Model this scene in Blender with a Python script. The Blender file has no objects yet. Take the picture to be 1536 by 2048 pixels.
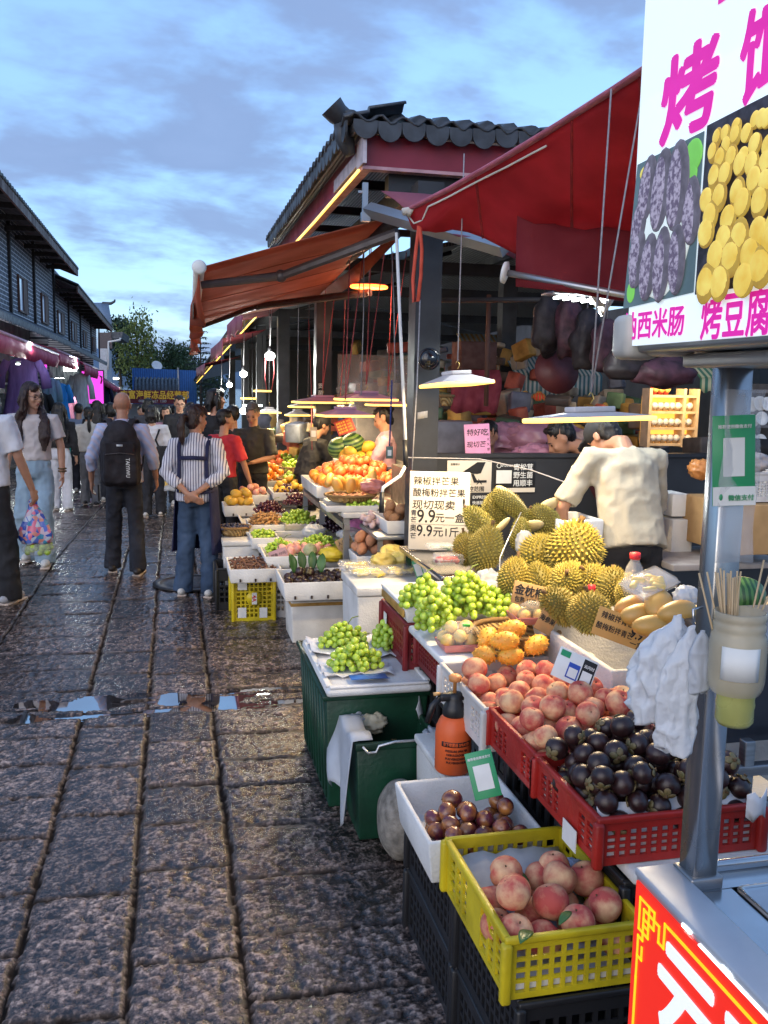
import bpy,bmesh,math,random
import numpy as np
from mathutils import Vector,Matrix,Euler
V=Vector
rad=math.radians
S=bpy.context.scene
COL=S.collection
CAM_H,F_PX=1.7,1800.0
PSI,PIT,ROLL=rad(13.2049),rad(7.957),rad(1.0)
_f=V((math.sin(PSI)*math.cos(PIT),math.cos(PSI)*math.cos(PIT),-math.sin(PIT)))
_r0=V((math.cos(PSI),-math.sin(PSI),0));_u0=_r0.cross(_f)
_r=_r0*math.cos(ROLL)+_u0*math.sin(ROLL);_u=_u0*math.cos(ROLL)-_r0*math.sin(ROLL)
cam=bpy.data.cameras.new('camera');cam_o=bpy.data.objects.new('camera',cam);COL.objects.link(cam_o)
cam_o.matrix_world=Matrix(((_r.x,_u.x,-_f.x,0),(_r.y,_u.y,-_f.y,0),(_r.z,_u.z,-_f.z,CAM_H),(0,0,0,1)))
cam.sensor_fit='VERTICAL';cam.sensor_height=36;cam.lens=F_PX/2048*36
cam.clip_start=0.05;cam.clip_end=2000
S.camera=cam_o
C0=V((0,0,CAM_H))
def ray(px,py):return _f+_r*((px-768)/F_PX)-_u*((py-1024)/F_PX)
def D(px,py,d):return C0+ray(px,py)*d
def Zp(px,py,z):d=ray(px,py);return C0+d*((z-CAM_H)/d.z)
def Xp(px,py,x):d=ray(px,py);return C0+d*(x/d.x)
def Yp(px,py,y):d=ray(px,py);return C0+d*(y/d.y)
def gz(y):return 0.0 if y<9 else-0.045*(y-9)if y<60 else-2.3
S.view_settings.view_transform='Standard';S.view_settings.look='None'
S.view_settings.exposure=0.22;S.view_settings.gamma=1.0
S.cycles.max_bounces=6;S.cycles.diffuse_bounces=3;S.cycles.glossy_bounces=3
S.cycles.transmission_bounces=5;S.cycles.transparent_max_bounces=12
S.cycles.sample_clamp_indirect=4.0;S.cycles.caustics_reflective=False;S.cycles.caustics_refractive=False
SUN_EL,SUN_ROT=rad(13),rad(222)
W=bpy.data.worlds.new('World');S.world=W;W.use_nodes=True
def build_world():
 nt=W.node_tree;nt.nodes.clear();N=nt.nodes.new;L=nt.links.new
 out=N('ShaderNodeOutputWorld');bg=N('ShaderNodeBackground');L(bg.outputs[0],out.inputs[0])
 sky=N('ShaderNodeTexSky');sky.sky_type='NISHITA';sky.sun_disc=False
 sky.sun_elevation=SUN_EL;sky.sun_rotation=SUN_ROT;sky.air_density=1.0;sky.dust_density=0.6;sky.ozone_density=2.0
 tc=N('ShaderNodeTexCoord');sep=N('ShaderNodeSeparateXYZ');L(tc.outputs['Generated'],sep.inputs[0])
 def math_(op,a,b=None):
  m=N('ShaderNodeMath');m.operation=op
  for i,q in enumerate((a,b)):
   if q is None:continue
   if isinstance(q,(int,float)):m.inputs[i].default_value=q
   else:L(q,m.inputs[i])
  return m.outputs[0]
 zz=math_('ADD',math_('MAXIMUM',sep.outputs[2],0.0),0.24)
 cx=math_('DIVIDE',sep.outputs[0],zz);cy=math_('DIVIDE',sep.outputs[1],zz)
 cmb=N('ShaderNodeCombineXYZ');L(cx,cmb.inputs[0]);L(cy,cmb.inputs[1])
 def noise(sx,sy,scale,det,rough,off,dist=0.0):
  mp=N('ShaderNodeMapping');mp.inputs['Scale'].default_value=(sx,sy,1);mp.inputs['Location'].default_value=off
  mp.inputs['Rotation'].default_value=(0,0,rad(-24))
  L(cmb.outputs[0],mp.inputs[0]);n=N('ShaderNodeTexNoise');n.inputs['Scale'].default_value=scale
  n.inputs['Detail'].default_value=det;n.inputs['Roughness'].default_value=rough;n.inputs['Distortion'].default_value=dist
  L(mp.outputs[0],n.inputs['Vector']);return n.outputs[0]
 n1=noise(0.8,1.0,1.1,6,.60,(3.4,1.5,0),.3);n2=noise(1,1.1,3.4,5,.55,(7.7,3.3,0),.2)
 d=math_('ADD',math_('MULTIPLY',n1,.60),math_('MULTIPLY',n2,.40))
 rp=N('ShaderNodeValToRGB');L(d,rp.inputs[0]);rp.color_ramp.interpolation='EASE'
 rp.color_ramp.elements[0].position=.44;rp.color_ramp.elements[0].color=(0,0,0,1)
 rp.color_ramp.elements[1].position=.575;rp.color_ramp.elements[1].color=(1,1,1,1)
 mul=N('ShaderNodeMix');mul.data_type='RGBA';mul.blend_type='MULTIPLY';mul.inputs[0].default_value=1
 L(sky.outputs[0],mul.inputs[6]);mul.inputs[7].default_value=SKY_TINT+(1,)
 ev=N('ShaderNodeMix');ev.data_type='RGBA';ev.inputs[0].default_value=.62;L(mul.outputs[2],ev.inputs[6]);ev.inputs[7].default_value=SKY_BASE+(1,)
 mx=N('ShaderNodeMix');mx.data_type='RGBA';L(math_('MULTIPLY',rp.outputs[0],.88),mx.inputs[0]);L(ev.outputs[2],mx.inputs[6])
 cc=N('ShaderNodeMix');cc.data_type='RGBA';L(n2,cc.inputs[0])
 cc.inputs[6].default_value=CLOUD_A+(1,);cc.inputs[7].default_value=CLOUD_B+(1,)
 L(cc.outputs[2],mx.inputs[7])
 L(mx.outputs[2],bg.inputs[0]);bg.inputs[1].default_value=SKY_STR
SKY_STR=0.165
SKY_TINT=(1.5,1.7,1.9)
SKY_BASE=(2.05,3.6,6.5)
CLOUD_A,CLOUD_B=(1.1,1.65,3.0),(1.75,2.45,4.1)
build_world()
sun=bpy.data.lights.new('sun','SUN');sun.energy=1.5;sun.angle=rad(70);sun.color=(1,.86,.80)
sun_o=bpy.data.objects.new('sun',sun);COL.objects.link(sun_o)
_sd=V((math.sin(SUN_ROT)*math.cos(SUN_EL),math.cos(SUN_ROT)*math.cos(SUN_EL),math.sin(SUN_EL)))
sun_o.rotation_euler=_sd.to_track_quat('Z','Y').to_euler();sun_o.location=_sd*50
_mats={}
def M(name,col=None,rough=.5,var=.12,scale=14,bump=0,bscale=None,metal=0,emit=None,es=0,spec=.5,trans=0,alpha=1,coat=0,rand=0,col2=None,stretch=(1,1,1),sss=0,ior=1.45,det=4,sharp=0,glow=0,thru=0):
 if not isinstance(name,str):return name
 if name in _mats:return _mats[name]
 if col is None:raise KeyError('material '+name)
 m=bpy.data.materials.new(name);m.use_nodes=True;_mats[name]=m
 nt=m.node_tree;N=nt.nodes.new;L=nt.links.new;b=nt.nodes['Principled BSDF']
 tc=N('ShaderNodeTexCoord');mp=N('ShaderNodeMapping');mp.inputs['Scale'].default_value=stretch
 L(tc.outputs['Object'],mp.inputs[0])
 n=N('ShaderNodeTexNoise');n.inputs['Scale'].default_value=scale;n.inputs['Detail'].default_value=det;L(mp.outputs[0],n.inputs['Vector'])
 c2=col2 or tuple(max(0,c*(1-2.2*var))for c in col)
 mx=N('ShaderNodeMix');mx.data_type='RGBA';mx.inputs[6].default_value=tuple(col)+(1,);mx.inputs[7].default_value=tuple(c2)+(1,)
 rmp=N('ShaderNodeMapRange');L(n.outputs[0],rmp.inputs[0]);w_=.17*(1-sharp)+.01
 rmp.inputs[1].default_value=.5-w_;rmp.inputs[2].default_value=.5+w_;L(rmp.outputs[0],mx.inputs[0])
 src=mx.outputs[2]
 if rand:
  oi=N('ShaderNodeObjectInfo');hs=N('ShaderNodeHueSaturation')
  r1=N('ShaderNodeMapRange');L(oi.outputs['Random'],r1.inputs[0]);r1.inputs[3].default_value=1-rand;r1.inputs[4].default_value=1+rand
  r2=N('ShaderNodeMapRange');L(oi.outputs['Random'],r2.inputs[0]);r2.inputs[3].default_value=.5+rand*.06;r2.inputs[4].default_value=.5-rand*.06
  L(src,hs.inputs['Color']);L(r1.outputs[0],hs.inputs['Value']);L(r2.outputs[0],hs.inputs['Hue']);src=hs.outputs[0]
 L(src,b.inputs['Base Color'])
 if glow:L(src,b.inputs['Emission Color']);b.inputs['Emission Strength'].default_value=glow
 rr=N('ShaderNodeMapRange');L(n.outputs[0],rr.inputs[0]);rr.inputs[1].default_value=.3;rr.inputs[2].default_value=.7
 rr.inputs[3].default_value=max(.02,rough*.8);rr.inputs[4].default_value=min(1,rough*1.25);L(rr.outputs[0],b.inputs['Roughness'])
 b.inputs['Metallic'].default_value=metal;b.inputs['Specular IOR Level'].default_value=spec;b.inputs['IOR'].default_value=ior
 b.inputs['Transmission Weight'].default_value=trans;b.inputs['Alpha'].default_value=alpha;b.inputs['Coat Weight'].default_value=coat
 if sss:b.inputs['Subsurface Weight'].default_value=sss;b.inputs['Subsurface Radius'].default_value=(.01,.006,.003)
 if emit:b.inputs['Emission Color'].default_value=tuple(emit)+(1,);b.inputs['Emission Strength'].default_value=es
 if thru:
  tr=N('ShaderNodeBsdfTranslucent');L(src,tr.inputs[0]);ms=N('ShaderNodeMixShader');ms.inputs[0].default_value=thru;L(b.outputs[0],ms.inputs[1]);L(tr.outputs[0],ms.inputs[2]);L(ms.outputs[0],nt.nodes['Material Output'].inputs[0])
 if bump:
  n2=N('ShaderNodeTexNoise');n2.inputs['Scale'].default_value=bscale or scale*2;n2.inputs['Detail'].default_value=5;L(mp.outputs[0],n2.inputs['Vector'])
  bp=N('ShaderNodeBump');bp.inputs['Strength'].default_value=min(1,bump);bp.inputs['Distance'].default_value=.01;L(n2.outputs[0],bp.inputs['Height']);L(bp.outputs[0],b.inputs['Normal'])
 return m
def wave_mat(name,c1,c2,scale,axis='X',rough=.6,bands=True,bump=0,duty=.5,metal=0):
 m=bpy.data.materials.new(name);m.use_nodes=True;_mats[name]=m
 nt=m.node_tree;N=nt.nodes.new;L=nt.links.new;b=nt.nodes['Principled BSDF']
 tc=N('ShaderNodeTexCoord');w=N('ShaderNodeTexWave');w.bands_direction=axis;w.inputs['Scale'].default_value=scale
 w.inputs['Distortion'].default_value=.4;w.inputs['Detail Scale'].default_value=.5;L(tc.outputs['Object'],w.inputs['Vector'])
 r=N('ShaderNodeValToRGB');e=r.color_ramp.elements;e[0].position=duty-.06;e[0].color=c1+(1,);e[1].position=duty+.06;e[1].color=c2+(1,)
 L(w.outputs[1],r.inputs[0]);n=N('ShaderNodeTexNoise');n.inputs['Scale'].default_value=9;n.inputs['Detail'].default_value=5
 L(tc.outputs['Object'],n.inputs['Vector'])
 mx=N('ShaderNodeMix');mx.data_type='RGBA';mx.blend_type='MULTIPLY';L(r.outputs[0],mx.inputs[6])
 rr=N('ShaderNodeMapRange');L(n.outputs[0],rr.inputs[0]);rr.inputs[3].default_value=.45;rr.inputs[4].default_value=1.3
 L(rr.outputs[0],mx.inputs[7]);mx.inputs[0].default_value=.7;L(mx.outputs[2],b.inputs['Base Color'])
 b.inputs['Roughness'].default_value=rough;b.inputs['Metallic'].default_value=metal
 if bump:
  bp=N('ShaderNodeBump');bp.inputs['Strength'].default_value=bump;bp.inputs['Distance'].default_value=.02;L(w.outputs[1],bp.inputs['Height']);L(bp.outputs[0],b.inputs['Normal'])
 return m
def frame(n,up=V((0,0,1))):
 n=n.normalized();a=up.cross(n)
 if a.length<1e-4:a=V((1,0,0))
 a.normalize();return a,n.cross(a),n
class MB:
 def __init__(s):s.v=[];s.f=[];s.mi=[];s.sm=[]
 def add(s,vs,fs,mi=0,sm=False):
  o=len(s.v);s.v+=[tuple(v)for v in vs];s.f+=[tuple(i+o for i in f)for f in fs];s.mi+=[mi]*len(fs);s.sm+=[sm]*len(fs);return s
 def box(s,c,d,R=None,mi=0):
  x,y,z=d[0]/2,d[1]/2,d[2]/2;c=V(c)
  vs=[V(q)for q in((-x,-y,-z),(x,-y,-z),(x,y,-z),(-x,y,-z),(-x,-y,z),(x,-y,z),(x,y,z),(-x,y,z))]
  if R:vs=[R@v for v in vs]
  return s.add([v+c for v in vs],[(3,2,1,0),(4,5,6,7),(0,1,5,4),(1,2,6,5),(2,3,7,6),(3,0,4,7)],mi)
 def bx(s,x0,x1,y0,y1,z0,z1,mi=0):return s.box(((x0+x1)/2,(y0+y1)/2,(z0+z1)/2),(x1-x0,y1-y0,z1-z0),None,mi)
 def bm(s,bm,T=None,mi=0,sm=True):
  bm.verts.index_update();vs=[(T@v.co if T else v.co.copy())for v in bm.verts]
  s.add(vs,[[v.index for v in f.verts]for f in bm.faces],mi,sm);bm.free();return s
 def rbox(s,c,d,b=.01,seg=2,R=None,mi=0,taper=1.0):
  bm=bmesh.new();bmesh.ops.create_cube(bm,size=1)
  for v in bm.verts:
   k=taper if v.co.z<0 else 1
   v.co=V((v.co.x*d[0]*k,v.co.y*d[1]*k,v.co.z*d[2]))
  bmesh.ops.bevel(bm,geom=list(bm.edges),offset=b,segments=seg,affect='EDGES',profile=.5)
  return s.bm(bm,Matrix.Translation(V(c))@(R.to_4x4()if R else Matrix()),mi)
 def tray(s,c,d,t=.02,fl=.02,b=.006,R=None,mi=0,taper=.94):
  """open box, c = centre of the bottom face"""
  bm=bmesh.new();bmesh.ops.create_cube(bm,size=1)
  for v in bm.verts:
   k=taper if v.co.z<0 else 1
   v.co=V((v.co.x*d[0]*k,v.co.y*d[1]*k,(v.co.z+.5)*d[2]))
  bm.faces.ensure_lookup_table();top=max(bm.faces,key=lambda f:f.calc_center_median().z)
  bmesh.ops.inset_region(bm,faces=[top],thickness=t)
  r=bmesh.ops.extrude_face_region(bm,geom=[top]);nv=[g for g in r['geom']if isinstance(g,bmesh.types.BMVert)]
  bmesh.ops.delete(bm,geom=[top],context='FACES_ONLY')if top.is_valid else None
  for v in nv:v.co.z=fl;v.co.x*=taper;v.co.y*=taper
  bmesh.ops.recalc_face_normals(bm,faces=list(bm.faces))
  bmesh.ops.bevel(bm,geom=list(bm.edges),offset=b,segments=2,affect='EDGES',profile=.5)
  return s.bm(bm,Matrix.Translation(V(c))@(R.to_4x4()if R else Matrix()),mi)
 def tube(s,pts,r,n=8,mi=0,cap=True,sm=True,axis=None):
  """r: scalar, list, or list of (a, b) half-widths; axis: fixed reference for the a direction"""
  pts=[V(p)for p in pts];k=len(pts);rs=r if isinstance(r,(list,tuple))else[r]*k;vs=[];pa=None
  for i,p in enumerate(pts):
   t=(pts[min(i+1,k-1)]-pts[max(i-1,0)])
   if t.length<1e-9:t=V((0,0,1))
   t.normalize()
   ref=V(axis)if axis else(pa if pa is not None else(V((1,0,0))if abs(t.x)<.9 else V((0,1,0))))
   a=ref-t*ref.dot(t)
   if a.length<1e-5:a=t.orthogonal()
   a.normalize();pa=a;b=t.cross(a);q=rs[i];ra,rb=q if isinstance(q,(tuple,list))else(q,q)
   for j in range(n):
    an=2*math.pi*j/n;vs.append(p+a*(ra*math.cos(an))+b*(rb*math.sin(an)))
  fs=[(i*n+j,i*n+(j+1)%n,(i+1)*n+(j+1)%n,(i+1)*n+j)for i in range(k-1)for j in range(n)]
  if cap:fs+=[tuple(reversed(range(n))),tuple(range((k-1)*n,k*n))]
  return s.add(vs,fs,mi,sm)
 def ell(s,c,r,R=None,seg=14,rng=9,mi=0):
  if not isinstance(r,(tuple,list)):r=(r,r,r)
  c=V(c);vs=[];fs=[]
  for i in range(1,rng):
   th=math.pi*i/rng
   for j in range(seg):
    ph=2*math.pi*j/seg;vs.append(V((r[0]*math.sin(th)*math.cos(ph),r[1]*math.sin(th)*math.sin(ph),r[2]*math.cos(th))))
  vs+=[V((0,0,r[2])),V((0,0,-r[2]))];t,b=len(vs)-2,len(vs)-1
  for i in range(rng-2):
   for j in range(seg):
    k=(j+1)%seg;fs.append((i*seg+j,(i+1)*seg+j,(i+1)*seg+k,i*seg+k))
  for j in range(seg):
   k=(j+1)%seg;fs.append((t,j,k));fs.append((b,(rng-2)*seg+k,(rng-2)*seg+j))
  if R:vs=[R@v for v in vs]
  return s.add([v+c for v in vs],fs,mi,True)
 def lathe(s,prof,c=(0,0,0),n=24,R=None,mi=0,cap=True,sx=1,sy=1):
  c=V(c);vs=[]
  for(r,z)in prof:
   for j in range(n):
    a=2*math.pi*j/n;v=V((r*math.cos(a)*sx,r*math.sin(a)*sy,z));vs.append((R@v if R else v)+c)
  k=len(prof);fs=[(i*n+j,i*n+(j+1)%n,(i+1)*n+(j+1)%n,(i+1)*n+j)for i in range(k-1)for j in range(n)]
  if cap:fs+=[tuple(reversed(range(n))),tuple(range((k-1)*n,k*n))]
  return s.add(vs,fs,mi,True)
 def sheet(s,grid,th=.002,mi=0,sm=True):
  """solid sheet through a grid of points"""
  R_,C_=len(grid),len(grid[0]);g=[[V(p)for p in row]for row in grid]
  def nrm(i,j):
   a=g[min(i+1,R_-1)][j]-g[max(i-1,0)][j];b=g[i][min(j+1,C_-1)]-g[i][max(j-1,0)];q=a.cross(b)
   return q.normalized()if q.length>1e-9 else V((0,0,1))
  top=[g[i][j]+nrm(i,j)*(th/2)for i in range(R_)for j in range(C_)];bot=[g[i][j]-nrm(i,j)*(th/2)for i in range(R_)for j in range(C_)]
  o=R_*C_;fs=[]
  for i in range(R_-1):
   for j in range(C_-1):
    a,b,c,d=i*C_+j,i*C_+j+1,(i+1)*C_+j+1,(i+1)*C_+j
    fs.append((a,d,c,b));fs.append((a+o,b+o,c+o,d+o))
  for i in range(R_-1):
   for j in(0,C_-1):
    a,d=i*C_+j,(i+1)*C_+j;fs.append((a,a+o,d+o,d)if j==0 else(d,d+o,a+o,a))
  for j in range(C_-1):
   for i in(0,R_-1):
    a,b=i*C_+j,i*C_+j+1;fs.append((b,b+o,a+o,a)if i==0 else(a,a+o,b+o,b))
  return s.add(top+bot,fs,mi,sm)
 def poly(s,pts,th,n=None,mi=0):
  """extruded flat polygon"""
  pts=[V(p)for p in pts];n=V(n).normalized()if n else(pts[1]-pts[0]).cross(pts[2]-pts[0]).normalized();k=len(pts)
  return s.add(pts+[p+n*th for p in pts],[tuple(reversed(range(k))),tuple(range(k,2*k))]+[(i,(i+1)%k,k+(i+1)%k,k+i)for i in range(k)],mi)
 def shift(s,d):d=V(d);s.v=[(x+d.x,y+d.y,z+d.z)for x,y,z in s.v];return s
 def xf(s,T):s.v=[tuple(T@V(v))for v in s.v];return s
 def mesh(s,name,mats):
  me=bpy.data.meshes.new(name);me.from_pydata(s.v,[],s.f);me.update()
  for m in(mats if isinstance(mats,(list,tuple))else[mats]):me.materials.append(m)
  me.polygons.foreach_set('material_index',s.mi);me.polygons.foreach_set('use_smooth',s.sm);me.update();return me
LOC={}
def setp(o,label=None,cat=None,group=None,kind=None):
 if label:o['label']=label
 if cat:o['category']=cat
 if group:o['group']=group
 if kind:o['kind']=kind
 return o
def link(name,me,parent=None):
 o=bpy.data.objects.new(name,me);COL.objects.link(o)
 if parent:o.parent=parent
 return o
def thing(name,label,cat,loc=(0,0,0),group=None,rz=0):
 o=link(name,None);o.location=loc;o.rotation_euler=(0,0,rz);o.empty_display_size=.1;return setp(o,label,cat,group)
def part(name,mb,mat,parent,w=True,label=None):
 """w: the shape is in world coordinates (its unrotated ancestors' locations are taken off)"""
 if w:
  p=parent
  while p:mb.shift(-V(p.location));p=p.parent
 o=link(name,mb.mesh(name,mat),parent)
 if label:o['label']=label
 return o
def single(name,mb,mat,label,cat,group=None,loc=None,kind=None):
 if loc is not None:mb.shift(-V(loc))
 o=link(name,mb.mesh(name,mat));
 if loc is not None:o.location=loc
 return setp(o,label,cat,group,kind)
def dup(root,loc,rot=None,sc=None,label=None,group=None):
 r=root.copy();COL.objects.link(r);r.location=loc
 if rot is not None:r.rotation_euler=rot
 if sc is not None:r.scale=sc if isinstance(sc,(tuple,list))else(sc,sc,sc)
 if label:r['label']=label
 if group:r['group']=group
 for ch in list(root.children):
  c=ch.copy();COL.objects.link(c);c.parent=r
  for g in ch.children:d=g.copy();COL.objects.link(d);d.parent=c
 return r
def text_mb(body,size,o,right,up,bold=0,fat=0,sx=1,ext=.0006,shear=0,align='LEFT',rot=0):
 cu=bpy.data.curves.new('t','FONT');cu.body=body;cu.size=size;cu.offset=bold*size;cu.extrude=ext/2;cu.shear=shear;cu.align_x=align
 cu.resolution_u=3
 ob=bpy.data.objects.new('t',cu);COL.objects.link(ob);dg=bpy.context.evaluated_depsgraph_get()
 me=bpy.data.meshes.new_from_object(ob.evaluated_get(dg));right,up=V(right).normalized(),V(up).normalized();n=right.cross(up)
 if rot:c_,s_=math.cos(rot),math.sin(rot);right,up=right*c_+up*s_,up*c_-right*s_
 mb=MB()
 for k,(a,c)in enumerate([(0,0)]+([(fat,0),(-fat,0),(0,fat),(0,-fat),(fat*.7,fat*.7),(-fat*.7,-fat*.7),(fat*.7,-fat*.7),(-fat*.7,fat*.7)]if fat else[])):mb.add([V(o)+right*(v.co.x*sx+a*size)+up*(v.co.y+c*size)+n*(v.co.z+ext/2+.0004+k*.00003)for v in me.vertices],[tuple(p.vertices)for p in me.polygons])
 bpy.data.objects.remove(ob);bpy.data.curves.remove(cu);bpy.data.meshes.remove(me);return mb
def merge(*mbs):
 r=MB()
 for i,m in enumerate(mbs):o=len(r.v);r.v+=m.v;r.f+=[tuple(k+o for k in f)for f in m.f];r.mi+=m.mi;r.sm+=m.sm
 return r
def area(name,loc,size,power,col,direction=(0,0,-1),parent=None,sy=None):
 l=bpy.data.lights.new(name,'AREA');l.energy=power;l.color=col;l.size=size
 if sy:l.shape='RECTANGLE';l.size_y=sy
 o=bpy.data.objects.new(name,l);COL.objects.link(o);o.location=V(loc)-(V(parent.location)if parent else V((0,0,0)))
 o.rotation_euler=(-V(direction)).to_track_quat('Z','Y').to_euler();o.parent=parent;return o
def point(name,loc,power,col,r=.05,parent=None):
 l=bpy.data.lights.new(name,'POINT');l.energy=power;l.color=col;l.shadow_soft_size=r
 o=bpy.data.objects.new(name,l);COL.objects.link(o);o.location=V(loc)-(V(parent.location)if parent else V((0,0,0)));o.parent=parent;return o
def remesh(mb,vox,smooth=4,fac=.5):
 me=mb.mesh('tmp',[]);ob=bpy.data.objects.new('tmp',me);COL.objects.link(ob)
 r=ob.modifiers.new('r','REMESH');r.mode='VOXEL';r.voxel_size=vox
 if smooth:q=ob.modifiers.new('s','SMOOTH');q.factor=fac;q.iterations=smooth
 dg=bpy.context.evaluated_depsgraph_get();e=bpy.data.meshes.new_from_object(ob.evaluated_get(dg))
 nv=len(e.vertices);co=np.empty(nv*3);e.vertices.foreach_get('co',co);no=np.empty(nv*3);e.vertices.foreach_get('normal',no)
 fs=[tuple(p.vertices)for p in e.polygons]
 bpy.data.objects.remove(ob);bpy.data.meshes.remove(me);bpy.data.meshes.remove(e)
 return co.reshape(-1,3),no.reshape(-1,3),fs
_rg=np.random.default_rng(5);_tab=_rg.random(4096)
def vnoise(P,seed=0):
 P=np.asarray(P,float);i=np.floor(P).astype(np.int64);f=P-i;f=f*f*(3-2*f);out=0
 for a in(0,1):
  for b in(0,1):
   for c in(0,1):
    h=((i[...,0]+a)*73856093^(i[...,1]+b)*19349663^(i[...,2]+c)*83492791^seed*2654435)&4095
    w=(f[...,0]if a else 1-f[...,0])*(f[...,1]if b else 1-f[...,1])*(f[...,2]if c else 1-f[...,2])
    out=out+_tab[h]*w
 return out
def organic(mb,vox,smooth=4,fold=0,fsc=(14,14,5),seed=0):
 co,no,fs=remesh(mb,vox,smooth)
 if fold:
  n=vnoise(co*np.array(fsc),seed)+.5*vnoise(co*np.array(fsc)*2.1,seed+3);n=np.abs(n-.75)*2
  co=co-no*(n*fold)[:,None]
 r=MB();r.v=[tuple(c)for c in co];r.f=fs;r.mi=[0]*len(fs);r.sm=[True]*len(fs);return r
RND=random.Random(11)
def rrot(rn=RND):return Euler((rn.uniform(0,6.28),rn.uniform(0,6.28),rn.uniform(0,6.28)))
def ground():
 xs=np.concatenate([[-400,-150,-60,-25,-12,-8,-6,-5],np.arange(-4.4,1.25,.0095),[1.3,1.5,1.9,2.5,3.5,5,8,14,30,80,200,500]])
 ys=[1.15]
 while ys[-1]<48:ys.append(ys[-1]*1.0044)
 ys=np.concatenate([[-60,-20,-6,-1,.4,.9],ys,[55,62,80,120,200,400,900,1600]])
 X,Y=np.meshgrid(xs,ys);rg=np.random.default_rng(3)
 P=np.stack([X,Y,X*0],-1)
 xw=X+(vnoise(P*7)-.5)*.010+(vnoise(P*30)-.5)*.006;yw=Y+(vnoise(P*4+50)-.5)*.014+(vnoise(P*30+9)-.5)*.006+.055*X
 xb=np.array([-99,-4.4,-3.8,-3.1,-2.45,-1.8,-1.12,-.475,-.15,.178,.86,1.5,99])
 ci=np.clip(np.searchsorted(xb,xw)-1,0,len(xb)-2)
 dx=np.minimum(np.abs(xw-xb[ci]),np.abs(xb[ci+1]-xw));dy=np.full(X.shape,9.);sid=np.zeros(X.shape)
 for c in range(len(xb)-1):
  narrow=xb[c+1]-xb[c]<.5;cuts=[-70.];lo,hi=(.34,.62)if narrow else(.24,.42)
  while cuts[-1]<70:cuts.append(cuts[-1]+rg.uniform(lo,hi))
  cuts=np.array(cuts);m=ci==c;k=np.clip(np.searchsorted(cuts,yw[m])-1,0,len(cuts)-2)
  dy[m]=np.minimum(np.abs(yw[m]-cuts[k]),np.abs(cuts[k+1]-yw[m]));sid[m]=rg.random(len(cuts))[k]
 dj=np.minimum(dx,dy+.002)+(vnoise(P*np.array([75,48,1])+4)-.5)*.011+(vnoise(P*17+8)-.5)*.006
 near=np.clip((60-Y)/40,0,1)*(Y>0)*(X>-9)*(X<2)
 groove=np.clip((.0100-dj)/.0045,0,1);shoulder=np.clip(1-dj/.035,0,1)**2
 q=np.stack([X*19+sid*90,Y*40+X*(sid-.5)*26,sid*40],-1)
 r1=vnoise(q);r2=vnoise(q*2.3+7);r3=vnoise(np.stack([X*70,Y*95,X*0],-1));r0=vnoise(P*2.2+9)
 rid=(1-np.abs(2*r1-1))*.55+(1-np.abs(2*r2-1))*.45
 amp=.5+.9*sid
 h=(rid-.55)*.012*amp+(r3-.5)*.008+(sid-.5)*.005+(r0-.5)*.006
 h=h*(1-shoulder*.6)-.003*shoulder-(.011+(r3-.5)*.009)*groove
 a,b=Zp(0,1427,0),Zp(620,1383,0);t=(b-a).normalized()
 s=(X-a.x)*(-t.y)+(Y-a.y)*t.x;inb=np.abs(s)<.20
 wet=np.clip((X+1.05)*5,0,1)*np.clip((.42-X)*5,0,1)*np.clip((.20-np.abs(s))*14,0,1);strip=h*(1-.7*wet)-wet*(.0005-(vnoise(P*np.array([5.5,7,1])+np.array([37.2,11.5,2]))-.5)*.036)
 for off,wd in((-.125,.028),(.095,.022),(.02,.012)):strip=np.where(np.abs(s-off)<wd,-.028,strip)
 h=np.where(inb,strip,h)
 h=h*near
 g=np.where(Y<9,0,np.where(Y<60,-.045*(Y-9),-2.3))
 far=np.where((Y>60)|(np.abs(X)>10),0,0)
 co=np.stack([X,Y,h+g+far],-1).reshape(-1,3)
 nr,nc=X.shape;idx=np.arange(nr*nc).reshape(nr,nc)
 f=np.stack([idx[:-1,:-1],idx[:-1,1:],idx[1:,1:],idx[1:,:-1]],-1).reshape(-1,4)
 me=bpy.data.meshes.new('street');me.vertices.add(len(co));me.vertices.foreach_set('co',co.ravel())
 me.loops.add(f.size);me.loops.foreach_set('vertex_index',f.ravel().astype(np.int32));me.polygons.add(len(f))
 me.polygons.foreach_set('loop_start',np.arange(0,f.size,4,dtype=np.int32));me.update(calc_edges=True);me.validate()
 me.polygons.foreach_set('use_smooth',np.ones(len(f),bool))
 at=me.attributes.new('slab','FLOAT','POINT');at.data.foreach_set('value',sid.ravel().astype(np.float32))
 at=me.attributes.new('relief','FLOAT','POINT');at.data.foreach_set('value',np.clip(rid*.8+r3*.35-.08,0,1).ravel().astype(np.float32))
 at=me.attributes.new('joint','FLOAT','POINT');at.data.foreach_set('value',np.maximum(groove,shoulder*.6).ravel().astype(np.float32))
 m=bpy.data.materials.new('wet_stone');m.use_nodes=True;nt=m.node_tree;N=nt.nodes.new;L=nt.links.new;bs=nt.nodes['Principled BSDF']
 tc=N('ShaderNodeTexCoord');A=N('ShaderNodeAttribute');A.attribute_name='slab';J=N('ShaderNodeAttribute');J.attribute_name='joint'
 n=N('ShaderNodeTexNoise');n.inputs['Scale'].default_value=70;n.inputs['Detail'].default_value=5;n.inputs['Roughness'].default_value=.65;L(tc.outputs['Object'],n.inputs['Vector'])
 nb=N('ShaderNodeTexNoise');nb.inputs['Scale'].default_value=1.7;nb.inputs['Detail'].default_value=4;L(tc.outputs['Object'],nb.inputs['Vector'])
 r=N('ShaderNodeValToRGB');e=r.color_ramp.elements;e[0].position=.47;e[0].color=(.014,.011,.010,1);e[1].position=.80;e[1].color=(.40,.30,.25,1)
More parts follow.
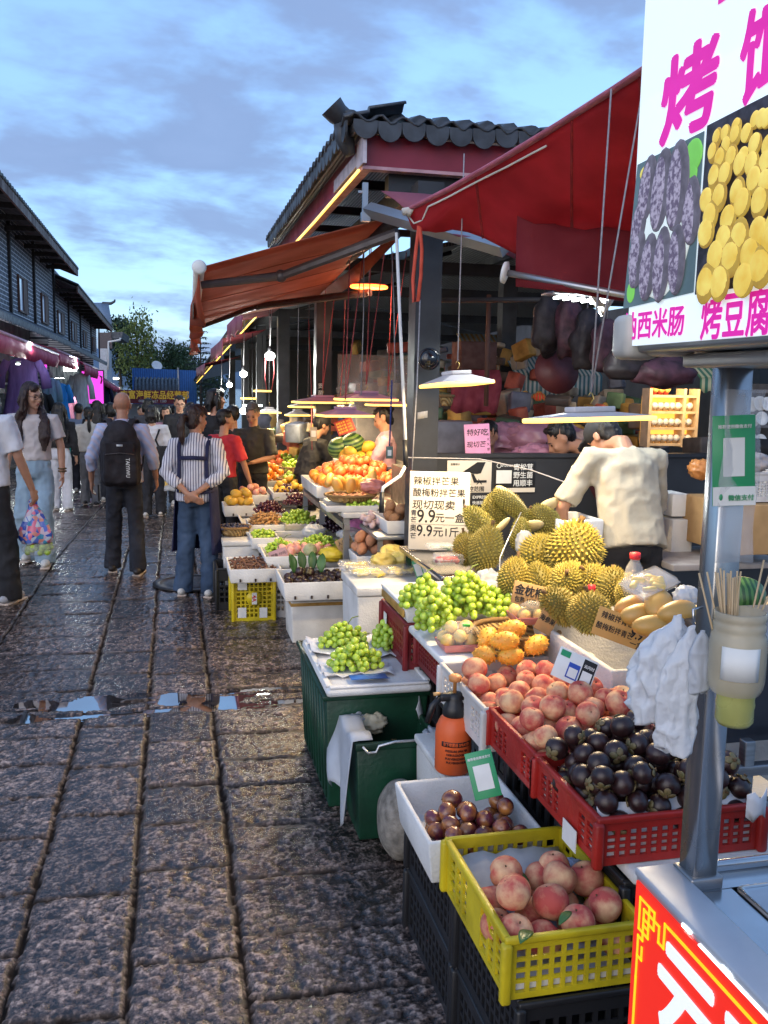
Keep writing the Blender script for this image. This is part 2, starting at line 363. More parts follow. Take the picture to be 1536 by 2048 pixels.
 k=r.color_ramp.elements.new(.60);k.color=(.085,.060,.050,1);RL=N('ShaderNodeAttribute');RL.attribute_name='relief';ml=N('ShaderNodeMath');ml.operation='MULTIPLY_ADD';L(n.outputs[0],ml.inputs[0]);ml.inputs[1].default_value=.85;ad=N('ShaderNodeMath');ad.operation='MULTIPLY_ADD';L(RL.outputs['Fac'],ad.inputs[0]);ad.inputs[1].default_value=.50;ad.inputs[2].default_value=-.18;L(ad.outputs[0],ml.inputs[2]);L(ml.outputs[0],r.inputs[0])
 hs=N('ShaderNodeHueSaturation');mr=N('ShaderNodeMapRange');L(A.outputs['Fac'],mr.inputs[0]);mr.inputs[3].default_value=.65;mr.inputs[4].default_value=1.4
 L(mr.outputs[0],hs.inputs['Value']);L(r.outputs[0],hs.inputs['Color'])
 mx=N('ShaderNodeMix');mx.data_type='RGBA';L(J.outputs['Fac'],mx.inputs[0]);L(hs.outputs[0],mx.inputs[6]);mx.inputs[7].default_value=(.020,.016,.014,1);L(mx.outputs[2],bs.inputs['Base Color'])
 ro=N('ShaderNodeMapRange');L(nb.outputs[0],ro.inputs[0]);ro.inputs[1].default_value=.35;ro.inputs[2].default_value=.65;ro.inputs[3].default_value=.10;ro.inputs[4].default_value=.27;ra=N('ShaderNodeMath');ra.operation='MULTIPLY_ADD';L(J.outputs['Fac'],ra.inputs[0]);ra.inputs[1].default_value=.9;ra.use_clamp=True;L(ro.outputs[0],ra.inputs[2]);L(ra.outputs[0],bs.inputs['Roughness'])
 sj=N('ShaderNodeMapRange');L(J.outputs['Fac'],sj.inputs[0]);sj.inputs[3].default_value=.62;sj.inputs[4].default_value=.0;L(sj.outputs[0],bs.inputs['Specular IOR Level'])
 bp=N('ShaderNodeBump');bp.inputs['Strength'].default_value=.5;bp.inputs['Distance'].default_value=.006;L(n.outputs[0],bp.inputs['Height']);L(bp.outputs[0],bs.inputs['Normal'])
 me.materials.append(m)
 setp(link('street',me),kind='structure')
 wm=M('puddle_water',(.02,.02,.022),rough=.02,var=0,spec=1.0,ior=3.0)
 p=MB();nn=V((-t.y,t.x,0));p.poly([a+t*.05-nn*.19+V((0,0,-.0135)),a+t*2.02-nn*.19+V((0,0,-.0135)),a+t*2.02+nn*.19+V((0,0,-.0135)),a+t*.05+nn*.19+V((0,0,-.0135))],.008)
 setp(link('puddle_water',p.mesh('puddle_water',wm)),kind='structure')
 c=Zp(385,1168,0);mc=MB();mc.lathe([(.33,.0),(.33,.012),(.27,.013),(.265,.006),(.22,.006),(.21,.012),(.0001,.013)],(c.x,c.y,.006),n=40)
 single('manhole_cover',mc,M('cast_iron',(.05,.045,.043),rough=.35,metal=.6,scale=40,bump=.5),'round iron manhole cover set in the wet paving','manhole cover')
 hb=MB()
 hp=[(-700+i*60,780,12+16*abs(math.sin(i*.7+1))+9*math.sin(i*1.9))for i in range(24)]
 hb.sheet([[(x,y,-6)for x,y,z in hp],[(x,y+40,z*.7)for x,y,z in hp],[(x,y+90,z)for x,y,z in hp],[(x,y+200,z*.4)for x,y,z in hp]],2)
 setp(link('hills',hb.mesh('hills',M('hill_green',(.10,.16,.24),rough=.9,scale=.02))),kind='structure')  # distance haze put into the hill colour as blue
ground()
M('steel_dark',(.040,.042,.048),rough=.42,var=.2,scale=6,bump=.1)
M('maroon',(.27,.030,.055),rough=.45,var=.15,scale=3)
M('tile_grey',(.065,.075,.090),rough=.5,var=.25,scale=9,bump=.25)
M('ceiling_metal',(.05,.055,.06),rough=.35,metal=.5,scale=4)
M('steel',(.55,.55,.56),rough=.22,metal=1,var=.12,scale=5,stretch=(1,1,6))
M('alu',(.42,.44,.47),rough=.35,metal=.8,var=.1,scale=5)
M('red_cloth',(.76,.065,.09),thru=.62,rough=.75,var=.12,scale=4,bump=.15,bscale=260)
M('orange_cloth',(.60,.20,.12),thru=.6,rough=.75,var=.12,scale=3,bump=.15,bscale=260)
M('maroon_cloth',(.26,.022,.034),thru=.4,rough=.8,var=.15,scale=3,bump=.2,bscale=240)
M('pink_cloth',(.55,.20,.28),thru=.5,rough=.7,var=.12,scale=4)
M('white_paint',(.72,.72,.70),rough=.45,var=.05,scale=5)
M('rope_pink',(.55,.12,.13),rough=.8,scale=60)
M('rope_grey',(.35,.34,.36),rough=.8,scale=60)
M('black_plastic',(.018,.018,.02),rough=.4,scale=12,bump=.1)
M('led_warm',(1,.75,.3),emit=(1,.60,.11),es=2.4)
M('led_white',(1,1,1),emit=(.92,1,.98),es=9)
M('foam',(.74,.74,.73),rough=.7,var=.13,scale=5,det=8,bump=.35,bscale=130)
M('foam_dirty',(.70,.69,.66),rough=.75,var=.14,scale=5,bump=.4,bscale=120,det=8)
M('label_white',(.75,.75,.72),rough=.6,var=.06)
M('ink',(.012,.012,.014),rough=.6,var=0)
M('green_card',(.03,.30,.12),rough=.35,var=.06)
M('slot_dark',(.05,.035,.03),rough=.8);M('cardboard',(.46,.28,.12),rough=.8,var=.12,scale=9)
def corr_strip(p0,p1,inward,n,amp=.028,th=.012):
 """two courses of wavy tiles along an eave from p0 to p1"""
 g=[]
 for k,(o,dz)in enumerate(((-.03,0),(.12,.035),(.121,.06),(.34,.11))):
  row=[]
  for i in range(n*6+1):
   t=i/(n*6);p=V(p0).lerp(V(p1),t)+V(inward)*o;row.append(p+V((0,0,dz+amp*math.sin(i/6*2*math.pi)+.004*math.sin(i*1.7+k))))
  g.append(row)
 return g
def drip_tiles(mb,p0,p1,out,w,hgt):
 d=V(p1)-V(p0);n=int(d.length/w);t=d.normalized();rn=random.Random(4)
 for i in range(n):
  c=V(p0)+t*(w*(i+.5))+V((0,0,rn.uniform(-.008,.008)));ww=w*.49
  pts=[c+t*(-ww),c+t*(-ww)+V((0,0,-hgt*.35))]+[c+t*(ww*math.cos(math.pi+a*math.pi/8))+V((0,0,-hgt*.35+hgt*.65*math.sin(math.pi+a*math.pi/8)*(1+.12*(i%2))))for a in range(1,8)]+[c+t*ww+V((0,0,-hgt*.35)),c+t*ww]
  mb.poly(pts,.014,V(out)*-1)
def hall():
 r=thing('market_hall','open sided market hall with grey tiled roof and maroon fascia over dark steel columns','market hall',(1.5,5.45,0))
 sd=M('steel_dark');X0,Y0,Y1=1.15,5.50,10.0
 for i,(x,y)in enumerate(((1.50,5.40),(1.50,9.27),(1.50,12.7),(1.50,16.0),(1.5,19.5),(1.5,24),(5.4,5.6),(5.4,9.3),(5.4,13),(5.4,17),(3.5,9.3))):
  hz=2.90 if y<10 else 2.70;b=MB().bx(x-.08,x+.08,y-.08,y+.08,gz(y)-.05,hz);b.bx(x-.13,x+.13,y-.13,y+.13,gz(y),gz(y)+.012);part('column',b,sd,r)
 zr=lambda x,y:3.20+.235*max(0,min(x-1.05,y-5.42,6.4-x))
 gx=np.linspace(1.05,6.4,24);gy=np.linspace(5.42,10.2,20)
 rf=MB().sheet([[(x,y,zr(x,y))for x in gx]for y in gy],.05)
 part('roof',rf,wave_mat('roof_metal',(.10,.105,.115),(.20,.21,.225),9,'X',.4,bump=.6,metal=.4),r)
 b=MB();b.bx(X0,6,Y0-.03,Y0,2.995,3.17);b.bx(X0-.03,X0,Y0-.03,Y1,2.995,3.17);part('fascia',b,M('maroon'),r)
 b=MB();b.bx(X0-.034,6,Y0-.045,Y0+.02,2.975,2.994);b.bx(X0-.045,X0+.02,Y0+.022,Y1,2.975,2.994);part('fascia_trim',b,M('trim_pink',(.55,.32,.36),rough=.5),r)
 b=MB().bx(X0-.046,X0-.024,5.40,5.60,2.996,3.15);b.bx(X0-.046,X0-.024,5.60,6.4,3.02,3.10);part('corner_flashing',b,M('flash',(.55,.5,.56),rough=.5),r)
 b=MB().tube([(X0-.052,5.5,2.972),(X0-.052,7.2,2.965),(X0-.052,8.4,2.972),(X0-.052,Y1,2.965)],.009,6);part('light_strip',b,M('led_strip',(1,.8,.4),emit=(1,.62,.10),es=3.0),r)
 tg=M('tile_grey')
 b=MB();b.sheet(corr_strip((1.02,5.40,3.24),(6.2,5.40,3.24),(0,1,0),36,.021),.012);b.sheet(corr_strip((1.02,5.40,3.24),(1.02,Y1,3.24),(1,0,0),31,.021)[::-1],.012);part('eave_tiles',b,tg,r)
 b=MB();drip_tiles(b,(1.04,5.375,3.235),(6.2,5.375,3.235),(0,-1,0),.145,.105);drip_tiles(b,(1.0,5.42,3.235),(1.0,Y1,3.235),(-1,0,0),.145,.105);part('drip_tiles',b,tg,r)
 b=MB();sp=[D(900,292,5.75),D(800,276,5.62),D(740,262,5.54),D(700,246,5.46),D(675,228,5.40),D(662,212,5.38)];b.tube(sp,[(.03,.02),(.046,.03),(.06,.042),(.074,.052),(.088,.060),(.098,.066)],20,cap=False);b.tube(sp,[(.022,.014),(.038,.022),(.052,.034),(.066,.044),(.08,.052),(.09,.058)],20,cap=False)
 e0=(sp[-1]-sp[-2]).normalized();b.tube([D(690,250,5.42),D(690,280,5.44),D(700,310,5.45)],[.07,.06,.035],10)
 part('curled_ridge_end',b,tg,r)
 fp=D(1166,232,9.0);b=MB().ell(fp,(.07,.09,.10));b.box(fp+V((0,0,-.25)),(.12,.3,.4));part('ridge_finial',b,tg,r)
 b=MB()
 for y in(5.62,9.27):b.bx(1.3,6,y-.05,y+.05,2.86,2.985)
 b.bx(1.42,1.58,5.69,9.2,2.84,2.975)
 for x in(2.4,3.4,4.4,5.4):b.bx(x-.03,x+.03,5.7,10,3.02,3.10)
 for y in(6.6,7.6,8.5):b.bx(1.2,6,y-.025,y+.025,3.10,3.16);b.tube([(1.4,y,2.9),(2.9,y,3.35)],.02,6)
 part('roof_beam',b,sd,r)
 zl=lambda y:2.72-.028*(y-10)
 b=MB()
 for y0,y1 in((10.05,16),(16.05,24),(24.05,34),(34.05,46)):
  b.sheet([[(1.10+.001*i,y0+(y1-y0)*j,zl(y0+(y1-y0)*j)+.09+(.27*i))for i in(0,1.6)]if 0 else[(1.08,y0+(y1-y0)*j,zl(y0+(y1-y0)*j)+.10),(3.2,y0+(y1-y0)*j,zl(y0+(y1-y0)*j)+.62),(5.6,y0+(y1-y0)*j,zl(y0+(y1-y0)*j)+.15)]for j in(0,.5,1)],.05,sm=False)
 part('rear_roof',b,M('roof_metal'),r)
 b=MB()
 for y0,y1 in((10.05,18),(18,30),(30,46)):b.sheet(corr_strip((1.02,y0,zl(y0)+.13),(1.02,y1,zl(y1)+.13),(1,0,0),int((y1-y0)/.25))[::-1],.014)
 part('rear_eave_tiles',b,tg,r)
 b=MB().poly([(1.16,10.02,zl(10)),(1.16,10.02,zl(10)+.14),(1.16,46,zl(46)+.14),(1.16,46,zl(46))],.03,(1,0,0));part('rear_fascia',b,sd,r)
 b=MB().tube([(1.14,10.02,zl(10)-.01),(1.14,46,zl(46)-.01)],.011,6);part('light_strip',b,M('led_strip'),r)
 b=MB()
 for y in(10.1,12.7,16,19.5,24):part('rear_beam',MB().bx(1.3,5.6,y-.04,y+.04,zl(y)-.02,zl(y)+.09).tube([(1.4,y,zl(y)),(3.1,y,zl(y)+.5)],.025,6),sd,r)
 b=MB().bx(7.0,7.06,9.5,22,-2,3.0);b.bx(1.7,6.9,22,22.1,-2,2.9);part('back_wall',b,M('hall_wall',(.10,.095,.09),rough=.8,scale=2),r)  # the wall across the far end is an added dark backdrop
 b=MB().ell(D(858,718,5.28),(.058,.035,.058));b.lathe([(.066,-.012),(.066,.008),(.058,.01)],D(858,718,5.30),R=Matrix.Rotation(rad(90),3,'X'));part('dome_lamp',b,M('lens_black',(.01,.01,.012),rough=.1,coat=.5),r)
 p=D(845,830,5.24);b=MB().sheet([[p+V((x*.06,0,z*.04+.01*x))for x in(-.5,0,.5)]for z in(-.5,0,.5)],.002);part('paper_scrap',b,M('paper_grey',(.30,.30,.32),rough=.7),r)
 return r
hall()
def counter():
 t=thing('counter_partition','dark grey counter partition between the hall columns behind the durians','counter',(2.4,5.46,0))
 b=MB().bx(1.585,4.6,5.42,5.48,0,1.262);part('panel',b,M('panel_grey',(.035,.037,.042),rough=.5,var=.15,scale=3),t)
 b=MB().bx(1.585,4.6,5.405,5.50,1.263,1.287);part('top_rail',b,M('steel_dark'),t)
counter()
def awn_orange():
 t=thing('retractable_awning','orange red folding arm awning stretched out over the street from the hall corner','awning',D(790,455,5.3))
 Ni,Nf,Ff,Fi=D(792,432,5.25),D(398,536,5.45),D(390,650,9.2),D(625,604,9.4);g=[]
 for i in range(13):
  u=i/12;a,b=Ni.lerp(Nf,u),Fi.lerp(Ff,u);row=[]
  for j in range(15):
   v=j/14;p=a.lerp(b,v);row.append(p+V((0,0,.015*math.sin(math.pi*u)*(.3+math.sin(v*9))-.02*math.sin(math.pi*v)*u)))
  g.append(row)
 part('canopy',MB().sheet(g,.006),M('orange_cloth'),t)
 for j in(3,6,9,12):part('seam',MB().tube([g[i][j]+V((0,0,-.004))for i in range(13)],[(.010,.002)]*13,6,axis=(0,1,0)),M('seam_dark',(.30,.075,.045),rough=.8),t)
 part('front_bar',MB().tube([Nf+V((0,-.02,0)),Ff],.035,12),M('white_paint'),t)
 c=MB().lathe([(.001,-.02),(.04,-.018),(.044,.012),(.03,.02),(.001,.021)],Nf+V((0,-.03,0)),R=Matrix.Rotation(rad(90),3,'X'),n=20);part('end_cap',c,M('white_paint'),t)
 vl=[]
 for j in range(41):
  v=j/40;p=Nf.lerp(Ff,v);dz=.26+.03*abs(math.sin(v*22));vl.append([p+V((0,0,-.03)),p+V((-.02+.03*math.sin(v*30),0,-.03-dz*.5)),p+V((-.01+.05*math.sin(v*26),0,-.03-dz))])
 part('valance',MB().sheet(vl,.005),M('orange_cloth'),t)
 vp=V((-.035,0,-.16));b=MB()
 for k in range(5):
  p=Nf.lerp(Ff,.10+.07*k)+vp;b.sheet([[p,p+V((0,.16,0))],[p+V((0,0,-.1)),p+V((0,.16,-.1))]],.002)
 part('valance_print',b,M('print_green',(.16,.2,.17),rough=.7),t)
 for a,e,f in(((795,466,5.25),(562,552,5.7),(402,570,5.6)),((740,585,7.6),(515,612,8.6),(398,655,8.8))):
  b=MB().tube([D(*a),D(*e)],[(.028,.034),(.022,.03)],8,sm=False);b.tube([D(*e),D(*f)],[(.02,.028),(.016,.024)],8,sm=False)
  arm=part('folding_arm',b,M('arm_metal',(.10,.085,.085),rough=.4,metal=.3),t)
  part('elbow',MB().ell(D(*e),.04,seg=10,rng=7),M('arm_metal'),arm)
 b=MB().tube([D(792,440,5.25),D(610,580,9.4)],.05,10);part('roller',b,M('arm_metal'),t)
 g=[[D(795,462,5.3),D(700,540,7.4),D(622,598,9.4)],[D(800,475,5.35),D(720,560,7.4),D(640,612,9.4)]];part('roller_flap',MB().sheet(g,.006),M('orange_cloth'),t)
awn_orange()
def awn_red():
 t=thing('tarp_canopy','big red tarp stretched from the hall corner over the stall front beside the lit sign','tarp',D(812,425,4.7))
 U=[D(812,422,4.75),D(900,378,4.45),D(1010,315,4.05),D(1120,248,3.7),D(1230,178,3.35),D(1300,132,3.1),D(1420,50,2.75)]
 Lo=[D(838,452,4.8),D(905,462,4.75),D(1030,500,4.65),D(1120,500,4.6),D(1220,500,4.5),D(1320,505,4.4),D(1440,510,4.3)]
 g=[]
 for i in range(15):
  v=i/14;row=[]
  for j in range(25):
   s=j/24*6;k=min(5,int(s));q=s-k;a,b=U[k].lerp(U[k+1],q),Lo[k].lerp(Lo[k+1],q)
   p=a.lerp(b,v);w=.05*math.sin(math.pi*v)*(.5+.5*math.sin(j*.55+v*2));row.append(p+V((0,0,-w-.02*math.sin(j*.9)*v)))
  g.append(row)
 part('canopy',MB().sheet(g,.006),M('red_cloth'),t)
 for k in(6,13,19):part('seam',MB().tube([g[i][k]+V((0,0,-.004))for i in range(15)],[(.009,.002)]*15,6),M('seam_red',(.34,.02,.03),rough=.8),t)
 e=[g[0][j]+V((0,-.006,0))for j in range(25)];part('hem',MB().tube(e,[(.02,.012)]*25,8),M('pink_hem',(.45,.13,.19),rough=.7),t)
 part('hem_piping',MB().tube([D(812,425,4.73),D(828,447,4.74),D(845,440,4.7)]+[g[1][j]+V((0,-.01,-.01))for j in range(2,12)],.005,6),M('white_paint'),t)
 gr=[]
 for i in range(9):
  v=i/8;gr.append([D(x,y0*(1-v)+y1*v,4.35-.1*(j/6))+V((0,.03*math.sin(j*1.3+v*2),0))for j,(x,y0,y1)in enumerate(((1036,405,572),(1075,425,578),(1120,450,584),(1165,462,590),(1210,455,596),(1260,448,602),(1400,450,622)))])
 part('drop_cloth',MB().sheet(gr,.006),M('maroon_cloth'),t)
 a,b=D(1010,545,4.38),D(1420,622,4.1);part('bottom_bar',MB().tube([a,b],.016,10),M('alu'),t)
 dd=(b-a).normalized();R=dd.to_track_quat('Z','Y').to_matrix();part('end_cap',MB().lathe([(.001,-.012),(.05,-.01),(.054,.006),(.03,.014),(.001,.015)],a,R=R,n=24),M('white_paint'),t)
 gp=[[D(762,382,5.2),D(850,388,5.1),D(940,398,5.0)],[D(790,400,5.15),D(850,412,5.05),D(900,418,5.0)],[D(818,424,5.0),D(850,430,4.98),D(880,436,4.95)]];part('lining',MB().sheet(gp,.005),M('pink_cloth'),t)
 gp=[[D(905,468,4.82),D(965,476,4.8),D(1032,486,4.8)],[D(930,478,4.85),D(980,492,4.82),D(1030,518,4.8)]];part('lining',MB().sheet(gp,.005),M('pink_cloth'),t)
 k=MB();k.tube([D(806,424,4.7),D(830,418,4.72),D(815,428,4.7)],.02,8);part('corner_knot',k,M('white_cloth',(.6,.57,.52),rough=.8),t)
 tt=MB();pts=[(838,452),(832,500),(826,560),(828,604),(836,602),(842,550),(844,500),(840,455)]
 tt.tube([D(x,y,4.68)for x,y in pts],[(.010,.003)]*8,6);single('orange_strap',tt,M('strap',(.62,.09,.05),rough=.7),'looped orange strap hanging from the tarp corner beside the front column','strap')
 b=thing('awning_cassette','grey aluminium awning cassette beam bracketed at the hall corner','awning beam',D(735,420,5.15))
 pa,pb=D(738,420,5.2),D(1010,498,4.75);part('beam',MB().tube([pa,pb],[(.045,.06)]*2,4,sm=False,axis=(0,0,1)),M('alu'),b)
 m=MB().box(D(730,405,5.25),(.03,.03,.22));m.box(D(724,384,5.25),(.045,.014,.014));m.box(D(731,434,5.2),(.05,.04,.05));part('bracket',m,M('alu'),b)
awn_red()
def small_awnings():
 for i,(y0,y1,z,xo,lab)in enumerate(((10.2,13.2,2.62,.62,'mauve awning valance hanging from the lower hall eave behind the orange awning'),(13.6,18,2.45,.58,'mauve awning at the middle of the lower hall eave'),(19,26,2.2,.5,'far mauve awning low along the hall eave'))):
  t=thing('stall_awning',lab,'awning',(1.3,y0,z),'small awnings along the hall')
  g=[[(1.35,y0+(y1-y0)*j/6,z+.05),(1.0,y0+(y1-y0)*j/6,z-.02+.01*math.sin(j)),(xo+.15,y0+(y1-y0)*j/6,z-.1)]for j in range(7)];part('canopy',MB().sheet(g,.005),M('maroon_cloth'),t)
  g=[[(xo+.14,y0+(y1-y0)*j/24,z-.1),(xo+.13+.012*math.sin(j*2.2),y0+(y1-y0)*j/24,z-.32-.03*math.sin(j*.8))]for j in range(25)];part('valance',MB().sheet(g,.005),M('mauve',(.30,.07,.12),rough=.7,scale=3),t)
small_awnings()
def brick_mat():
 m=bpy.data.materials.new('brick_dark');m.use_nodes=True;nt=m.node_tree;N=nt.nodes.new;L=nt.links.new;b=nt.nodes['Principled BSDF']
 tc=N('ShaderNodeTexCoord');sp=N('ShaderNodeSeparateXYZ');cb=N('ShaderNodeCombineXYZ');L(tc.outputs['Object'],sp.inputs[0]);L(sp.outputs[1],cb.inputs[0]);L(sp.outputs[2],cb.inputs[1])
 k=N('ShaderNodeTexBrick');k.inputs['Scale'].default_value=1;k.inputs['Brick Width'].default_value=.46;k.inputs['Row Height'].default_value=.118;k.inputs['Mortar Size'].default_value=.011;k.inputs['Mortar Smooth'].default_value=.2
 k.inputs['Color1'].default_value=(.050,.058,.075,1);k.inputs['Color2'].default_value=(.085,.092,.115,1);k.inputs['Mortar'].default_value=(.62,.64,.68,1);L(cb.outputs[0],k.inputs['Vector'])
 n=N('ShaderNodeTexNoise');n.inputs['Scale'].default_value=3;n.inputs['Detail'].default_value=6;L(tc.outputs['Object'],n.inputs['Vector']);mx=N('ShaderNodeMix');mx.data_type='RGBA';mx.blend_type='MULTIPLY';mx.inputs[0].default_value=.6
 L(k.outputs[0],mx.inputs[6]);L(n.outputs[0],mx.inputs[7]);hs=N('ShaderNodeHueSaturation');hs.inputs['Value'].default_value=1.6;L(mx.outputs[2],hs.inputs['Color']);L(hs.outputs[0],b.inputs['Base Color']);b.inputs['Roughness'].default_value=.7;_mats['brick_dark']=m
brick_mat()
M('timber_brown',(.13,.055,.035),rough=.6,var=.2,scale=5,stretch=(1,1,.2));M('timber_dark',(.03,.024,.024),rough=.7,var=.2)
M('glass_pane',(.55,.65,.78),rough=.06,var=.05,spec=1)
def house(name,lab,y0,y1,xw,zb0,zb1,zt0,zt1,wins,posts,xe):
 t=thing(name,lab,'building',(xw,y0,gz(y0)));L=lambda a,b,y:a+(b-a)*(y-y0)/(y1-y0)
 b=MB().poly([(xw-.2,y0,zb0),(xw-.2,y0,zt0+.7),(xw-.2,y1,zt1+.7),(xw-.2,y1,zb1)],.2,(1,0,0));b.bx(xw-4,xw-.2,y1-.15,y1,-2,zt1+.3);part('wall',b,M('brick_dark'),t)
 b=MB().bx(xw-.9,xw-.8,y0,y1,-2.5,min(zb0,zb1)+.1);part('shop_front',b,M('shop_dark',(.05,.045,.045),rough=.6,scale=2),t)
 for y in posts:part('wall_post',MB().bx(xw,xw+.07,y-.08,y+.08,L(zb0,zb1,y),L(zt0,zt1,y)+.45),M('timber_dark'),t)
 for y,za,zc,w in wins:
  f=MB()
  for q in(-w/2,w/2):f.bx(xw,xw+.06,y+q-.03,y+q+.03,za,zc)
  f.bx(xw,xw+.06,y-w/2+.03,y+w/2-.03,zc-.05,zc);f.bx(xw,xw+.06,y-w/2+.03,y+w/2-.03,za,za+.05)
  fo=part('window',f,M('timber_brown'),t)
  part('pane',MB().bx(xw+.004,xw+.02,y-w/2+.031,y+.02,za+.051,zc-.051),M('glass_pane'),fo)
  part('shutter',MB().bx(xw+.01,xw+.05,y+.03,y+w/2-.04,za+.055,zc-.055),M('timber_brown'),fo)
 tg=M('tile_grey')
 b=MB();n=int((y1-y0)/.3)
 g=[]
 for i,(x,dz)in enumerate(((xe,.0),(xe-1.2,.50),(xe-4.5,1.75))):
  g.append([(x,y0+(y1+.3-y0)*j/(n*3),L(zt0,zt1,y0+(y1-y0)*j/(n*3))+.08+dz+.03*math.sin(j*2*math.pi/3))for j in range(n*3+1)])
 b.sheet(g[::-1],.06);part('roof',b,tg,t)
 b=MB().poly([(xe-.02,y0,zt0-.17),(xe-.02,y0,zt0+.04),(xe-.02,y1+.3,zt1+.04),(xe-.02,y1+.3,zt1-.17)],.05,(-1,0,0));b.poly([(xe-.071,y1+.25,zt1-.17),(xe-.071,y1+.25,zt1+.04),(xe-4,y1+.25,zt1+1.5),(xe-4,y1+.25,zt1+1.3)],.05,(0,1,0));part('barge_board',b,M('timber_brown'),t)
 for y in np.arange(y0+.5,y1,1.6):part('rafter',MB().bx(xw,xe-.08,y-.06,y+.06,L(zt0,zt1,y)-.14,L(zt0,zt1,y)-.01),M('timber_dark'),t)
 b=MB().poly([(xe-.09,y0,zt0-.005),(xw,y0,zt0+.33),(xw,y1,zt1+.33),(xe-.09,y1,zt1-.005)],.02,(0,0,1));part('soffit',b,M('soffit_grey',(.14,.13,.13),rough=.8,scale=3),t)
 g=[]
 m_=int((y1-y0)/.22)
 for x,dz in((xw+.55,-.28),(xw+.02,.02)):g.append([(x,y0+(y1-y0)*j/(m_*3),L(zb0,zb1,y0+(y1-y0)*j/(m_*3))+dz+.03*math.sin(j*2*math.pi/3))for j in range(m_*3+1)])
 b=MB().sheet(g[::-1],.04);drip_tiles(b,(xw+.56,y0,zb0-.26),(xw+.56,y1,zb1-.26),(1,0,0),.22,.17);part('skirt_tiles',b,tg,t)
 return t
wn=lambda px,py,x:Xp(px,py,x).y
house('brick_house','long dark brick upper storey with tiled eaves at the left edge of the street',12.5,35.2,-4.2,3.50,3.36,5.72,5.66,[(wn(44,595,-4.2),3.60,4.62,1.5),(wn(88,620,-4.2),3.58,4.55,1.5),(22.0,3.6,4.6,1.5)],[wn(17,540,-4.2),wn(66,560,-4.2),wn(106,590,-4.2),21],-3.3)
house('brick_house','lower dark brick house with red brown barge board beyond the long one',35.7,55,-4.25,3.33,3.02,5.12,4.72,[(wn(121,645,-4.25),3.5,4.35,2.0),(wn(147,665,-4.25),3.4,4.25,2.0),(wn(169,680,-4.25),3.35,4.15,1.8),(wn(187,690,-4.25),3.3,4.1,1.6)],[wn(p,640,-4.25)for p in(136,159,180,196)],-3.35)
def left_shops():
 for i,(pa,pb,zt,drop,lab)in enumerate(((-20,117,2.62,.40,'long rolled red awning at the left edge above the purple robe'),(116,158,2.55,.42,'short red awning over the bright shop lamp'),(168,196,2.35,.45,'dull red awning beside the magenta shop light'),(200,275,1.95,.35,'farthest pink red awning low on the left near the yellow lettered sign'))):
  xa=-3.1;y0,y1=Xp(pa,720,xa).y,Xp(pb,760,xa).y;
  if i==3:y1=56
  z0,z1=zt,zt-.018*(y1-y0)-(.35 if i==3 else 0)
  t=thing('shop_awning',lab,'awning',(xa,y0,z0),'awnings of the left shops');n=18
  cv=[(-.85,.22),(-.4,.10),(-.10,.03),(0,-.05),(.03,-.5),(-.02,-1)]
  g=[[(xa+x,y0+(y1-y0)*j/n,z0+(z1-z0)*j/n+(dz if dz>-.1 else dz*drop)+.012*math.sin(j*1.9+x*6))for x,dz in cv]for j in range(n+1)]
  part('canopy',MB().sheet(g,.012),M('shop_red',(.74,.075,.16),rough=.6,var=.12,scale=2.5,thru=.25),t)
  part('front_bar',MB().tube([(xa+.0,y0,z0-.03),(xa+.0,y1,z1-.03)],.04,8),M('pink_bar',(.62,.35,.42),rough=.4),t)
left_shops()
def cloth_mat(name,c):return M(name,tuple(min(.9,x*1.25+.02)for x in c),rough=.8,thru=.3,var=.12,scale=6,stretch=(3,3,.6),bump=.3,bscale=20)
def garment(px,py,w_px,h_px,col,lab,x=-3.42,kind='garment',sleeves=True,cat='garment',flare=1.25):
 top=Xp(px,py+16-h_px/2,x);d=(top-C0).dot(_f);w,h=w_px*d/F_PX,h_px*d/F_PX
 t=thing(kind,lab,cat,top,'clothes hung outside the left shops');rn=random.Random(px*7+py);g=[]
 prof=[(0,.10),(.03,.30),(.08,.42),(.2,.36),(.45,.38*(1+flare)/2),(.75,.44*flare),(1,.47*flare)]
 for v,hw in prof:
  row=[]
  for k in range(17):
   u=k/16*2-1;row.append(top+V((u*hw*w*.95,-.10*math.cos(u*1.5)+.03*math.sin(u*13+v*2+px)*v,-v*h)))
  g.append(row)
 part('body',MB().sheet(g,.012),cloth_mat('cloth_%d_%d'%(px,py),col),t)
 if sleeves:
  for s in(-1,1):part('sleeve',MB().tube([top+V((s*w*.36,-.04,-.04*h)),top+V((s*w*.52,-.05,-.2*h)),top+V((s*w*.58,-.05,-.40*h))],[(.05+.05*w,.05),(.06+.05*w,.05),(.05+.08*w,.03)],10),M('cloth_%d_%d'%(px,py)),t)
 part('hanger',MB().tube([top+V((0,-.03,-.02)),top+V((0,-.03,.10)),top+V((.03,-.03,.14))],.006,5),M('steel'),t)
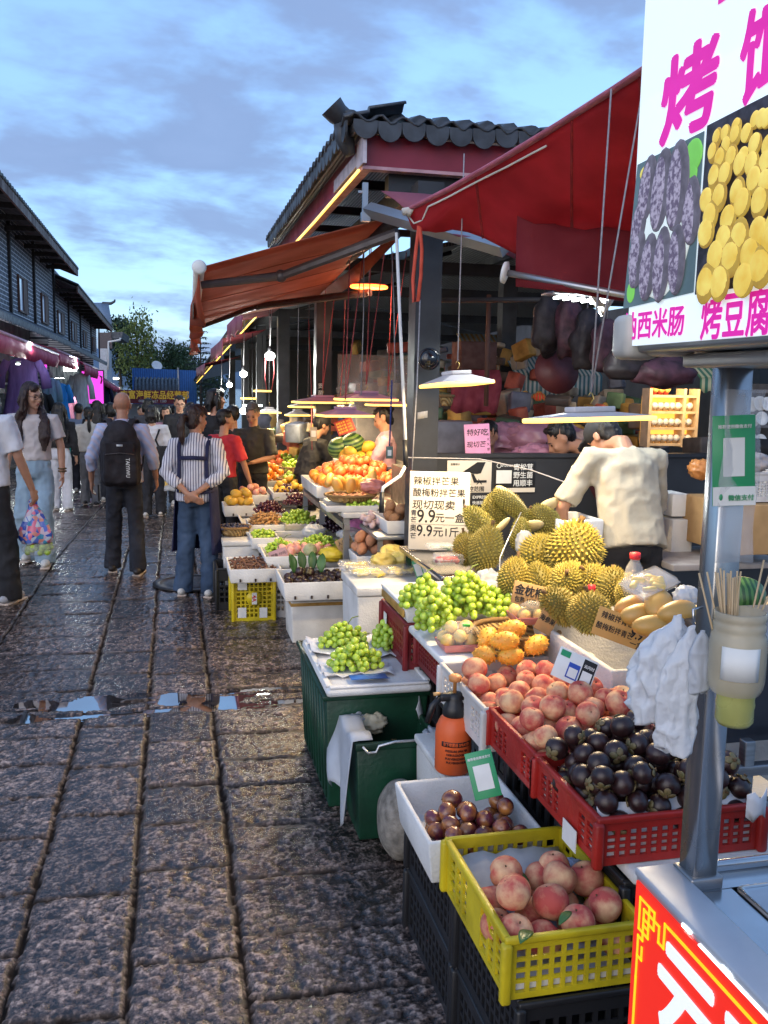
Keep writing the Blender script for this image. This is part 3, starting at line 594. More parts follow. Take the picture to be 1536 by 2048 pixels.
def clothes():
 for a in((45,775,78,150,(.20,.12,.36),'big purple robe with wide sleeves hanging first from the left edge'),(84,815,34,90,(.02,.02,.022),'black coat hanging between the purple robe and the blue dress'),(104,800,26,120,(.25,.42,.52),'pale teal sheer dress hanging behind the blue one'),(120,800,36,100,(.03,.28,.58),'bright blue dress on the left shop rail'),(138,815,22,80,(.55,.20,.30),'pink blouse hanging right of the bright blue dress'),(160,795,40,130,(.62,.64,.64),'long white dress hanging under the bright shop lamp'),(140,885,20,60,(.05,.42,.36),'sea green skirt hanging below the pink blouse'),(209,800,26,90,(.035,.025,.06),'dark navy jacket right of the magenta light'),(222,795,16,90,(.55,.52,.44),'cream coat beside the navy jacket'),(234,776,16,40,(.52,.50,.34),'small yellowish cream top hanging beyond the cream coat')):
  garment(*a)
 rl=MB().tube([Xp(-10,700,-3.4),Xp(95,737,-3.4)],.012,6);rl.tube([Xp(84,757,-3.2),Xp(128,757,-3.2)],.01,6);single('clothes_rail',rl,M('steel'),'thin metal rail holding garments under the long red awning','rail')
 t=thing('neon_light_box','glowing magenta light panel with a pink dress form in a left shop','light panel',Xp(186,800,-3.5));c=Xp(186,795,-3.5);d=(c-C0).dot(_f);w,h=40*d/F_PX,105*d/F_PX
 part('frame',MB().box(c+V((0,.05,0)),(w+.1,.05,h+.1)),M('shop_dark'),t);part('light_face',MB().box(c,(w,.02,h)),M('magenta_glow',(.9,.1,.8),emit=(1,.08,.80),es=1.1),t)
 c2=Xp(88,740,-3.55);b=MB().box(c2,(.16,.02,.55));single('magenta_light_tube',b,M('magenta_glow'),'small glowing magenta panel above the blue dress','light panel')
 for px,py,s,lab in((140,738,.16,'bright white flood lamp under the short red awning'),(232,757,.12,'white lamp among the far left clothes'),(36,728,.035,'small white lamp behind the purple robe')):
  p=Xp(px,py,-3.3);t=thing('shop_lamp',lab,'lamp',p,'lamps of the left shops');part('housing',MB().rbox(p+V((0,.06,.05)),(s*3,.10,s),.02),M('alu'),t);part('lens',MB().rbox(p,(s*2.6,.04,s),.015),M('led_white_soft',(1,1,1),emit=(.9,1,.95),es=7),t);area('lamp_light',p+V((.06,0,-.02)),.5,950*s,(.9,1,.95),(.5,-.4,-.8),t)
 for px,py,w_ in((60,700,45),(150,730,50),(225,760,30)):point('garment_fill',Xp(px,py,-3.2)+V((.15,-.7,.1)),w_,(.95,.95,1),.15,[o for o in COL.objects if o.name.startswith('shop_lamp')][0])  # extra point lights added to brighten the hung garments
 b=MB();rn=random.Random(8)
 for k in range(46):y=rn.uniform(18,29);z=rn.uniform(.2,2.2);b.box((-4.7+rn.uniform(0,.3),y,z),(.15,rn.uniform(.1,.5),rn.uniform(.1,.4)))
 single('shop_shelf_goods',b,M('goods_pale',(.35,.36,.34),rough=.6,var=.3,scale=5,rand=.2),'pale goods filling the shelves behind the purple robe','goods',kind='stuff')
clothes()
def far_end():
 Y=46
 t=thing('blue_fence','bright blue corrugated metal hoarding at the far end of the street','fence',D(330,770,Y))
 a,b_=D(268,737,Y),D(391,742,Y);lo=-1.2
 part('sheet',MB().poly([(a.x,Y,lo),(a.x,Y,a.z),(b_.x,Y,b_.z),(b_.x,Y,lo)],.06,(0,1,0)),wave_mat('blue_sheet',(.015,.10,.34),(.03,.17,.48),3,'X',.5,bump=.3),t)
 part('post',MB().bx(D(356,760,Y).x-.04,D(356,760,Y).x+.04,Y-.1,Y-.01,lo,a.z+.05),M('alu'),t)
 t=thing('seafood_shop','low tiled shop with a maroon sign of yellow characters at the end of the street','building',D(320,800,42));y=42
 g=[]
 x0,x1=D(272,780,y).x,D(356,780,y).x
 for yy,py in((42,783),(43,757)):g.append([V((x0+(x1-x0)*j/60,yy,D(300,py,yy).z+.05*math.sin(j*1.2)))for j in range(61)])
 part('roof',MB().sheet(g,.05),M('tile_grey'),t)
 p0,p1=D(240,778,41.8),D(373,806,41.8);sg=MB().box(((p0.x+p1.x)/2,41.85,(p0.z+p1.z)/2-.02),(p1.x-p0.x,.1,p0.z-p1.z));so=part('sign_board',sg,M('sign_maroon',(.20,.02,.03),rough=.5),t)
 tx=text_mb('丰富海鲜冻品经营部',.40,(p0.x+.12,41.79,p1.z+.22),(1,0,0),(0,0,1),bold=.02,sx=.83);part('sign_lettering',tx,M('letter_yellow',(.75,.48,.05),rough=.5,emit=(.8,.5,.05),es=.15),so)
 tx=text_mb('0888-5186627  1580',.16,(p0.x+.9,41.79,p1.z+.04),(1,0,0),(0,0,1),sx=.9);part('sign_phone',tx,M('label_white'),so)
 part('wall',MB().bx(x0-2,p1.x,42,42.2,-2.4,p1.z-.05),M('wall_pale',(.40,.37,.33),rough=.8,scale=3),t)
 c=D(313,733,47);R=Euler((rad(60),0,rad(20))).to_matrix();t=thing('satellite_dish','small white satellite dish above the blue hoarding','dish',c);part('bowl',MB().lathe([(.001,0),(.15,.03),(.28,.10),(.27,.11),(.14,.045),(.001,.02)],c,R=R),M('white_paint'),t);part('mount',MB().tube([c,c+V((0,.2,-.9))],.03,6),M('alu'),t)
 t=thing('grey_roof_house','pale house with grey metal roof and a curled ridge end beyond the brick houses','building',D(200,700,58));y=58
 q=lambda x,z,d=58:D(x,z,d)
 part('roof',MB().sheet([[q(170,606,60),q(217,606,60)],[q(172,650),q(224,648)]],.06),wave_mat('roof_grey',(.16,.20,.26),(.26,.31,.38),4,'X',.5),t)
 part('ridge_curl',MB().tube([q(205,607,60),q(222,607,60),q(229,603,60),q(230,599,60)],[.12,.10,.08,.05],8),M('tile_grey'),t)
 part('gable_screen',MB().poly([q(196,665),q(224,665),q(224,697),q(196,697)],.1),wave_mat('slat_brown',(.05,.035,.035),(.16,.13,.13),5,'Z',.7),t)
 part('wall',MB().poly([q(198,697),q(214,697),q(214,760),q(198,760)],1.0),M('wall_white',(.55,.56,.58),rough=.8),t)
 part('drain_pipe',MB().tube([q(217,740),q(217,698),q(217,684),q(240,680),q(241,676)],.07,8),M('white_paint'),t)
 part('upper_roof',MB().poly([q(222,664),q(246,664),q(243,677),q(222,677)],1.5),M('tile_grey'),t)
 w=MB().tube([D(300,683,70),D(350,690,70.5),D(400,700,71),D(470,714,72)],.02,5);single('power_line',w,M('black_plastic'),'thin power line across the sky beside the conifer','cable')
far_end()
def leaf_mat(name,a,b):return M(name,a,rough=.6,col2=b,scale=.9,rand=.0,spec=.3)
def tree(lab,px,py,d,wpx,hpx,mat,n,seed,spiky=False,base=-2.3):
 rn=random.Random(seed);c=D(px,py,d);w,h=wpx*d/F_PX/2,hpx*d/F_PX/2
 t=thing('leafy_tree',lab,'tree',(c.x,c.y,base));tr=MB();tip=c+V((0,0,h*.8))
 tr.tube([(c.x,c.y,base),(c.x+.1,c.y,(base+c.z)/2),c,tip],[.16,.13,.09,.03],8);cl=MB();cen=[]
 for k in range(26):
  a=rn.uniform(0,6.28);rr=rn.random()**.5;zz=rn.uniform(-1,1);q=math.sqrt(max(0,1-zz*zz*.8));p=c+V((math.cos(a)*w*rr*q,math.sin(a)*w*rr*q,zz*h));cen.append(p)
  if k<14:s=c+V((0,0,rn.uniform(-.6,.5)*h));tr.tube([s,s.lerp(p,.5)+V((0,0,.05*h)),p],[.05,.03,.012],5)
 for k in range(n):
  o=rn.choice(cen);s=.30*min(w,h);p=o+V((rn.gauss(0,s),rn.gauss(0,s),rn.gauss(0,s*(.9 if not spiky else 1.3))))
  ls=rn.uniform(.05,.12)*(d/60);R=rrot(rn).to_matrix();cl.add([p+R@V(v)for v in((-ls,-ls*.4,0),(ls,-ls*.5,0),(ls*.8,ls*.5,ls*.2),(-ls*.7,ls*.4,0))],[(0,1,2,3)],0)
 part('trunk',tr,M('bark',(.06,.045,.035),rough=.9,scale=8),t);part('crown',cl,mat,t)
def trees():
 g1=leaf_mat('leaf_yellowgreen',(.15,.19,.045),(.06,.10,.03));g2=leaf_mat('leaf_dark',(.035,.065,.035),(.02,.04,.024));g3=leaf_mat('leaf_mid',(.06,.10,.04),(.03,.06,.03))
 tree('yellow green tree with spread branches above the blue hoarding',274,690,66,70,105,g1,2600,3,True);tree('dark green tree left of the yellow green one',238,700,72,50,110,g2,2600,4);tree('mid green tree between the yellow green one and the conifer',340,725,70,80,60,g3,2400,5)
 tree('low dark tree behind the blue hoarding under the conifer',412,768,68,70,70,g2,2200,6);tree('dark bushy tree low behind the dish',300,745,75,100,60,g2,2600,7);tree('grey green tree standing right of the dish',370,730,78,60,60,g3,1800,9)
 d=62;c=D(402,770,d);t=thing('conifer_tree','tall thin dark conifer with drooping tiers against the sky','tree',(c.x,c.y,-2.3));topz=D(400,652,d).z;tr=MB().tube([(c.x,c.y,-2.3),(c.x,c.y,topz)],[.15,.02],8);part('trunk',tr,M('bark'),t);cr=MB();rn=random.Random(2)
 z=topz-.1;k=0
 while z>-.5:
  f=(topz-z)/(topz+.5);L_=.25+1.75*f**.8
  for j in range(7):
   a=j*.9+k*.5+rn.uniform(-.2,.2);l=L_*rn.uniform(.7,1.1);dr=V((math.cos(a),math.sin(a),0));s=V((c.x,c.y,z));e=s+dr*l+V((0,0,-.18*l+.12));cr.tube([s,s.lerp(e,.5)+V((0,0,.08)),e],[.02,.015,.006],4)
   for m in range(int(12+22*f)):
    u=rn.uniform(.15,1);p=s.lerp(e,u)+V((0,0,.07*math.sin(u*3.1)));q=p+V((rn.uniform(-.16,.16),rn.uniform(-.16,.16),rn.uniform(-.20,.02)));o=V((rn.uniform(-.03,.03),rn.uniform(-.03,.03),.03));cr.add([p+o,p-o,q],[(0,1,2)],0)
  z-=rn.uniform(.28,.42);k+=1
 part('crown',cr,leaf_mat('leaf_conifer',(.022,.04,.035),(.015,.025,.025)),t)
trees()
def fruit_mat(name,c1,c2,rough=.5,sc=1.6,thr=.5,wid=.22,spots=None,spec=.5,coat=0,zbias=0,rand=.1,sss=0):
 """two-colour skin whose pattern differs from fruit to fruit; object units are fruit radii"""
 m=bpy.data.materials.new(name);m.use_nodes=True;_mats[name]=m;nt=m.node_tree;N=nt.nodes.new;L=nt.links.new;b=nt.nodes['Principled BSDF']
 tc=N('ShaderNodeTexCoord');oi=N('ShaderNodeObjectInfo');ad=N('ShaderNodeVectorMath');ad.operation='ADD';ml=N('ShaderNodeMath');ml.operation='MULTIPLY';ml.inputs[1].default_value=37.0
 L(oi.outputs['Random'],ml.inputs[0]);L(tc.outputs['Object'],ad.inputs[0]);L(ml.outputs[0],ad.inputs[1])
 n=N('ShaderNodeTexNoise');n.inputs['Scale'].default_value=sc;n.inputs['Detail'].default_value=5;n.inputs['Roughness'].default_value=.55;L(ad.outputs[0],n.inputs['Vector'])
 r=N('ShaderNodeMapRange');r.inputs[1].default_value=thr-wid;r.inputs[2].default_value=thr+wid;L(n.outputs[0],r.inputs[0]);fac=r.outputs[0]
 mx=N('ShaderNodeMix');mx.data_type='RGBA';L(fac,mx.inputs[0]);mx.inputs[6].default_value=c1+(1,);mx.inputs[7].default_value=c2+(1,);src=mx.outputs[2]
 if spots:
  n2=N('ShaderNodeTexNoise');n2.inputs['Scale'].default_value=14;n2.inputs['Detail'].default_value=3;L(ad.outputs[0],n2.inputs['Vector']);r2=N('ShaderNodeMapRange');r2.inputs[1].default_value=.55;r2.inputs[2].default_value=.68;L(n2.outputs[0],r2.inputs[0])
  m2=N('ShaderNodeMix');m2.data_type='RGBA';L(r2.outputs[0],m2.inputs[0]);L(src,m2.inputs[6]);m2.inputs[7].default_value=spots+(1,);src=m2.outputs[2]
 hs=N('ShaderNodeHueSaturation');rv=N('ShaderNodeMapRange');L(oi.outputs['Random'],rv.inputs[0]);rv.inputs[3].default_value=1-rand;rv.inputs[4].default_value=1+rand;L(rv.outputs[0],hs.inputs['Value']);L(src,hs.inputs['Color']);L(hs.outputs[0],b.inputs['Base Color'])
 b.inputs['Roughness'].default_value=rough;b.inputs['Specular IOR Level'].default_value=spec;b.inputs['Coat Weight'].default_value=coat;b.inputs['Coat Roughness'].default_value=.12
 n3=N('ShaderNodeTexNoise');n3.inputs['Scale'].default_value=22;L(ad.outputs[0],n3.inputs['Vector']);bp=N('ShaderNodeBump');bp.inputs['Strength'].default_value=.12;bp.inputs['Distance'].default_value=.03;L(n3.outputs[0],bp.inputs['Height']);L(bp.outputs[0],b.inputs['Normal'])
 if sss:b.inputs['Subsurface Weight'].default_value=sss;b.inputs['Subsurface Radius'].default_value=(.5,.35,.1);b.inputs['Subsurface Scale'].default_value=.3
 return m
def sph(fn=None,seg=18,rng=13):
 mb=MB().ell((0,0,0),1,seg=seg,rng=rng)
 if fn:mb.v=[tuple(fn(V(v)))for v in mb.v]
 return mb
def peach_fn(v):
 a=math.atan2(v.y,v.x);rxy=math.hypot(v.x,v.y);k=1-.10*math.exp(-(a/.22)**2)*(rxy**.6)
 z=v.z*.94;z-=.26*math.exp(-(rxy/.28)**2)*(1 if v.z>0 else 0);z+=.10*math.exp(-(rxy/.2)**2)*(-1 if v.z<0 else 0)
 return V((v.x*k,v.y*k,z))
fruit_mat('peach_skin',(.78,.50,.27),(.48,.085,.07),rough=.72,sc=.75,thr=.465,wid=.14,spec=.25)
fruit_mat('mangosteen_skin',(.038,.013,.013),(.014,.007,.008),rough=.34,sc=2,spec=.45,coat=.15,rand=.3)
fruit_mat('calyx',(.10,.10,.035),(.20,.13,.06),rough=.5,sc=2)
fruit_mat('plum_skin',(.10,.018,.030),(.36,.14,.035),rough=.22,sc=.75,thr=.55,wid=.10,coat=.4,rand=.35)
fruit_mat('grape_green',(.30,.47,.035),(.42,.56,.07),rough=.22,sc=1.2,spec=.5,coat=.25,rand=.2,sss=.25)
fruit_mat('durian_skin',(.35,.26,.042),(.21,.19,.036),rough=.6,sc=.7,thr=.5,rand=.15)
fruit_mat('durian_base',(.15,.115,.016),(.10,.095,.018),rough=.7,sc=.7);fruit_mat('durian_green',(.20,.20,.030),(.30,.24,.045),rough=.6,sc=.7,thr=.5,rand=.15)  # darker durian body colour paints the shade between the spikes
fruit_mat('kiwano_skin',(.75,.30,.03),(.68,.40,.05),rough=.45,sc=1.2,rand=.1)
fruit_mat('mango_skin',(.62,.32,.06),(.50,.30,.08),rough=.4,sc=.9,rand=.15,coat=.1)
fruit_mat('orange_skin',(.68,.24,.02),(.62,.17,.015),rough=.4,sc=2,rand=.1);fruit_mat('pomegranate_skin',(.58,.075,.03),(.66,.22,.05),rough=.35,sc=1.0,thr=.52,rand=.15)
fruit_mat('melon_yellow',(.70,.42,.05),(.62,.34,.03),rough=.45);fruit_mat('lime_skin',(.40,.55,.05),(.25,.42,.04),rough=.4,rand=.2)
fruit_mat('grape_red',(.16,.02,.03),(.07,.012,.025),rough=.25,coat=.3,rand=.3);fruit_mat('grape_black',(.03,.014,.03),(.06,.02,.03),rough=.25,coat=.3,rand=.3)
fruit_mat('tamarind_skin',(.20,.085,.045),(.11,.05,.03),rough=.7,rand=.3);fruit_mat('ginger_skin',(.48,.27,.10),(.35,.18,.07),rough=.75,rand=.2)
fruit_mat('potato_skin',(.42,.22,.10),(.30,.15,.075),rough=.8,spots=(.16,.07,.03),rand=.2);fruit_mat('sapote_skin',(.40,.19,.09),(.52,.22,.12),rough=.7,rand=.2)
fruit_mat('blueberry',(.03,.035,.07),(.05,.05,.10),rough=.6,rand=.3);fruit_mat('pinkfruit',(.68,.20,.20),(.72,.48,.35),rough=.6,rand=.15);fruit_mat('eggplant_skin',(.05,.015,.06),(.09,.03,.08),rough=.25)
fruit_mat('passion_yellow',(.72,.52,.16),(.62,.40,.10),rough=.4,rand=.12);fruit_mat('garlic',(.62,.48,.46),(.5,.34,.36),rough=.6)
M('leaf_green',(.05,.14,.03),rough=.4,var=.2,scale=8);M('stem_green',(.16,.22,.05),rough=.6);M('stem_brown',(.12,.07,.03),rough=.8)
M('paper_white',(.72,.72,.74),rough=.7,var=.06,scale=8);M('paper_bluish',(.42,.52,.70),rough=.6,var=.2,scale=4)
M('film',(.85,.86,.88),rough=.12,spec=.6,alpha=.22);M('film_milky',(.80,.82,.85),rough=.25,alpha=.5,bump=.4,bscale=18)
M('bag_white',(.74,.78,.84),thru=.35,rough=.32,var=.08,scale=10,bump=.35,bscale=22,trans=.15)
def leaf_mb(l,w,bend=.2):
 g=[]
 for i in range(9):
  u=i/8;hw=w*math.sin(math.pi*min(1,u*.97+.02))**.8;g.append([V((u*l,k*hw,bend*l*math.sin(u*2.2)-abs(k)*hw*.25*-1))for k in(-1,-.5,0,.5,1)])
 return MB().sheet(g,.0015)
def spiky(rx,ry,rz,n,sh,sr,seed,lob=.08,seg=5,jitter=.25,base=(24,18)):
 rn=random.Random(seed);mb=MB();f=lambda v:V((v.x*rx,v.y*ry,v.z*rz))*(1+lob*math.cos(5*math.atan2(v.y,v.x))*(1-abs(v.z))*1+.04*math.sin(4*v.z+seed))
 b=sph(f,*base);mb=merge(b);mb.mi=[1]*len(mb.f)
 for i in range(n):
  z=1-2*(i+.5)/n;a=i*2.399963+rn.uniform(-.05,.05);q=math.sqrt(1-z*z);d=V((q*math.cos(a),q*math.sin(a),z));p=f(d);nn=V((d.x/rx,d.y/ry,d.z/rz)).normalized()
  nn=(nn+V((rn.gauss(0,.06),rn.gauss(0,.06),rn.gauss(0,.06)))).normalized();A,B,_=frame(nn);h=sh*rn.uniform(1-jitter,1+jitter);o=p-nn*sr*.4
  ring=[o+A*(sr*math.cos(2*math.pi*k/seg))+B*(sr*math.sin(2*math.pi*k/seg))for k in range(seg)];r2=[o.lerp(o+nn*h,.55)+(q_-o)*.36 for q_ in ring]
  mb.add(ring+r2+[o+nn*(h+sr*.4)],[(k,(k+1)%seg,seg+(k+1)%seg,seg+k)for k in range(seg)]+[(seg+k,seg+(k+1)%seg,2*seg)for k in range(seg)],0,False)
 return mb
def pile(n,r,x0,x1,y0,y1,z,rn,mound=.6,cand=26,jit=.08,sq=.95):
 P=[];cx,cy=(x0+x1)/2,(y0+y1)/2;hx,hy=max(1e-6,(x1-x0)/2),max(1e-6,(y1-y0)/2)
 for i in range(n):
  ri=r*rn.uniform(1-jit,1+jit);best=None
  for c in range(cand):
   x,y=rn.uniform(x0+ri*.6,x1-ri*.6),rn.uniform(y0+ri*.6,y1-ri*.6);h=z+ri
   for(q,rj)in P:
    d2=(q.x-x)**2+(q.y-y)**2;s=(ri+rj)*sq
    if d2<s*s:h=max(h,q.z+math.sqrt(s*s-d2))
   sc=h+mound*r*2*(((x-cx)/hx)**2+((y-cy)/hy)**2)
   if best is None or sc<best[0]:best=(sc,V((x,y,h)))
  P.append((best[1],ri))
 return P
_protos={}
def spiky_k():m=spiky(.78,.78,1.25,58,.20,.10,7,0,6,.3);m.mi=[0]*len(m.f);return m
def fruit_at(kind,p,r,label,group,rot=None,sc=(1,1,1)):
 """one fruit as a thing of its own; the first of a kind is built, the rest are copies sharing its meshes"""
 nm,cat,mk=KINDS[kind]
 if kind not in _protos:
  o=mk();o['category']=cat;_protos[kind]=o
  o.location=p;o.rotation_euler=rot or rrot();o.scale=(r*sc[0],r*sc[1],r*sc[2]);return setp(o,label,cat,group)
 return dup(_protos[kind],p,rot or rrot(),(r*sc[0],r*sc[1],r*sc[2]),label,group)
def mk1(name,mb,mat):return lambda:link(name,mb().mesh(name,M(mat)))
def mk_mangosteen():
 o=link('mangosteen',sph(lambda v:V((v.x,v.y,v.z*.9)),18,12).mesh('mangosteen',M('mangosteen_skin')));c=MB()
 for k in range(4):
  a=k*math.pi/2;c.ell((.40*math.cos(a),.40*math.sin(a),.90),(.36,.30,.09),Matrix.Rotation(a,3,'Z')@Matrix.Rotation(rad(24),3,'Y'),8,6)
 part('calyx',c,M('calyx'),o,False);part('stem',MB().tube([(0,0,.85),(.03,.02,1.22)],[.13,.16],7),M('stem_brown'),o,False);return o
def mk_stem(name,mb,mat,z=.98,h=.2,w=.1):
 def f():
  o=link(name,mb().mesh(name,M(mat)));part('stem',MB().tube([(0,0,z-.08),(.04,0,z+h)],[w,w*.8],6),M('stem_brown'),o,False);return o
 return f
def mk_pome():
 o=link('pomegranate',sph(lambda v:V((v.x,v.y,v.z*.92)),14,10).mesh('pomegranate',M('pomegranate_skin')));part('crown',MB().lathe([(.16,.85),(.15,1.05),(.27,1.22),(.22,1.2),(.1,1.02)],n=9),M('pomegranate_skin'),o,False);return o
def mk_durian(seed,mat):
 def f():
  rn=random.Random(seed);o=link('durian',spiky(1,.94-.04*seed%3,1.12+.06*seed,440,.19,.082,seed,.05+.025*seed).mesh('durian',[M(mat),M('durian_base')]));part('stem',MB().tube([(0,0,1.05),(.02,.03,1.3),(.05,.03,1.5)],[.13,.10,.13],8),M('stem_brown'),o,False);return o
 return f
KINDS={'peach':('peach','peach',mk_stem('peach',lambda:sph(peach_fn,22,16),'peach_skin',.70,.08,.06)),'mangosteen':('mangosteen','mangosteen',mk_mangosteen),'plum':('plum','plum',mk_stem('plum',lambda:sph(lambda v:V((v.x*.93,v.y*.93,v.z*1.08-.10*math.exp(-(math.hypot(v.x,v.y)/.2)**2)*(v.z>0)))),'plum_skin',1.0,.12,.05)),'durian_a':('durian','durian',mk_durian(1,'durian_skin')),'durian_b':('durian','durian',mk_durian(2,'durian_skin')),'durian_c':('durian','durian',mk_durian(3,'durian_green')),'kiwano':('horned_melon','horned melon',mk_stem('horned_melon',lambda:spiky_k(),'kiwano_skin',1.25,.1,.12)),'mango':('mango','mango',mk_stem('mango',lambda:sph(lambda v:V((v.x*.80+.16*v.z*v.z,v.y*.72,v.z*1.3))),'mango_skin',1.28,.08,.09)),'orange':('orange','orange',mk1('orange',lambda:sph(None,14,10),'orange_skin')),'pome':('pomegranate','pomegranate',mk_pome),'melon':('yellow_melon','melon',mk1('yellow_melon',lambda:sph(lambda v:V((v.x*.85,v.y*.85,v.z*1.2)),14,10),'melon_yellow')),'lime':('lime','lime',mk1('lime',lambda:sph(lambda v:V((v.x*.8,v.y*.8,v.z*1.1)),9,7),'lime_skin')),'berry':('blueberry','blueberry',mk1('blueberry',lambda:sph(None,8,6),'blueberry')),'potato':('brown_tuber','tuber',mk1('brown_tuber',lambda:sph(lambda v:V((v.x*.85+.08*v.z*v.z,v.y*.8,v.z*1.15)),14,10),'potato_skin')),'sapote':('brown_fruit','fruit',mk1('brown_fruit',lambda:sph(lambda v:V((v.x*.85,v.y*.85,v.z*1.15)),14,10),'sapote_skin')),'tamarind':('tamarind_pod','tamarind',mk1('tamarind_pod',lambda:MB().tube([(-1.9,.25,0),(-1.5,.1,0),(-1.0,0,.05),(-.4,-.12,0),(.2,-.15,.04),(.9,-.05,0),(1.5,.15,.03),(1.9,.35,0)],[.15,.38,.42,.34,.43,.36,.40,.14],8),'tamarind_skin')),'ginger':('ginger_root','ginger',mk1('ginger_root',lambda:merge(MB().tube([(-1.6,0,0),(-.6,.15,.1),(.3,-.1,0),(1.5,.2,.1)],[.25,.45,.40,.3],8),MB().tube([(-.3,0,0),(-.2,.8,.15),(.0,1.2,.1)],[.35,.32,.2],7),MB().tube([(.5,0,0),(.8,-.8,.1)],[.32,.22],7)),'ginger_skin')),'pink':('pink_fruit','fruit',mk1('pink_fruit',lambda:sph(peach_fn,14,10),'pinkfruit')),'passion':('yellow_passion_fruit','passion fruit',mk1('yellow_passion_fruit',lambda:sph(None,14,10),'passion_yellow')),'garlic':('garlic_bulb','garlic',mk1('garlic_bulb',lambda:MB().lathe([(.05,-.75),(.8,-.55),(1,-.1),(.75,.45),(.25,.75),(.12,1.2)],n=10),'garlic'))}
def heap(kind,n,r,x0,x1,y0,y1,z,label,group,seed=1,mound=.6,sq=.95,jit=.08,flat=False,sc=(1,1,1),cand=26):
 rn=random.Random(seed)
 for p,q in pile(n,r,x0,x1,y0,y1,z,rn,mound,cand,jit,sq):
  e=Euler((rn.gauss(0,.35),rn.gauss(0,.35),rn.uniform(0,6.28)))if flat else rrot(rn)
  fruit_at(kind,p,q,label,group,e,sc)
_grape={}
def bunch(c,rx,ry,rz,n,r,label,group,seed,mat='grape_green',solo=False,sq=.90):
 """a bunch of grapes; each grape is a part unless the bunch is far away"""
 rn=random.Random(seed);P=[]
 x0,y0=c[0],c[1]
 while len(P)<n:
  ri=r*rn.uniform(.88,1.1);best=None
  for k in range(14):
   a,q=rn.uniform(0,6.28),math.sqrt(rn.random());u=1-.25*math.sin(a*3+seed)**2;x,y=c[0]+rx*q*math.cos(a)*u,c[1]+ry*q*math.sin(a)*u;h=c[2]+ri
   for(p,rj)in P:
    d2=(p.x-x)**2+(p.y-y)**2;s=(ri+rj)*sq
    if d2<s*s:h=max(h,p.z+math.sqrt(s*s-d2))
   scq=h+rz*1.3*q*q
   if best is None or scq<best[0]:best=(scq,V((x,y,h)))
  P.append((best[1],ri))
 t=thing('grape_bunch',label,'grapes',c,group)
 if solo:
  m=MB()
  for p,ri in P:m.ell(p,ri,seg=8,rng=6)
  part('grape_cluster',m,M(mat),t)
 else:
  if mat not in _grape:_grape[mat]=sph(None,16,11).mesh('grape',M(mat))
  for p,ri in P:
   o=link('grape',_grape[mat],t);o.location=p-V(c);o.scale=(ri,ri,ri*rn.uniform(1,1.14));o.rotation_euler=rrot(rn)
 s=V((c[0]+rx*.2,c[1]+ry*.3,c[2]));top=max(p.z for p,_ in P);part('stem',MB().tube([s,(s.x,s.y,top-.2*r),(s.x+rx*.15,s.y+.01,top+r*1.2),(s.x+rx*.4,s.y+.02,top+r*1.5)],r*.18,5),M('stem_green'),t)
def lattice(mb,o,u,n,L_,h,t,nx,nz,z0,z1,bar=.35,solid=()):
 """perforated wall from o along u (unit) of length L_, thickness t inwards along n; holes nx by nz between heights z0 and z1"""
 o,u,n=V(o),V(u),V(n);up=V((0,0,1))
 def blk(a,b,za,zb,k):
  p=o+u*a+n*(t*(1-k)/2);q=[p+up*za,p+u*(b-a)+up*za,p+u*(b-a)+up*zb,p+up*zb];mb.poly(q,t*k,n)
 blk(0,L_,0,z0,1);blk(0,L_,z1,h,1);m=.022;w=(L_-2*m)/nx;wz=(z1-z0)/nz
 blk(0,m,z0,z1,.98);blk(L_-m,L_,z0,z1,.98)
 for i in range(nx):
  x=m+i*w
  if i in solid:blk(x,x+w,z0,z1,.9);continue
  if i:blk(x-w*bar/2,x+w*bar/2,z0,z1,.8)
 for k in range(1,nz):blk(m,L_-m,z0+k*wz-wz*bar/2,z0+k*wz+wz*bar/2,.62)
def crate(label,x0,x1,y0,y1,z0,h,mat,group,nx=9,ny=9,nz=3,cat='crate',solid=(),zlo=.18,zhi=.70,name='plastic_crate',liner=None,tag=None,solidx=()):
 t=thing(name,label,cat,((x0+x1)/2,(y0+y1)/2,z0),group);m=M(mat);th=.009;W=x1-x0;L_=y1-y0
 for(o,u,n,l,k,sl,nm)in(((x0,y0,z0),(1,0,0),(0,1,0),W,nx,solidx,'front_wall'),((x0,y1,z0),(1,0,0),(0,-1,0),W,nx,solidx,'back_wall'),((x0,y0+th,z0),(0,1,0),(1,0,0),L_-2*th,ny,solid,'side_wall'),((x1,y0+th,z0),(0,1,0),(-1,0,0),L_-2*th,ny,solid,'side_wall')):
  b=MB();lattice(b,o,u,n,l,h,th,k,nz,h*zlo,h*zhi,solid=sl);part(nm,b,m,t)
 b=MB();r=.011;z=z0+h
 for(a,c)in(((x0-.006,y0-.006),(x1+.006,y0+.008)),((x0-.006,y1-.008),(x1+.006,y1+.006)),((x0-.0055,y0+.0085),(x0+.0085,y1-.0085)),((x1-.0085,y0+.0085),(x1+.0055,y1-.0085))):
  b.rbox(((a[0]+c[0])/2,(a[1]+c[1])/2,z-.006),(c[0]-a[0],c[1]-a[1],.016),.004)
 for x in(x0-.003,x1+.003):
  for y in(y0-.003,y1+.003):b.rbox((x,y,z0+h/2-.006),(.024,.024,h-.004),.007)
 part('rim',b,m,t);part('floor',MB().bx(x0+th,x1-th,y0+th,y1-th,z0+.004,z0+.012),m,t)
 if liner:part('liner',MB().bx(x0+th+.003,x1-th-.003,y0+th+.003,y1-th-.003,z0+.013,z0+liner),M('paper_white'),t)
 if tag:part('label',MB().box(tag[0],tag[1]),M('label_white'),t)
 return t
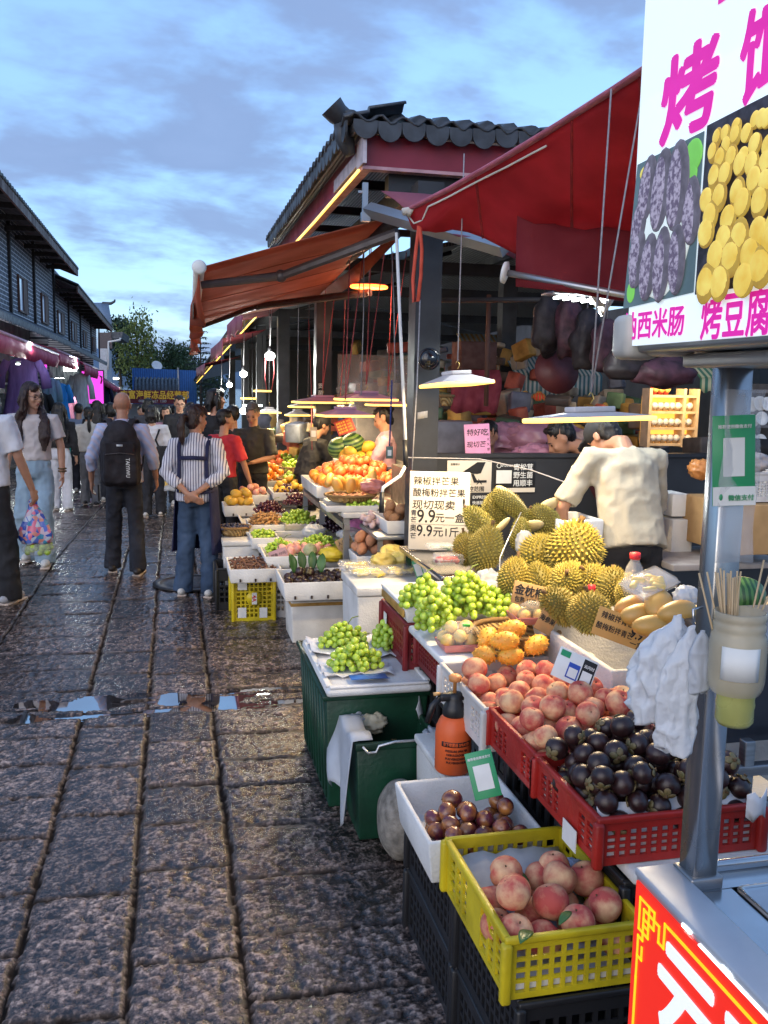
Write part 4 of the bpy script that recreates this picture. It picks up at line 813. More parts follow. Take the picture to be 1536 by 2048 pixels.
def foam_tray(label,x0,x1,y0,y1,z0,h,group='white foam trays',t=.022,mat='foam',slots=2,name='foam_tray',fl=None,taper=.93,cat='foam tray'):
 r=thing(name,label,cat,((x0+x1)/2,(y0+y1)/2,z0),group)
 part('body',MB().tray(((x0+x1)/2,(y0+y1)/2,z0),(x1-x0,y1-y0,h),t,fl or .025,.006,taper=taper),M(mat),r)
 for i in range(slots):
  x=x0+(x1-x0)*(i+.75)/(slots+.5);part('vent_slot',MB().rbox((x,y0+(1-taper)*.5*(y1-y0)*.8+.004,z0+h*.2),(.013,.03,.022),.003),M('slot_dark',(.05,.035,.03),rough=.8),r)
 return r
def foam_box(label,x0,x1,y0,y1,z0,h,lid=.04,group='white foam boxes',band=None,open_=False,mat='foam_dirty',t=.03):
 r=thing('foam_box',label,'foam box',((x0+x1)/2,(y0+y1)/2,z0),group);c=((x0+x1)/2,(y0+y1)/2)
 if open_:part('body',MB().tray((c[0],c[1],z0),(x1-x0,y1-y0,h),t,.03,.007,taper=.97),M(mat),r);return r
 part('body',MB().rbox((c[0],c[1],z0+(h-lid)/2-.002),(x1-x0,y1-y0,h-lid-.004),.01,taper=.95),M(mat),r)
 part('lid',MB().rbox((c[0],c[1],z0+h-lid/2),(x1-x0+.014,y1-y0+.014,lid),.008),M(mat),r)
 if band:part('tape',MB().rbox((c[0],c[1],z0+h-lid-.022),(x1-x0+.006,y1-y0+.006,.022),.003),M('tape_orange',(.55,.30,.05),rough=.4),r)
 return r
def basket(label,c,rx,ry,h,group,mat='wicker',name='woven_basket',tilt=0):
 if 'wicker' not in _mats:wave_mat('wicker',(.28,.17,.06),(.48,.32,.13),22,'DIAGONAL',.7,bump=.8);wave_mat('wicker_rim',(.22,.12,.04),(.40,.25,.10),60,'X',.7,bump=.6)
 r=thing(name,label,'basket',c,group);R=Matrix.Rotation(tilt,3,'X')
 part('bowl',MB().lathe([(.70,0),(.86,h*.35),(1,h),(.96,h),(.82,h*.38),(.66,.012),(.001,.012)],(0,0,0),36).xf(Matrix.Translation(V(c))@R.to_4x4()@Matrix.Diagonal((rx,ry,1,1))),M('wicker'),r)
 ring=[V((math.cos(a*math.pi/18),math.sin(a*math.pi/18),h))for a in range(37)];part('rim',MB().tube([V(c)+R@V((p.x*rx*.985,p.y*ry*.985,p.z))for p in ring],.011,7),M('wicker_rim'),r);return r
def clamshell(label,c,w,l,h,content,group,tilt=Euler((0,0,0)),n=9,seed=1):
 t=thing('clear_food_box',label,'food box',c,group);R=tilt.to_matrix();T=Matrix.Translation(V(c))@R.to_4x4();rn=random.Random(seed)
 f=MB()
 for k in range(n):f.rbox((rn.uniform(-.36,.36)*w,rn.uniform(-.36,.36)*l,h*(.28+.25*rn.random())),(w*.30,l*.22,h*.42),min(h*.18,.008),R=Euler((rn.gauss(0,.2),rn.gauss(0,.2),rn.uniform(0,3))).to_matrix())
 part('fruit_pieces',f.xf(T),content,t);b=MB().rbox((0,0,h/2),(w,l,h),min(w,h)*.22,3);b.rbox((0,0,h*.52),(w*1.07,l*1.07,.004),.0015);part('clear_shell',b.xf(T),M('film'),t)
def crumple(c,rx,ry,rz,seed,mat,label,cat='bag',name='plastic_bag',group=None,sc=1.0):
 m=MB().ell((0,0,0),1,seg=36,rng=24);P=np.array(m.v);n=np.abs(vnoise(P*2.3*sc+seed*7.1)-.5)*1.6+np.abs(vnoise(P*5.1*sc+seed)-.5)*.8;P=P*(1.02-.42*n[:,None])*np.array([rx,ry,rz])+np.array(c);m.v=[tuple(p)for p in P]
 return single(name,m,M(mat)if isinstance(mat,str)else mat,label,cat,group,loc=c)
def card(name,label,c,w,h,right,up,mat,cat='sign',th=.004,group=None,bev=None):
 """a flat board centred at c; returns the thing and a function that places text on it (u, v from the lower left, in metres)"""
 right,up=V(right).normalized(),V(up).normalized();up=(up-right*up.dot(right)).normalized();n=right.cross(up);c=V(c);o=c-right*w/2-up*h/2
 t=thing(name,label,cat,c,group);bm=MB().rbox((0,0,0),(w,h,th),bev or min(th*.4,.002));T=Matrix(((right.x,up.x,n.x,c.x),(right.y,up.y,n.y,c.y),(right.z,up.z,n.z,c.z),(0,0,0,1)));part('board',bm.xf(T),M(mat),t)
 fr=o+n*(th/2)
 def put(body,size,u,v,mt='ink',bold=.0,fat=.012,sx=1,shear=0,rot=0,nm='lettering',al='LEFT',k=0):return part(nm,text_mb(body,size,fr+right*u+up*v+n*(.0004*k),right,up,0,max(fat,bold),sx,shear=shear,align=al,rot=rot),M(mt),t)
 def rect(u0,v0,u1,v1,mt,nm='panel',k=0,th2=.0008):return part(nm,MB().poly([fr+right*u0+up*v0+n*.0002,fr+right*u1+up*v0+n*.0002,fr+right*u1+up*v1+n*.0002,fr+right*u0+up*v1+n*.0002],th2+.0005*k,n),M(mt)if isinstance(mt,str)else mt,t)
 return t,put,rect
fruit_mat('stone_grey',(.24,.22,.19),(.14,.13,.115),rough=.8,sc=2,spots=(.10,.095,.09),rand=0)
def near_row():
 for(y0,y1,n)in((1.63,2.06,2),(2.09,2.56,2)):
  for k in range(n):crate('black openwork crate %s of the stack under the %s'%(('at the foot','on top')[k],'yellow peach crate' if y0<2 else 'plum tray'),.70,1.02,y0,y1,.205*k,.203,'black_plastic','black crates carrying the front trays',9,12,4,zlo=.14,zhi=.78)
 crate('yellow plastic crate of pink peaches in front beside the red cart',.668,.985,1.64,2.075,.412,.142,'yellow_plastic','yellow crates',10,8,4,solid=(3,4),solidx=(),zlo=.10,zhi=.80,liner=.03)
 g=[];rn=random.Random(3)
 for i in range(9):g.append([V((.69+.275*i/8,1.68+.37*j/9,.455+.02*rn.random()+.05*max(0,(j-6)/3)))for j in range(10)])
 single('wrapping_paper',MB().sheet(g,.003),M('paper_grey_print',(.50,.50,.48),rough=.8,var=.2,scale=12,col2=(.30,.32,.36)),'crumpled printed paper lining the yellow peach crate','paper')
 heap('peach',19,.0405,.675,.98,1.645,1.93,.452,'pink peach lying in the yellow crate','peaches in the yellow crate',5,.1,.94,flat=True)
 fruit_at('peach',Zp(1080,1755,.53),.038,'single peach with a leaf lying apart at the back of the yellow crate',None,Euler((.5,.2,1)))
 for(px,py,z,l,a,lab)in((1060,1770,.535,.075,2.2,'green leaf on the peach lying apart in the yellow crate'),(1062,1862,.555,.07,4.0,'green leaf on the peaches near the front edge of the yellow crate'),(1118,1850,.57,.05,.6,'small dark leaf among the front peaches of the yellow crate')):
  p=Zp(px,py,z);single('peach_leaf',leaf_mb(l,l*.2).xf(Matrix.Translation(p)@Matrix.Rotation(a,4,'Z')),M('leaf_green'),lab,'leaf')
 crumple(Zp(1140,1745,.52),.05,.045,.035,4,'paper_bluish','crumpled pale blue paper at the back of the yellow crate','paper','blue_paper')
 foam_tray('white foam tray of dark plums behind the yellow crate',.622,.945,2.085,2.46,.414,.125,'foam trays near the street',t=.02,slots=0,taper=.9)
 part('vent_slot',MB().rbox(Zp(888,1572,.50),(.012,.012,.028),.004),M('slot_dark'),[o for o in COL.objects if o.get('label','').startswith('white foam tray of dark plums')][0])
 heap('plum',40,.0262,.66,.91,2.09,2.30,.442,'dark red plum in the white foam tray','plums in the foam tray',8,.2,.94)
 p=D(966,1549,2.44);t,put,rect=card('payment_card','green payment card standing among the plums',p,.074,.125,(1,-.25,.28),(.30,.3,1),'green_card','payment card',.003)
 rect(.014,.022,.060,.088,'label_white','code_panel');put('推荐使用微信支付',.0080,.0045,.104,'label_white',.02)
 m=MB().ell((0,0,0),1,seg=32,rng=20);P=np.array(m.v);P=np.sign(P)*np.abs(P)**.82*(1+.10*(vnoise(P*1.7)-.5)[:,None])*np.array([.082,.12,.142]);m.v=[tuple(q)for q in P];c=Zp(800,1728,0)+V((.015,.06,.138));m.shift(c);single('round_stone',m,M('stone_rough',(.27,.245,.21),rough=.85,var=.25,scale=30,bump=.5,bscale=90),'smooth grey boulder standing on the paving beside the black crates','stone',loc=c)
 b=D(905,1538,2.98);t=thing('spray_bottle','orange pressure sprayer with black pump head beside the green bin','sprayer',b);om=M('sprayer_orange',(.75,.13,.035),rough=.38,var=.06,spec=.4);bk=M('black_plastic')
 part('tank',MB().lathe([(.001,0),(.056,.0),(.060,.006),(.060,.10),(.061,.115),(.058,.15),(.045,.178),(.032,.19),(.001,.19)],b,32),om,t)
 part('collar',MB().lathe([(.035,.185),(.038,.19),(.038,.215),(.030,.228),(.024,.245),(.024,.262),(.001,.262)],b,24),bk,t)
 hd=MB().rbox(b+V((-.01,0,.25)),(.085,.03,.026),.008);hd.tube([b+V((-.045,0,.252)),b+V((-.075,-.005,.225)),b+V((-.095,-.01,.17))],[(.010,.008),(.012,.009),(.009,.006)],8);part('pump_head',hd,bk,t)
 part('trigger',MB().tube([b+V((-.05,0,.262)),b+V((-.072,0,.262))],.006,6),M('nozzle_tan',(.62,.36,.14),rough=.4),t)
 part('nozzle',MB().tube([b+V((.03,0,.25)),b+V((.05,0,.251)),b+V((.062,0,.248)),b+V((.07,0,.248))],[.009,.012,.010,.004],10),M('nozzle_tan'),t)
 part('pump_knob',MB().lathe([(.006,.26),(.006,.30),(.02,.303),(.022,.318),(.014,.324),(.001,.325)],b,16),M('knob_orange',(.70,.30,.10),rough=.4),t)
 rt=V((_r.x,_r.y,0)).normalized();fw=rt.cross(V((0,0,1)))
 def wrap(body,size,z,w0,mat,bold=.02):
  mb=text_mb(body,size,(0,0,0),(1,0,0),(0,0,1),bold);x0=min(v[0]for v in mb.v);x1=max(v[0]for v in mb.v);s=w0/(x1-x0);vs=[]
  for x,y,zz in mb.v:
   a=((x-x0)*s-w0/2)/.0602+.12;rr=.0606-y;vs.append(tuple(b+rt*(rr*math.sin(a))-(-fw)*(rr*math.cos(a))*1+V((0,0,z+zz))))
  mb.v=vs;return mb
 an=[rt*(.0605*math.sin(a))+fw*(.0605*math.cos(a))for a in np.linspace(-.75,.95,12)]
 part('label_band',MB().sheet([[b+q+V((0,0,.098)),b+q+V((0,0,.115))]for q in an],.0012),M('ink'),t)
 part('lettering',wrap('市下喷雾器 SPRAYER',.014,.1015,.092,None),om,t).location.z+=0
 for k,s in enumerate(('PRESSURE SPRAYER','NEBULIZADOR A','PULVERIZADOR','PULVERISATEUR')):part('lettering',wrap(s,.010,.082-.013*k,.075-.008*(k%2),None),M('ink'),t)
 foam_box('white foam box under the orange sprayer',.86,1.16,2.60,3.08,.0,.425,.03,'white foam boxes')
 gm=M('bin_green',(.009,.058,.030),rough=.4,var=.28,scale=5,det=10,bump=.2,bscale=50)
 t=thing('green_bin','dark green plastic bin draped with white plastic bags beside the sprayer','bin',(.80,3.28,0),'green bins');b=MB().tray((.80,3.30,0),(.32,.40,.385),.012,.012,.006,taper=.88);b.rbox((.80,3.30,.375),(.001,.001,.001),.0001)if 0 else None
 part('body',b,gm,t);rm=MB();x0,x1,y0,y1=.636,.964,3.096,3.504
 for a,c_ in(((x0,y0),(x1,y0+.02)),((x0,y1-.02),(x1,y1)),((x0,y0+.0205),(x0+.02,y1-.0205)),((x1-.02,y0+.0205),(x1,y1-.0205))):rm.rbox(((a[0]+c_[0])/2,(a[1]+c_[1])/2,.378),(c_[0]-a[0],c_[1]-a[1],.03),.005)
 part('rim',rm,gm,t)
 h=MB().tube([(.66,3.09,.385),(.68,3.085,.362),(.71,3.085,.362),(.72,3.085,.385),(.78,3.085,.397),(.93,3.085,.397)],.005,7);part('wire_handle',h,M('wire_white',(.6,.6,.6),rough=.3,metal=.6),t);part('wire_handle',MB().tube([(.65,3.50,.40),(.93,3.50,.402)],.005,7),M('wire_cream',(.62,.55,.40),rough=.4),t)
 heap('mangosteen',12,.026,.67,.93,3.13,3.36,.26,'dark fruit lying deep in the draped green bin','fruit in the green bin',3,.1)
 crumple((.76,3.38,.36),.07,.06,.05,2,M('cloth_cream',(.62,.56,.40),rough=.8,bump=.2),'crumpled cream cloth in the green bin','cloth','cream_cloth');crumple((.70,3.40,.375),.06,.05,.045,5,'bag_white','crumpled white paper at the back of the green bin','paper','white_paper')
 g=[]
 for i in range(19):
  v=i/18;row=[]
  for j in range(17):
   u=j/16;top=V((.70,3.12+.36*u,.40+.01*math.sin(u*9)));dn=-.06 if v<.25 else 0
   q=max(0,v-.16)/.84;x=.70-min(v,.16)/.16*.075-.03*math.sin(q*2)+.016*math.sin(u*11+v*3)*q+.02*math.sin(u*5)*q;lw=1-.45*q**1.5
   row.append(V((x,3.30+(u-.5)*.40*lw-.05*q,.405-q*(.33+.06*math.sin(u*6+1)-.12*abs(u-.35))+.012*math.sin(u*14)*(1-q))))
  g.append(row)
 single('plastic_bag',MB().sheet(g,.0022),M('bag_white'),'white plastic bag hanging over the street side of the green bin','plastic bag')
 g=[]
 for i in range(13):
  v=i/12;g.append([V((.90+.10*u+.008*math.sin(9*u+4*v),3.14+.05*math.sin(u*3)-.065*min(1,v*5),.405-max(0,v-.15)*.24+.006*math.sin(u*17)))for u in[j/10 for j in range(11)]])
 single('plastic_bag',MB().sheet(g,.0022),M('bag_white'),'white plastic bag hanging over the front right corner of the green bin','plastic bag')
 g=[]
 for i in range(13):
  v=i/12;g.append([V((.93+.06*v+.02*math.sin(u*8),3.34+.16*u,.42+.06*math.sin(u*3.1)-.22*v+.01*math.sin(9*u+6*v)))for u in[j/10 for j in range(11)]])
 single('plastic_bag',MB().sheet(g,.0022),M('bag_white'),'pale plastic bag hanging at the right edge of the green bin behind the sprayer','plastic bag')
 t=thing('green_bin','big dark green bin under the foam lid of green grapes','bin',(.78,3.76,0),'green bins');b=MB().tray((.78,3.76,0),(.42,.78,.49),.014,.014,.008,taper=.9);part('body',b,gm,t)
 for k in range(9):y=3.45+.62*k/8;part('rib',MB().tube([(.590,y,.03),(.572,y,.45)],[(.006,.008)]*2,6),gm,t)
 part('rim',MB().rbox((.78,3.76,.478),(.45,.80,.024),.006),gm,t)
 t=thing('green_basin','bright green plastic basin wedged between the green bin and the red crates','basin',(1.04,3.45,.30));part('bowl',MB().tray((1.06,3.5,.26),(.18,.30,.10),.012,.012,.01,taper=.8),M('basin_green',(.02,.22,.05),rough=.3),t);single('foam_slab',MB().rbox((1.06,3.5,.125),(.2,.3,.25),.02),M('foam_dirty'),'foam block under the bright green basin','foam')
 t=thing('foam_sheet','white foam lid laid on the green bin carrying three green grape bunches','foam lid',(.77,3.64,.5));part('slab',MB().rbox((.775,3.66,.515),(.425,.70,.034),.014),M('foam'),t);b=MB()
 for(x,y,w,l)in((.775,3.325,.40,.025),(.775,3.995,.40,.025)):b.rbox((x,y,.536),(w,l,.012),.005)
 for x in(.575,.975):b.rbox((x,3.66,.536),(.025,.64,.012),.005)
 part('raised_edge',b,M('foam'),t)
 bl=('green grape bunch at the front of the foam lid on blue paper','green grape bunch at the back left of the foam lid','green grape bunch at the back right of the foam lid')
 for i,(px,py,rx,ry,rz,n)in enumerate(((710,1335,.115,.085,.05,78),(688,1290,.125,.10,.05,84),(775,1292,.075,.12,.05,70))):
  c=Zp(px,py,.545);bunch((c.x,c.y,.545),rx,ry,rz,n,.0145,bl[i],'green grape bunches on the foam lid',20+i)
  g=[[V((c.x+rx*1.25*(a/4-1),c.y+ry*1.25*(b_/4-1),.540+.035*max(0,max(abs(a/4-1),abs(b_/4-1))-.7)*(1+math.sin(a*2.1+b_*1.7+i))))for b_ in range(9)]for a in range(9)]
  single('wrapping_paper',MB().sheet(g,.0015),M('paper_blue_edge',(.10,.25,.60),rough=.6)if i==0 and False else M('paper_white'),('thin white paper under the front grape bunch','thin white paper under the back left grape bunch','thin white paper under the back right grape bunch')[i],'paper')
 c=Zp(740,1358,.55);single('blue_paper',MB().sheet([[c+V((.075*(a-1),.03*(b_-1),.012*(b_==0)+.004*math.sin(a*3)))for b_ in range(4)]for a in range(3)],.0015),M('paper_blue',(.07,.22,.62),rough=.5),'strip of blue paper at the front grape bunch','paper')
M('yellow_plastic',(.72,.56,.02),rough=.38,var=.20,scale=6,det=10,bump=.25,bscale=40);M('red_plastic',(.44,.024,.018),rough=.42,var=.22,scale=7,det=10,bump=.25,bscale=40);M('white_plastic',(.68,.66,.64),rough=.42,var=.16,scale=7,det=10);M('red_plastic_dark',(.22,.018,.022),rough=.45,var=.2,scale=4)
near_row()
def second_row():
 k=0
 for y0,y1,lab in((1.74,2.08,'mangosteen crate'),(2.10,2.46,'front peach crate'),(2.48,2.92,'white peach crate'),(2.96,3.46,'foam board of horned melons')):
  for q in range(3):crate('black crate %s in the stack below the %s'%(('at the bottom','in the middle','on top')[q],lab),.99,1.36,y0,y1,.197*q,.195,'black_plastic','black crates under the second row',5,5,2,zlo=.14,zhi=.78)
 single('foam_slab',MB().rbox((1.30,1.95,.612),(.62,.50,.03),.01),M('foam_dirty'),'stained foam board under the front red crate of mangosteens','foam board')
 crate('red plastic crate heaped with mangosteens',.92,1.335,1.745,2.105,.63,.115,'red_plastic','red crates in front',14,8,4,solid=(2,3,4),zlo=.16,zhi=.72,liner=.06,tag=(Xp(1140,1655,.9125)+V((-.001,0,-.02)),(.002,.075,.055)))
 single('paper_liner',MB().sheet([[V((.935+.385*i/8,1.757+.012*(j)+.004*math.sin(i*2),.66+.095*(j/3)+.004*math.sin(i*3.1)))for j in(3,2,1,0)]for i in range(9)],.002),M('paper_white'),'white paper lining the front of the mangosteen crate','paper')
 heap('mangosteen',104,.0285,.925,1.33,1.752,2.11,.685,'dark purple mangosteen in the red crate','mangosteens in the red crate',4,.55,.93)
 crate('red plastic crate of peaches between the white crate and the mangosteens',.92,1.335,2.112,2.465,.63,.115,'red_plastic','red crates in front',14,8,4,solid=(2,3,4),zlo=.16,zhi=.72,liner=.05)
 heap('peach',54,.0360,.93,1.33,2.118,2.47,.670,'big blushed peach heaped in the red crate','peaches in the red crate',6,.45,.93,flat=True)
 crate('white plastic crate of peaches behind the red peach crate',.905,1.36,2.475,2.93,.60,.14,'white_plastic','white crates',12,12,4,solid=(3,4,7),zlo=.2,zhi=.75,liner=.05)
 heap('peach',34,.0365,.92,1.345,2.48,2.83,.66,'blushed peach lying in the white crate','peaches in the white crate',9,.3,.93,flat=True)
 fruit_at('peach',Zp(949,1338,.775),.043,'peach lying alone on the back corner of the white crate',None,Euler((.3,.4,2)))
 crate('dark red crate under the foam board of horned melons',.955,1.40,2.97,3.44,.58,.125,'red_plastic_dark','dark red crates',12,14,4,zlo=.2,zhi=.75,liner=.04)
 t=thing('foam_board','white foam board carrying the horned melon basket','foam board',(1.2,3.2,.71));part('slab',MB().rbox((1.21,3.195,.722),(.58,.52,.03),.01),M('foam'),t);part('end_strip',MB().rbox((1.22,2.932,.714),(.5,.012,.06),.004),M('foam'),t)
 for q in range(2):crate('black crate %s of the stack under the grape tray'%('at the foot','on top')[q],.96,1.4,3.5,3.92,.26*q,.255,'black_plastic','black crates under the second row',5,5,2)
 crate('dark red crate under the tray of green grapes',.925,1.42,3.50,3.94,.53,.20,'red_plastic_dark','dark red crates',12,14,4,zlo=.2,zhi=.75,tag=((.917,3.85,.66),(.002,.05,.06)))
 foam_tray('foam tray with brown taped side heaped with green grapes',.91,1.46,3.48,3.93,.733,.075,'foam trays near the street',t=.02,slots=0);part('side_tape',MB().rbox((.9135,3.70,.772),(.008,.40,.034),.003),M('tape_orange',(.50,.28,.06),rough=.5,var=.2),[o for o in COL.objects if o.get('label','').startswith('foam tray with brown')][0])
 gl=('green grape bunch at the left end of the taped tray','green grape bunch spilling over the front of the taped tray','green grape bunch in the middle of the taped tray','green grape bunch piled highest at the back of the taped tray','green grape bunch at the right end of the taped tray')
 for i,(px,py,rx,ry,rz,n,z)in enumerate(((843,1212,.10,.10,.06,80,.80),(873,1258,.085,.075,.06,64,.77),(925,1228,.10,.10,.06,84,.80),(930,1200,.11,.08,.06,70,.86),(995,1228,.10,.10,.05,78,.80))):
  c=Zp(px,py,z);bunch((c.x,c.y,z),rx,ry,rz,n,.0150,gl[i],'green grape bunches in the taped tray',40+i)
 c=Zp(1035,1300,.745);basket('wide shallow wicker basket of horned melons',(c.x,c.y+.03,.74),.165,.15,.075,'wicker baskets')
 kl=('orange horned melon at the front left of the basket','orange horned melon at the front centre of the basket','big orange horned melon resting on the right rim of the basket','orange horned melon in the middle of the basket','orange horned melon at the back left of the basket','yellow horned melon highest at the back of the basket')
 for i,(px,py,z,e,s)in enumerate(((970,1310,.79,(1.4,.1,.5),.040),(1021,1312,.79,(1.5,.2,1.5),.040),(1073,1290,.815,(1.3,.5,1.9),.042),(1010,1282,.84,(1.5,.1,1.3),.042),(975,1275,.83,(1.2,.4,2.2),.041),(1025,1258,.86,(1.5,.3,1.4),.041))):fruit_at('kiwano',Zp(px,py,z),s,kl[i],'horned melons in the basket',Euler(e))
 for(px,py,z,n,lab,tl)in((916,1290,.755,8,'wrapped tray of yellow passion fruit on the foam board corner',0),(1060,1236,.84,7,'wrapped tray of yellow passion fruit propped behind the horned melons',.2)):
  p=Zp(px,py,z);t=thing('fruit_pack',lab,'fruit pack',p);b=MB().tray(p+V((0,0,-.012)),(.15,.13,.03),.006,.006,.003,taper=.85);part('pack_tray',b,M('tray_pink',(.60,.22,.20),rough=.4),t);rn=random.Random(px)
  for q,(s,ri)in enumerate(pile(n,.027,p.x-.07,p.x+.07,p.y-.06,p.y+.06,p.z-.004,rn,.5)):
   o=part('passion_fruit',sph(None,14,10).xf(Matrix.Translation(s)@Matrix.Scale(ri,4)),M('passion_yellow'),t)
  m=MB().ell((p.x,p.y,p.z+.035),(.082,.072,.055),seg=26,rng=14);Pn=np.array(m.v);m.v=[tuple(x)for x in Pn+(vnoise(Pn*60)-.5)[:,None]*.010];part('cling_film',m,M('film_milky_thin',(.85,.86,.86),rough=.15,alpha=.16,bump=.5,bscale=40),t)
  part('green_seal',MB().rbox(p+V((.02,-.03,.082)),(.03,.012,.012),.004),M('leaf_bright',(.05,.40,.06),rough=.4),t)
 W_=V((_r.x,_r.y,0)).normalized()
 t,put,rect=card('cardboard_sign','torn cardboard price sign for golden pillow durian in front of the durians',D(1067,1192,3.36),.160,.085,W_+V((0,0,-.22)),V((0,.25,1)),'cardboard','price sign',.003)
 put('金枕榴莲',.042,.006,.040,bold=.025,sx=.9);put('包熟 15元/斤',.024,.012,.010,bold=.02,sx=.8)
 t,put,rect=card('cardboard_sign','small cardboard price sign for horned melons tilted at the right of the basket',D(1096,1238,3.22),.066,.105,W_+V((0,0,-.55)),V((.5,.2,1)),'cardboard','price sign',.003);put('10元1个',.0185,.003,.074,bold=.025,sx=.85);put('海参果',.024,.002,.040,bold=.025,sx=.85)
 t,put,rect=card('cardboard_sign','orange cardboard price sign for green mango stuck in front of the mangoes',D(1243,1258,2.74),.172,.088,W_+V((0,0,-.36)),V((.1,.2,1)),'cardboard_orange','price sign',.003);put('辣椒拌青芒',.0235,.012,.058,bold=.012,sx=.92);put('酸梅粉拌青芒',.0225,.006,.024,bold=.012,sx=.9);put('9.9',.044,.116,.030,bold=.02,sx=.75);put('一盒',.026,.122,.004,bold=.012,sx=.85)
 p=D(1150,1338,2.62);t,put,rect=card('payment_board','white payment board with green blue and black panels leaning behind the peaches',p,.125,.090,W_+V((0,0,-.45)),V((.45,.3,1)),'label_white','payment board',.003)
 rect(.006,.066,.036,.084,'green_card','green_panel');rect(.040,.012,.076,.058,M('panel_blue',(.03,.08,.42),rough=.4),'blue_panel');rect(.080,.006,.121,.084,'ink','black_panel');rect(.044,.016,.072,.044,'label_white','code_panel',1);rect(.085,.012,.116,.05,'label_white','code_panel',1);put('云闪付',.011,.084,.060,'label_white',.02,k=4)
M('cardboard_orange',(.62,.34,.10),rough=.75,var=.10,scale=8)
second_row()
def durian_corner():
 t=thing('steel_table','stainless steel table carrying the white price board and durians','table',(1.6,4.5,0));part('top',MB().rbox((1.62,4.58,.765),(.70,.86,.03),.004),M('steel'),t);part('front_apron',MB().rbox((1.62,4.156,.735),(.69,.012,.03),.003),M('steel'),t);part('tape_patch',MB().rbox((1.53,4.147,.752),(.02,.004,.034),.001),M('label_white'),t)
 for x in(1.31,1.93):
  for y in(4.2,4.96):part('leg',MB().bx(x-.018,x+.018,y-.018,y+.018,0,.749),M('steel'),t)
 t=thing('foam_box','open white foam box under the durian heap','foam box',(1.64,3.35,.58),'white foam boxes');part('body',MB().tray((1.66,3.36,.585),(.66,.66,.25),.03,.10,.008,taper=.97),M('foam_dirty'),t)
 m=MB();rn=random.Random(5)
 for i in range(22):y=3.04+.63*i/21;m.rbox((1.334,y,.836+rn.uniform(0,.012)),(.028,.034,.016),.005)
 part('torn_rim',m,M('foam_dirty'),t)
 foam_box('open white foam box of mangoes beside the durian heap',1.30,1.98,2.44,3.00,.60,.245,open_=True)
 for y0,lab in((2.46,'mango'),(3.06,'durian')):
  for q in range(3):crate('black crate %s of the stack under the %s box'%(('at the foot','in the middle','on top')[q],lab),1.42,1.95,y0,y0+.5,.195*q,.19,'black_plastic','black crates under the foam boxes',5,5,2)
 dl=[(1180,1225,3.15,40,'front durian standing upright behind the foam rim','a'),(1120,1212,3.25,39,'durian behind the cardboard durian sign','b'),(1026,1158,3.62,36,'small durian at the left end of the heap','a'),(1083,1165,3.62,38,'durian in the middle of the heap under the big ones','b'),(1133,1162,3.55,38,'durian with a raised seam in the middle of the heap','a'),(1148,1098,3.70,50,'biggest yellow durian on top of the heap','b'),(1078,1112,3.85,44,'durian lying left of the biggest one','a'),(1190,1165,3.55,36,'durian right of the heap below the biggest one','b'),(1225,1172,3.42,34,'durian at the right end of the heap','a'),(1255,1180,3.3,30,'small durian half hidden behind the mango pack','b'),(972,1098,4.45,38,'greenish durian lying on the steel table','b'),(931,1098,4.55,28,'small round durian at the left on the steel table','a'),(960,1050,4.65,35,'round green durian above the table pile left','c'),(990,1020,4.75,28,'green durian behind the round one in the table pile','c'),(1088,1040,4.7,26,'dark green durian at the right of the table pile','c'),(1040,1068,4.55,27,'green durian low in the middle of the table pile','c')]
 rn=random.Random(12)
 for px,py,d,rp,lab,k in dl:
  r=rp*d/F_PX*.93;fruit_at('durian_'+k,D(px,py,d),r,lab,'durians of the front stall',Euler((rn.uniform(-.9,.9),rn.uniform(-.9,.9),rn.uniform(0,6.28)))if px not in(1180,1148)else Euler((.25,.15,rn.uniform(0,6))),(rn.uniform(.95,1.1),rn.uniform(.86,1.05),rn.uniform(.95,1.14)))
 p=D(1022,1008,4.7);o=link('durian',spiky(1,.7,1.75,420,.15,.085,9,.05).mesh('durian_half',[M('durian_green'),M('durian_base')]));q=V((_r*.75-_u*.66)).normalized();o.rotation_euler=q.to_track_quat('Z','Y').to_euler();o.location=p;o.scale=(.068,)*3;setp(o,'long green durian half leaning on top of the table pile','durian','durians of the front stall')
 part('pale_rind',MB().ell((0,0,0),(.86,.50,1.62)).shift((.2,.26,-.15)),M('rind_pale',(.66,.52,.26),rough=.7),o,False)
 for px,py,d,r,e,lab in((985,1000,4.78,.055,(.6,.2,.3),'pale wedge of durian rind behind the long half'),(1062,1052,4.6,.07,(1.2,.5,.2),'opened durian shell showing pale rind beside the bag'),(1003,1052,4.6,.05,(.8,.2,1.5),'opened rind piece wrapped in film in the table pile'),(1098,1010,4.8,.06,(.4,1.2,.6),'pale rind piece at the right back of the table pile')):
  c=D(px,py,d);single('durian_rind',MB().ell((0,0,0),(r*.55,r*.35,r*1.25)).xf(Matrix.Translation(c)@Euler(e).to_matrix().to_4x4()),M('rind_pale'),lab,'durian rind',loc=c)
 foam_box('white foam box where the man in the grey cap is working',1.92,2.16,4.22,4.55,.80,.235,open_=True,mat='foam')
 t=thing('low_stand','dark stand under the foam box the man works at','stand',(2.04,4.4,0));part('top',MB().rbox((2.06,4.4,.785),(.2,.36,.025),.004),M('steel_dark'),t)
 for x in(1.99,2.13):part('leg',MB().bx(x-.015,x+.015,4.38,4.42,0,.77),M('steel_dark'),t)
 p=D(1048,1085,4.15);crumple(p,.045,.04,.065,3,'film_milky','clear plastic bag with a blue print tied among the durians','bag','plastic_bag');st=MB().tube([D(1042,1025,4.3),D(1020,1070,4.1),D(1000,1115,3.95),D(999,1140,3.8)],.003,5);st.tube([D(992,1160,3.8),D(1030,1196,3.5)],.003,5);single('white_string',st,M('wire_white'),'loose white string hanging over the durians','string')
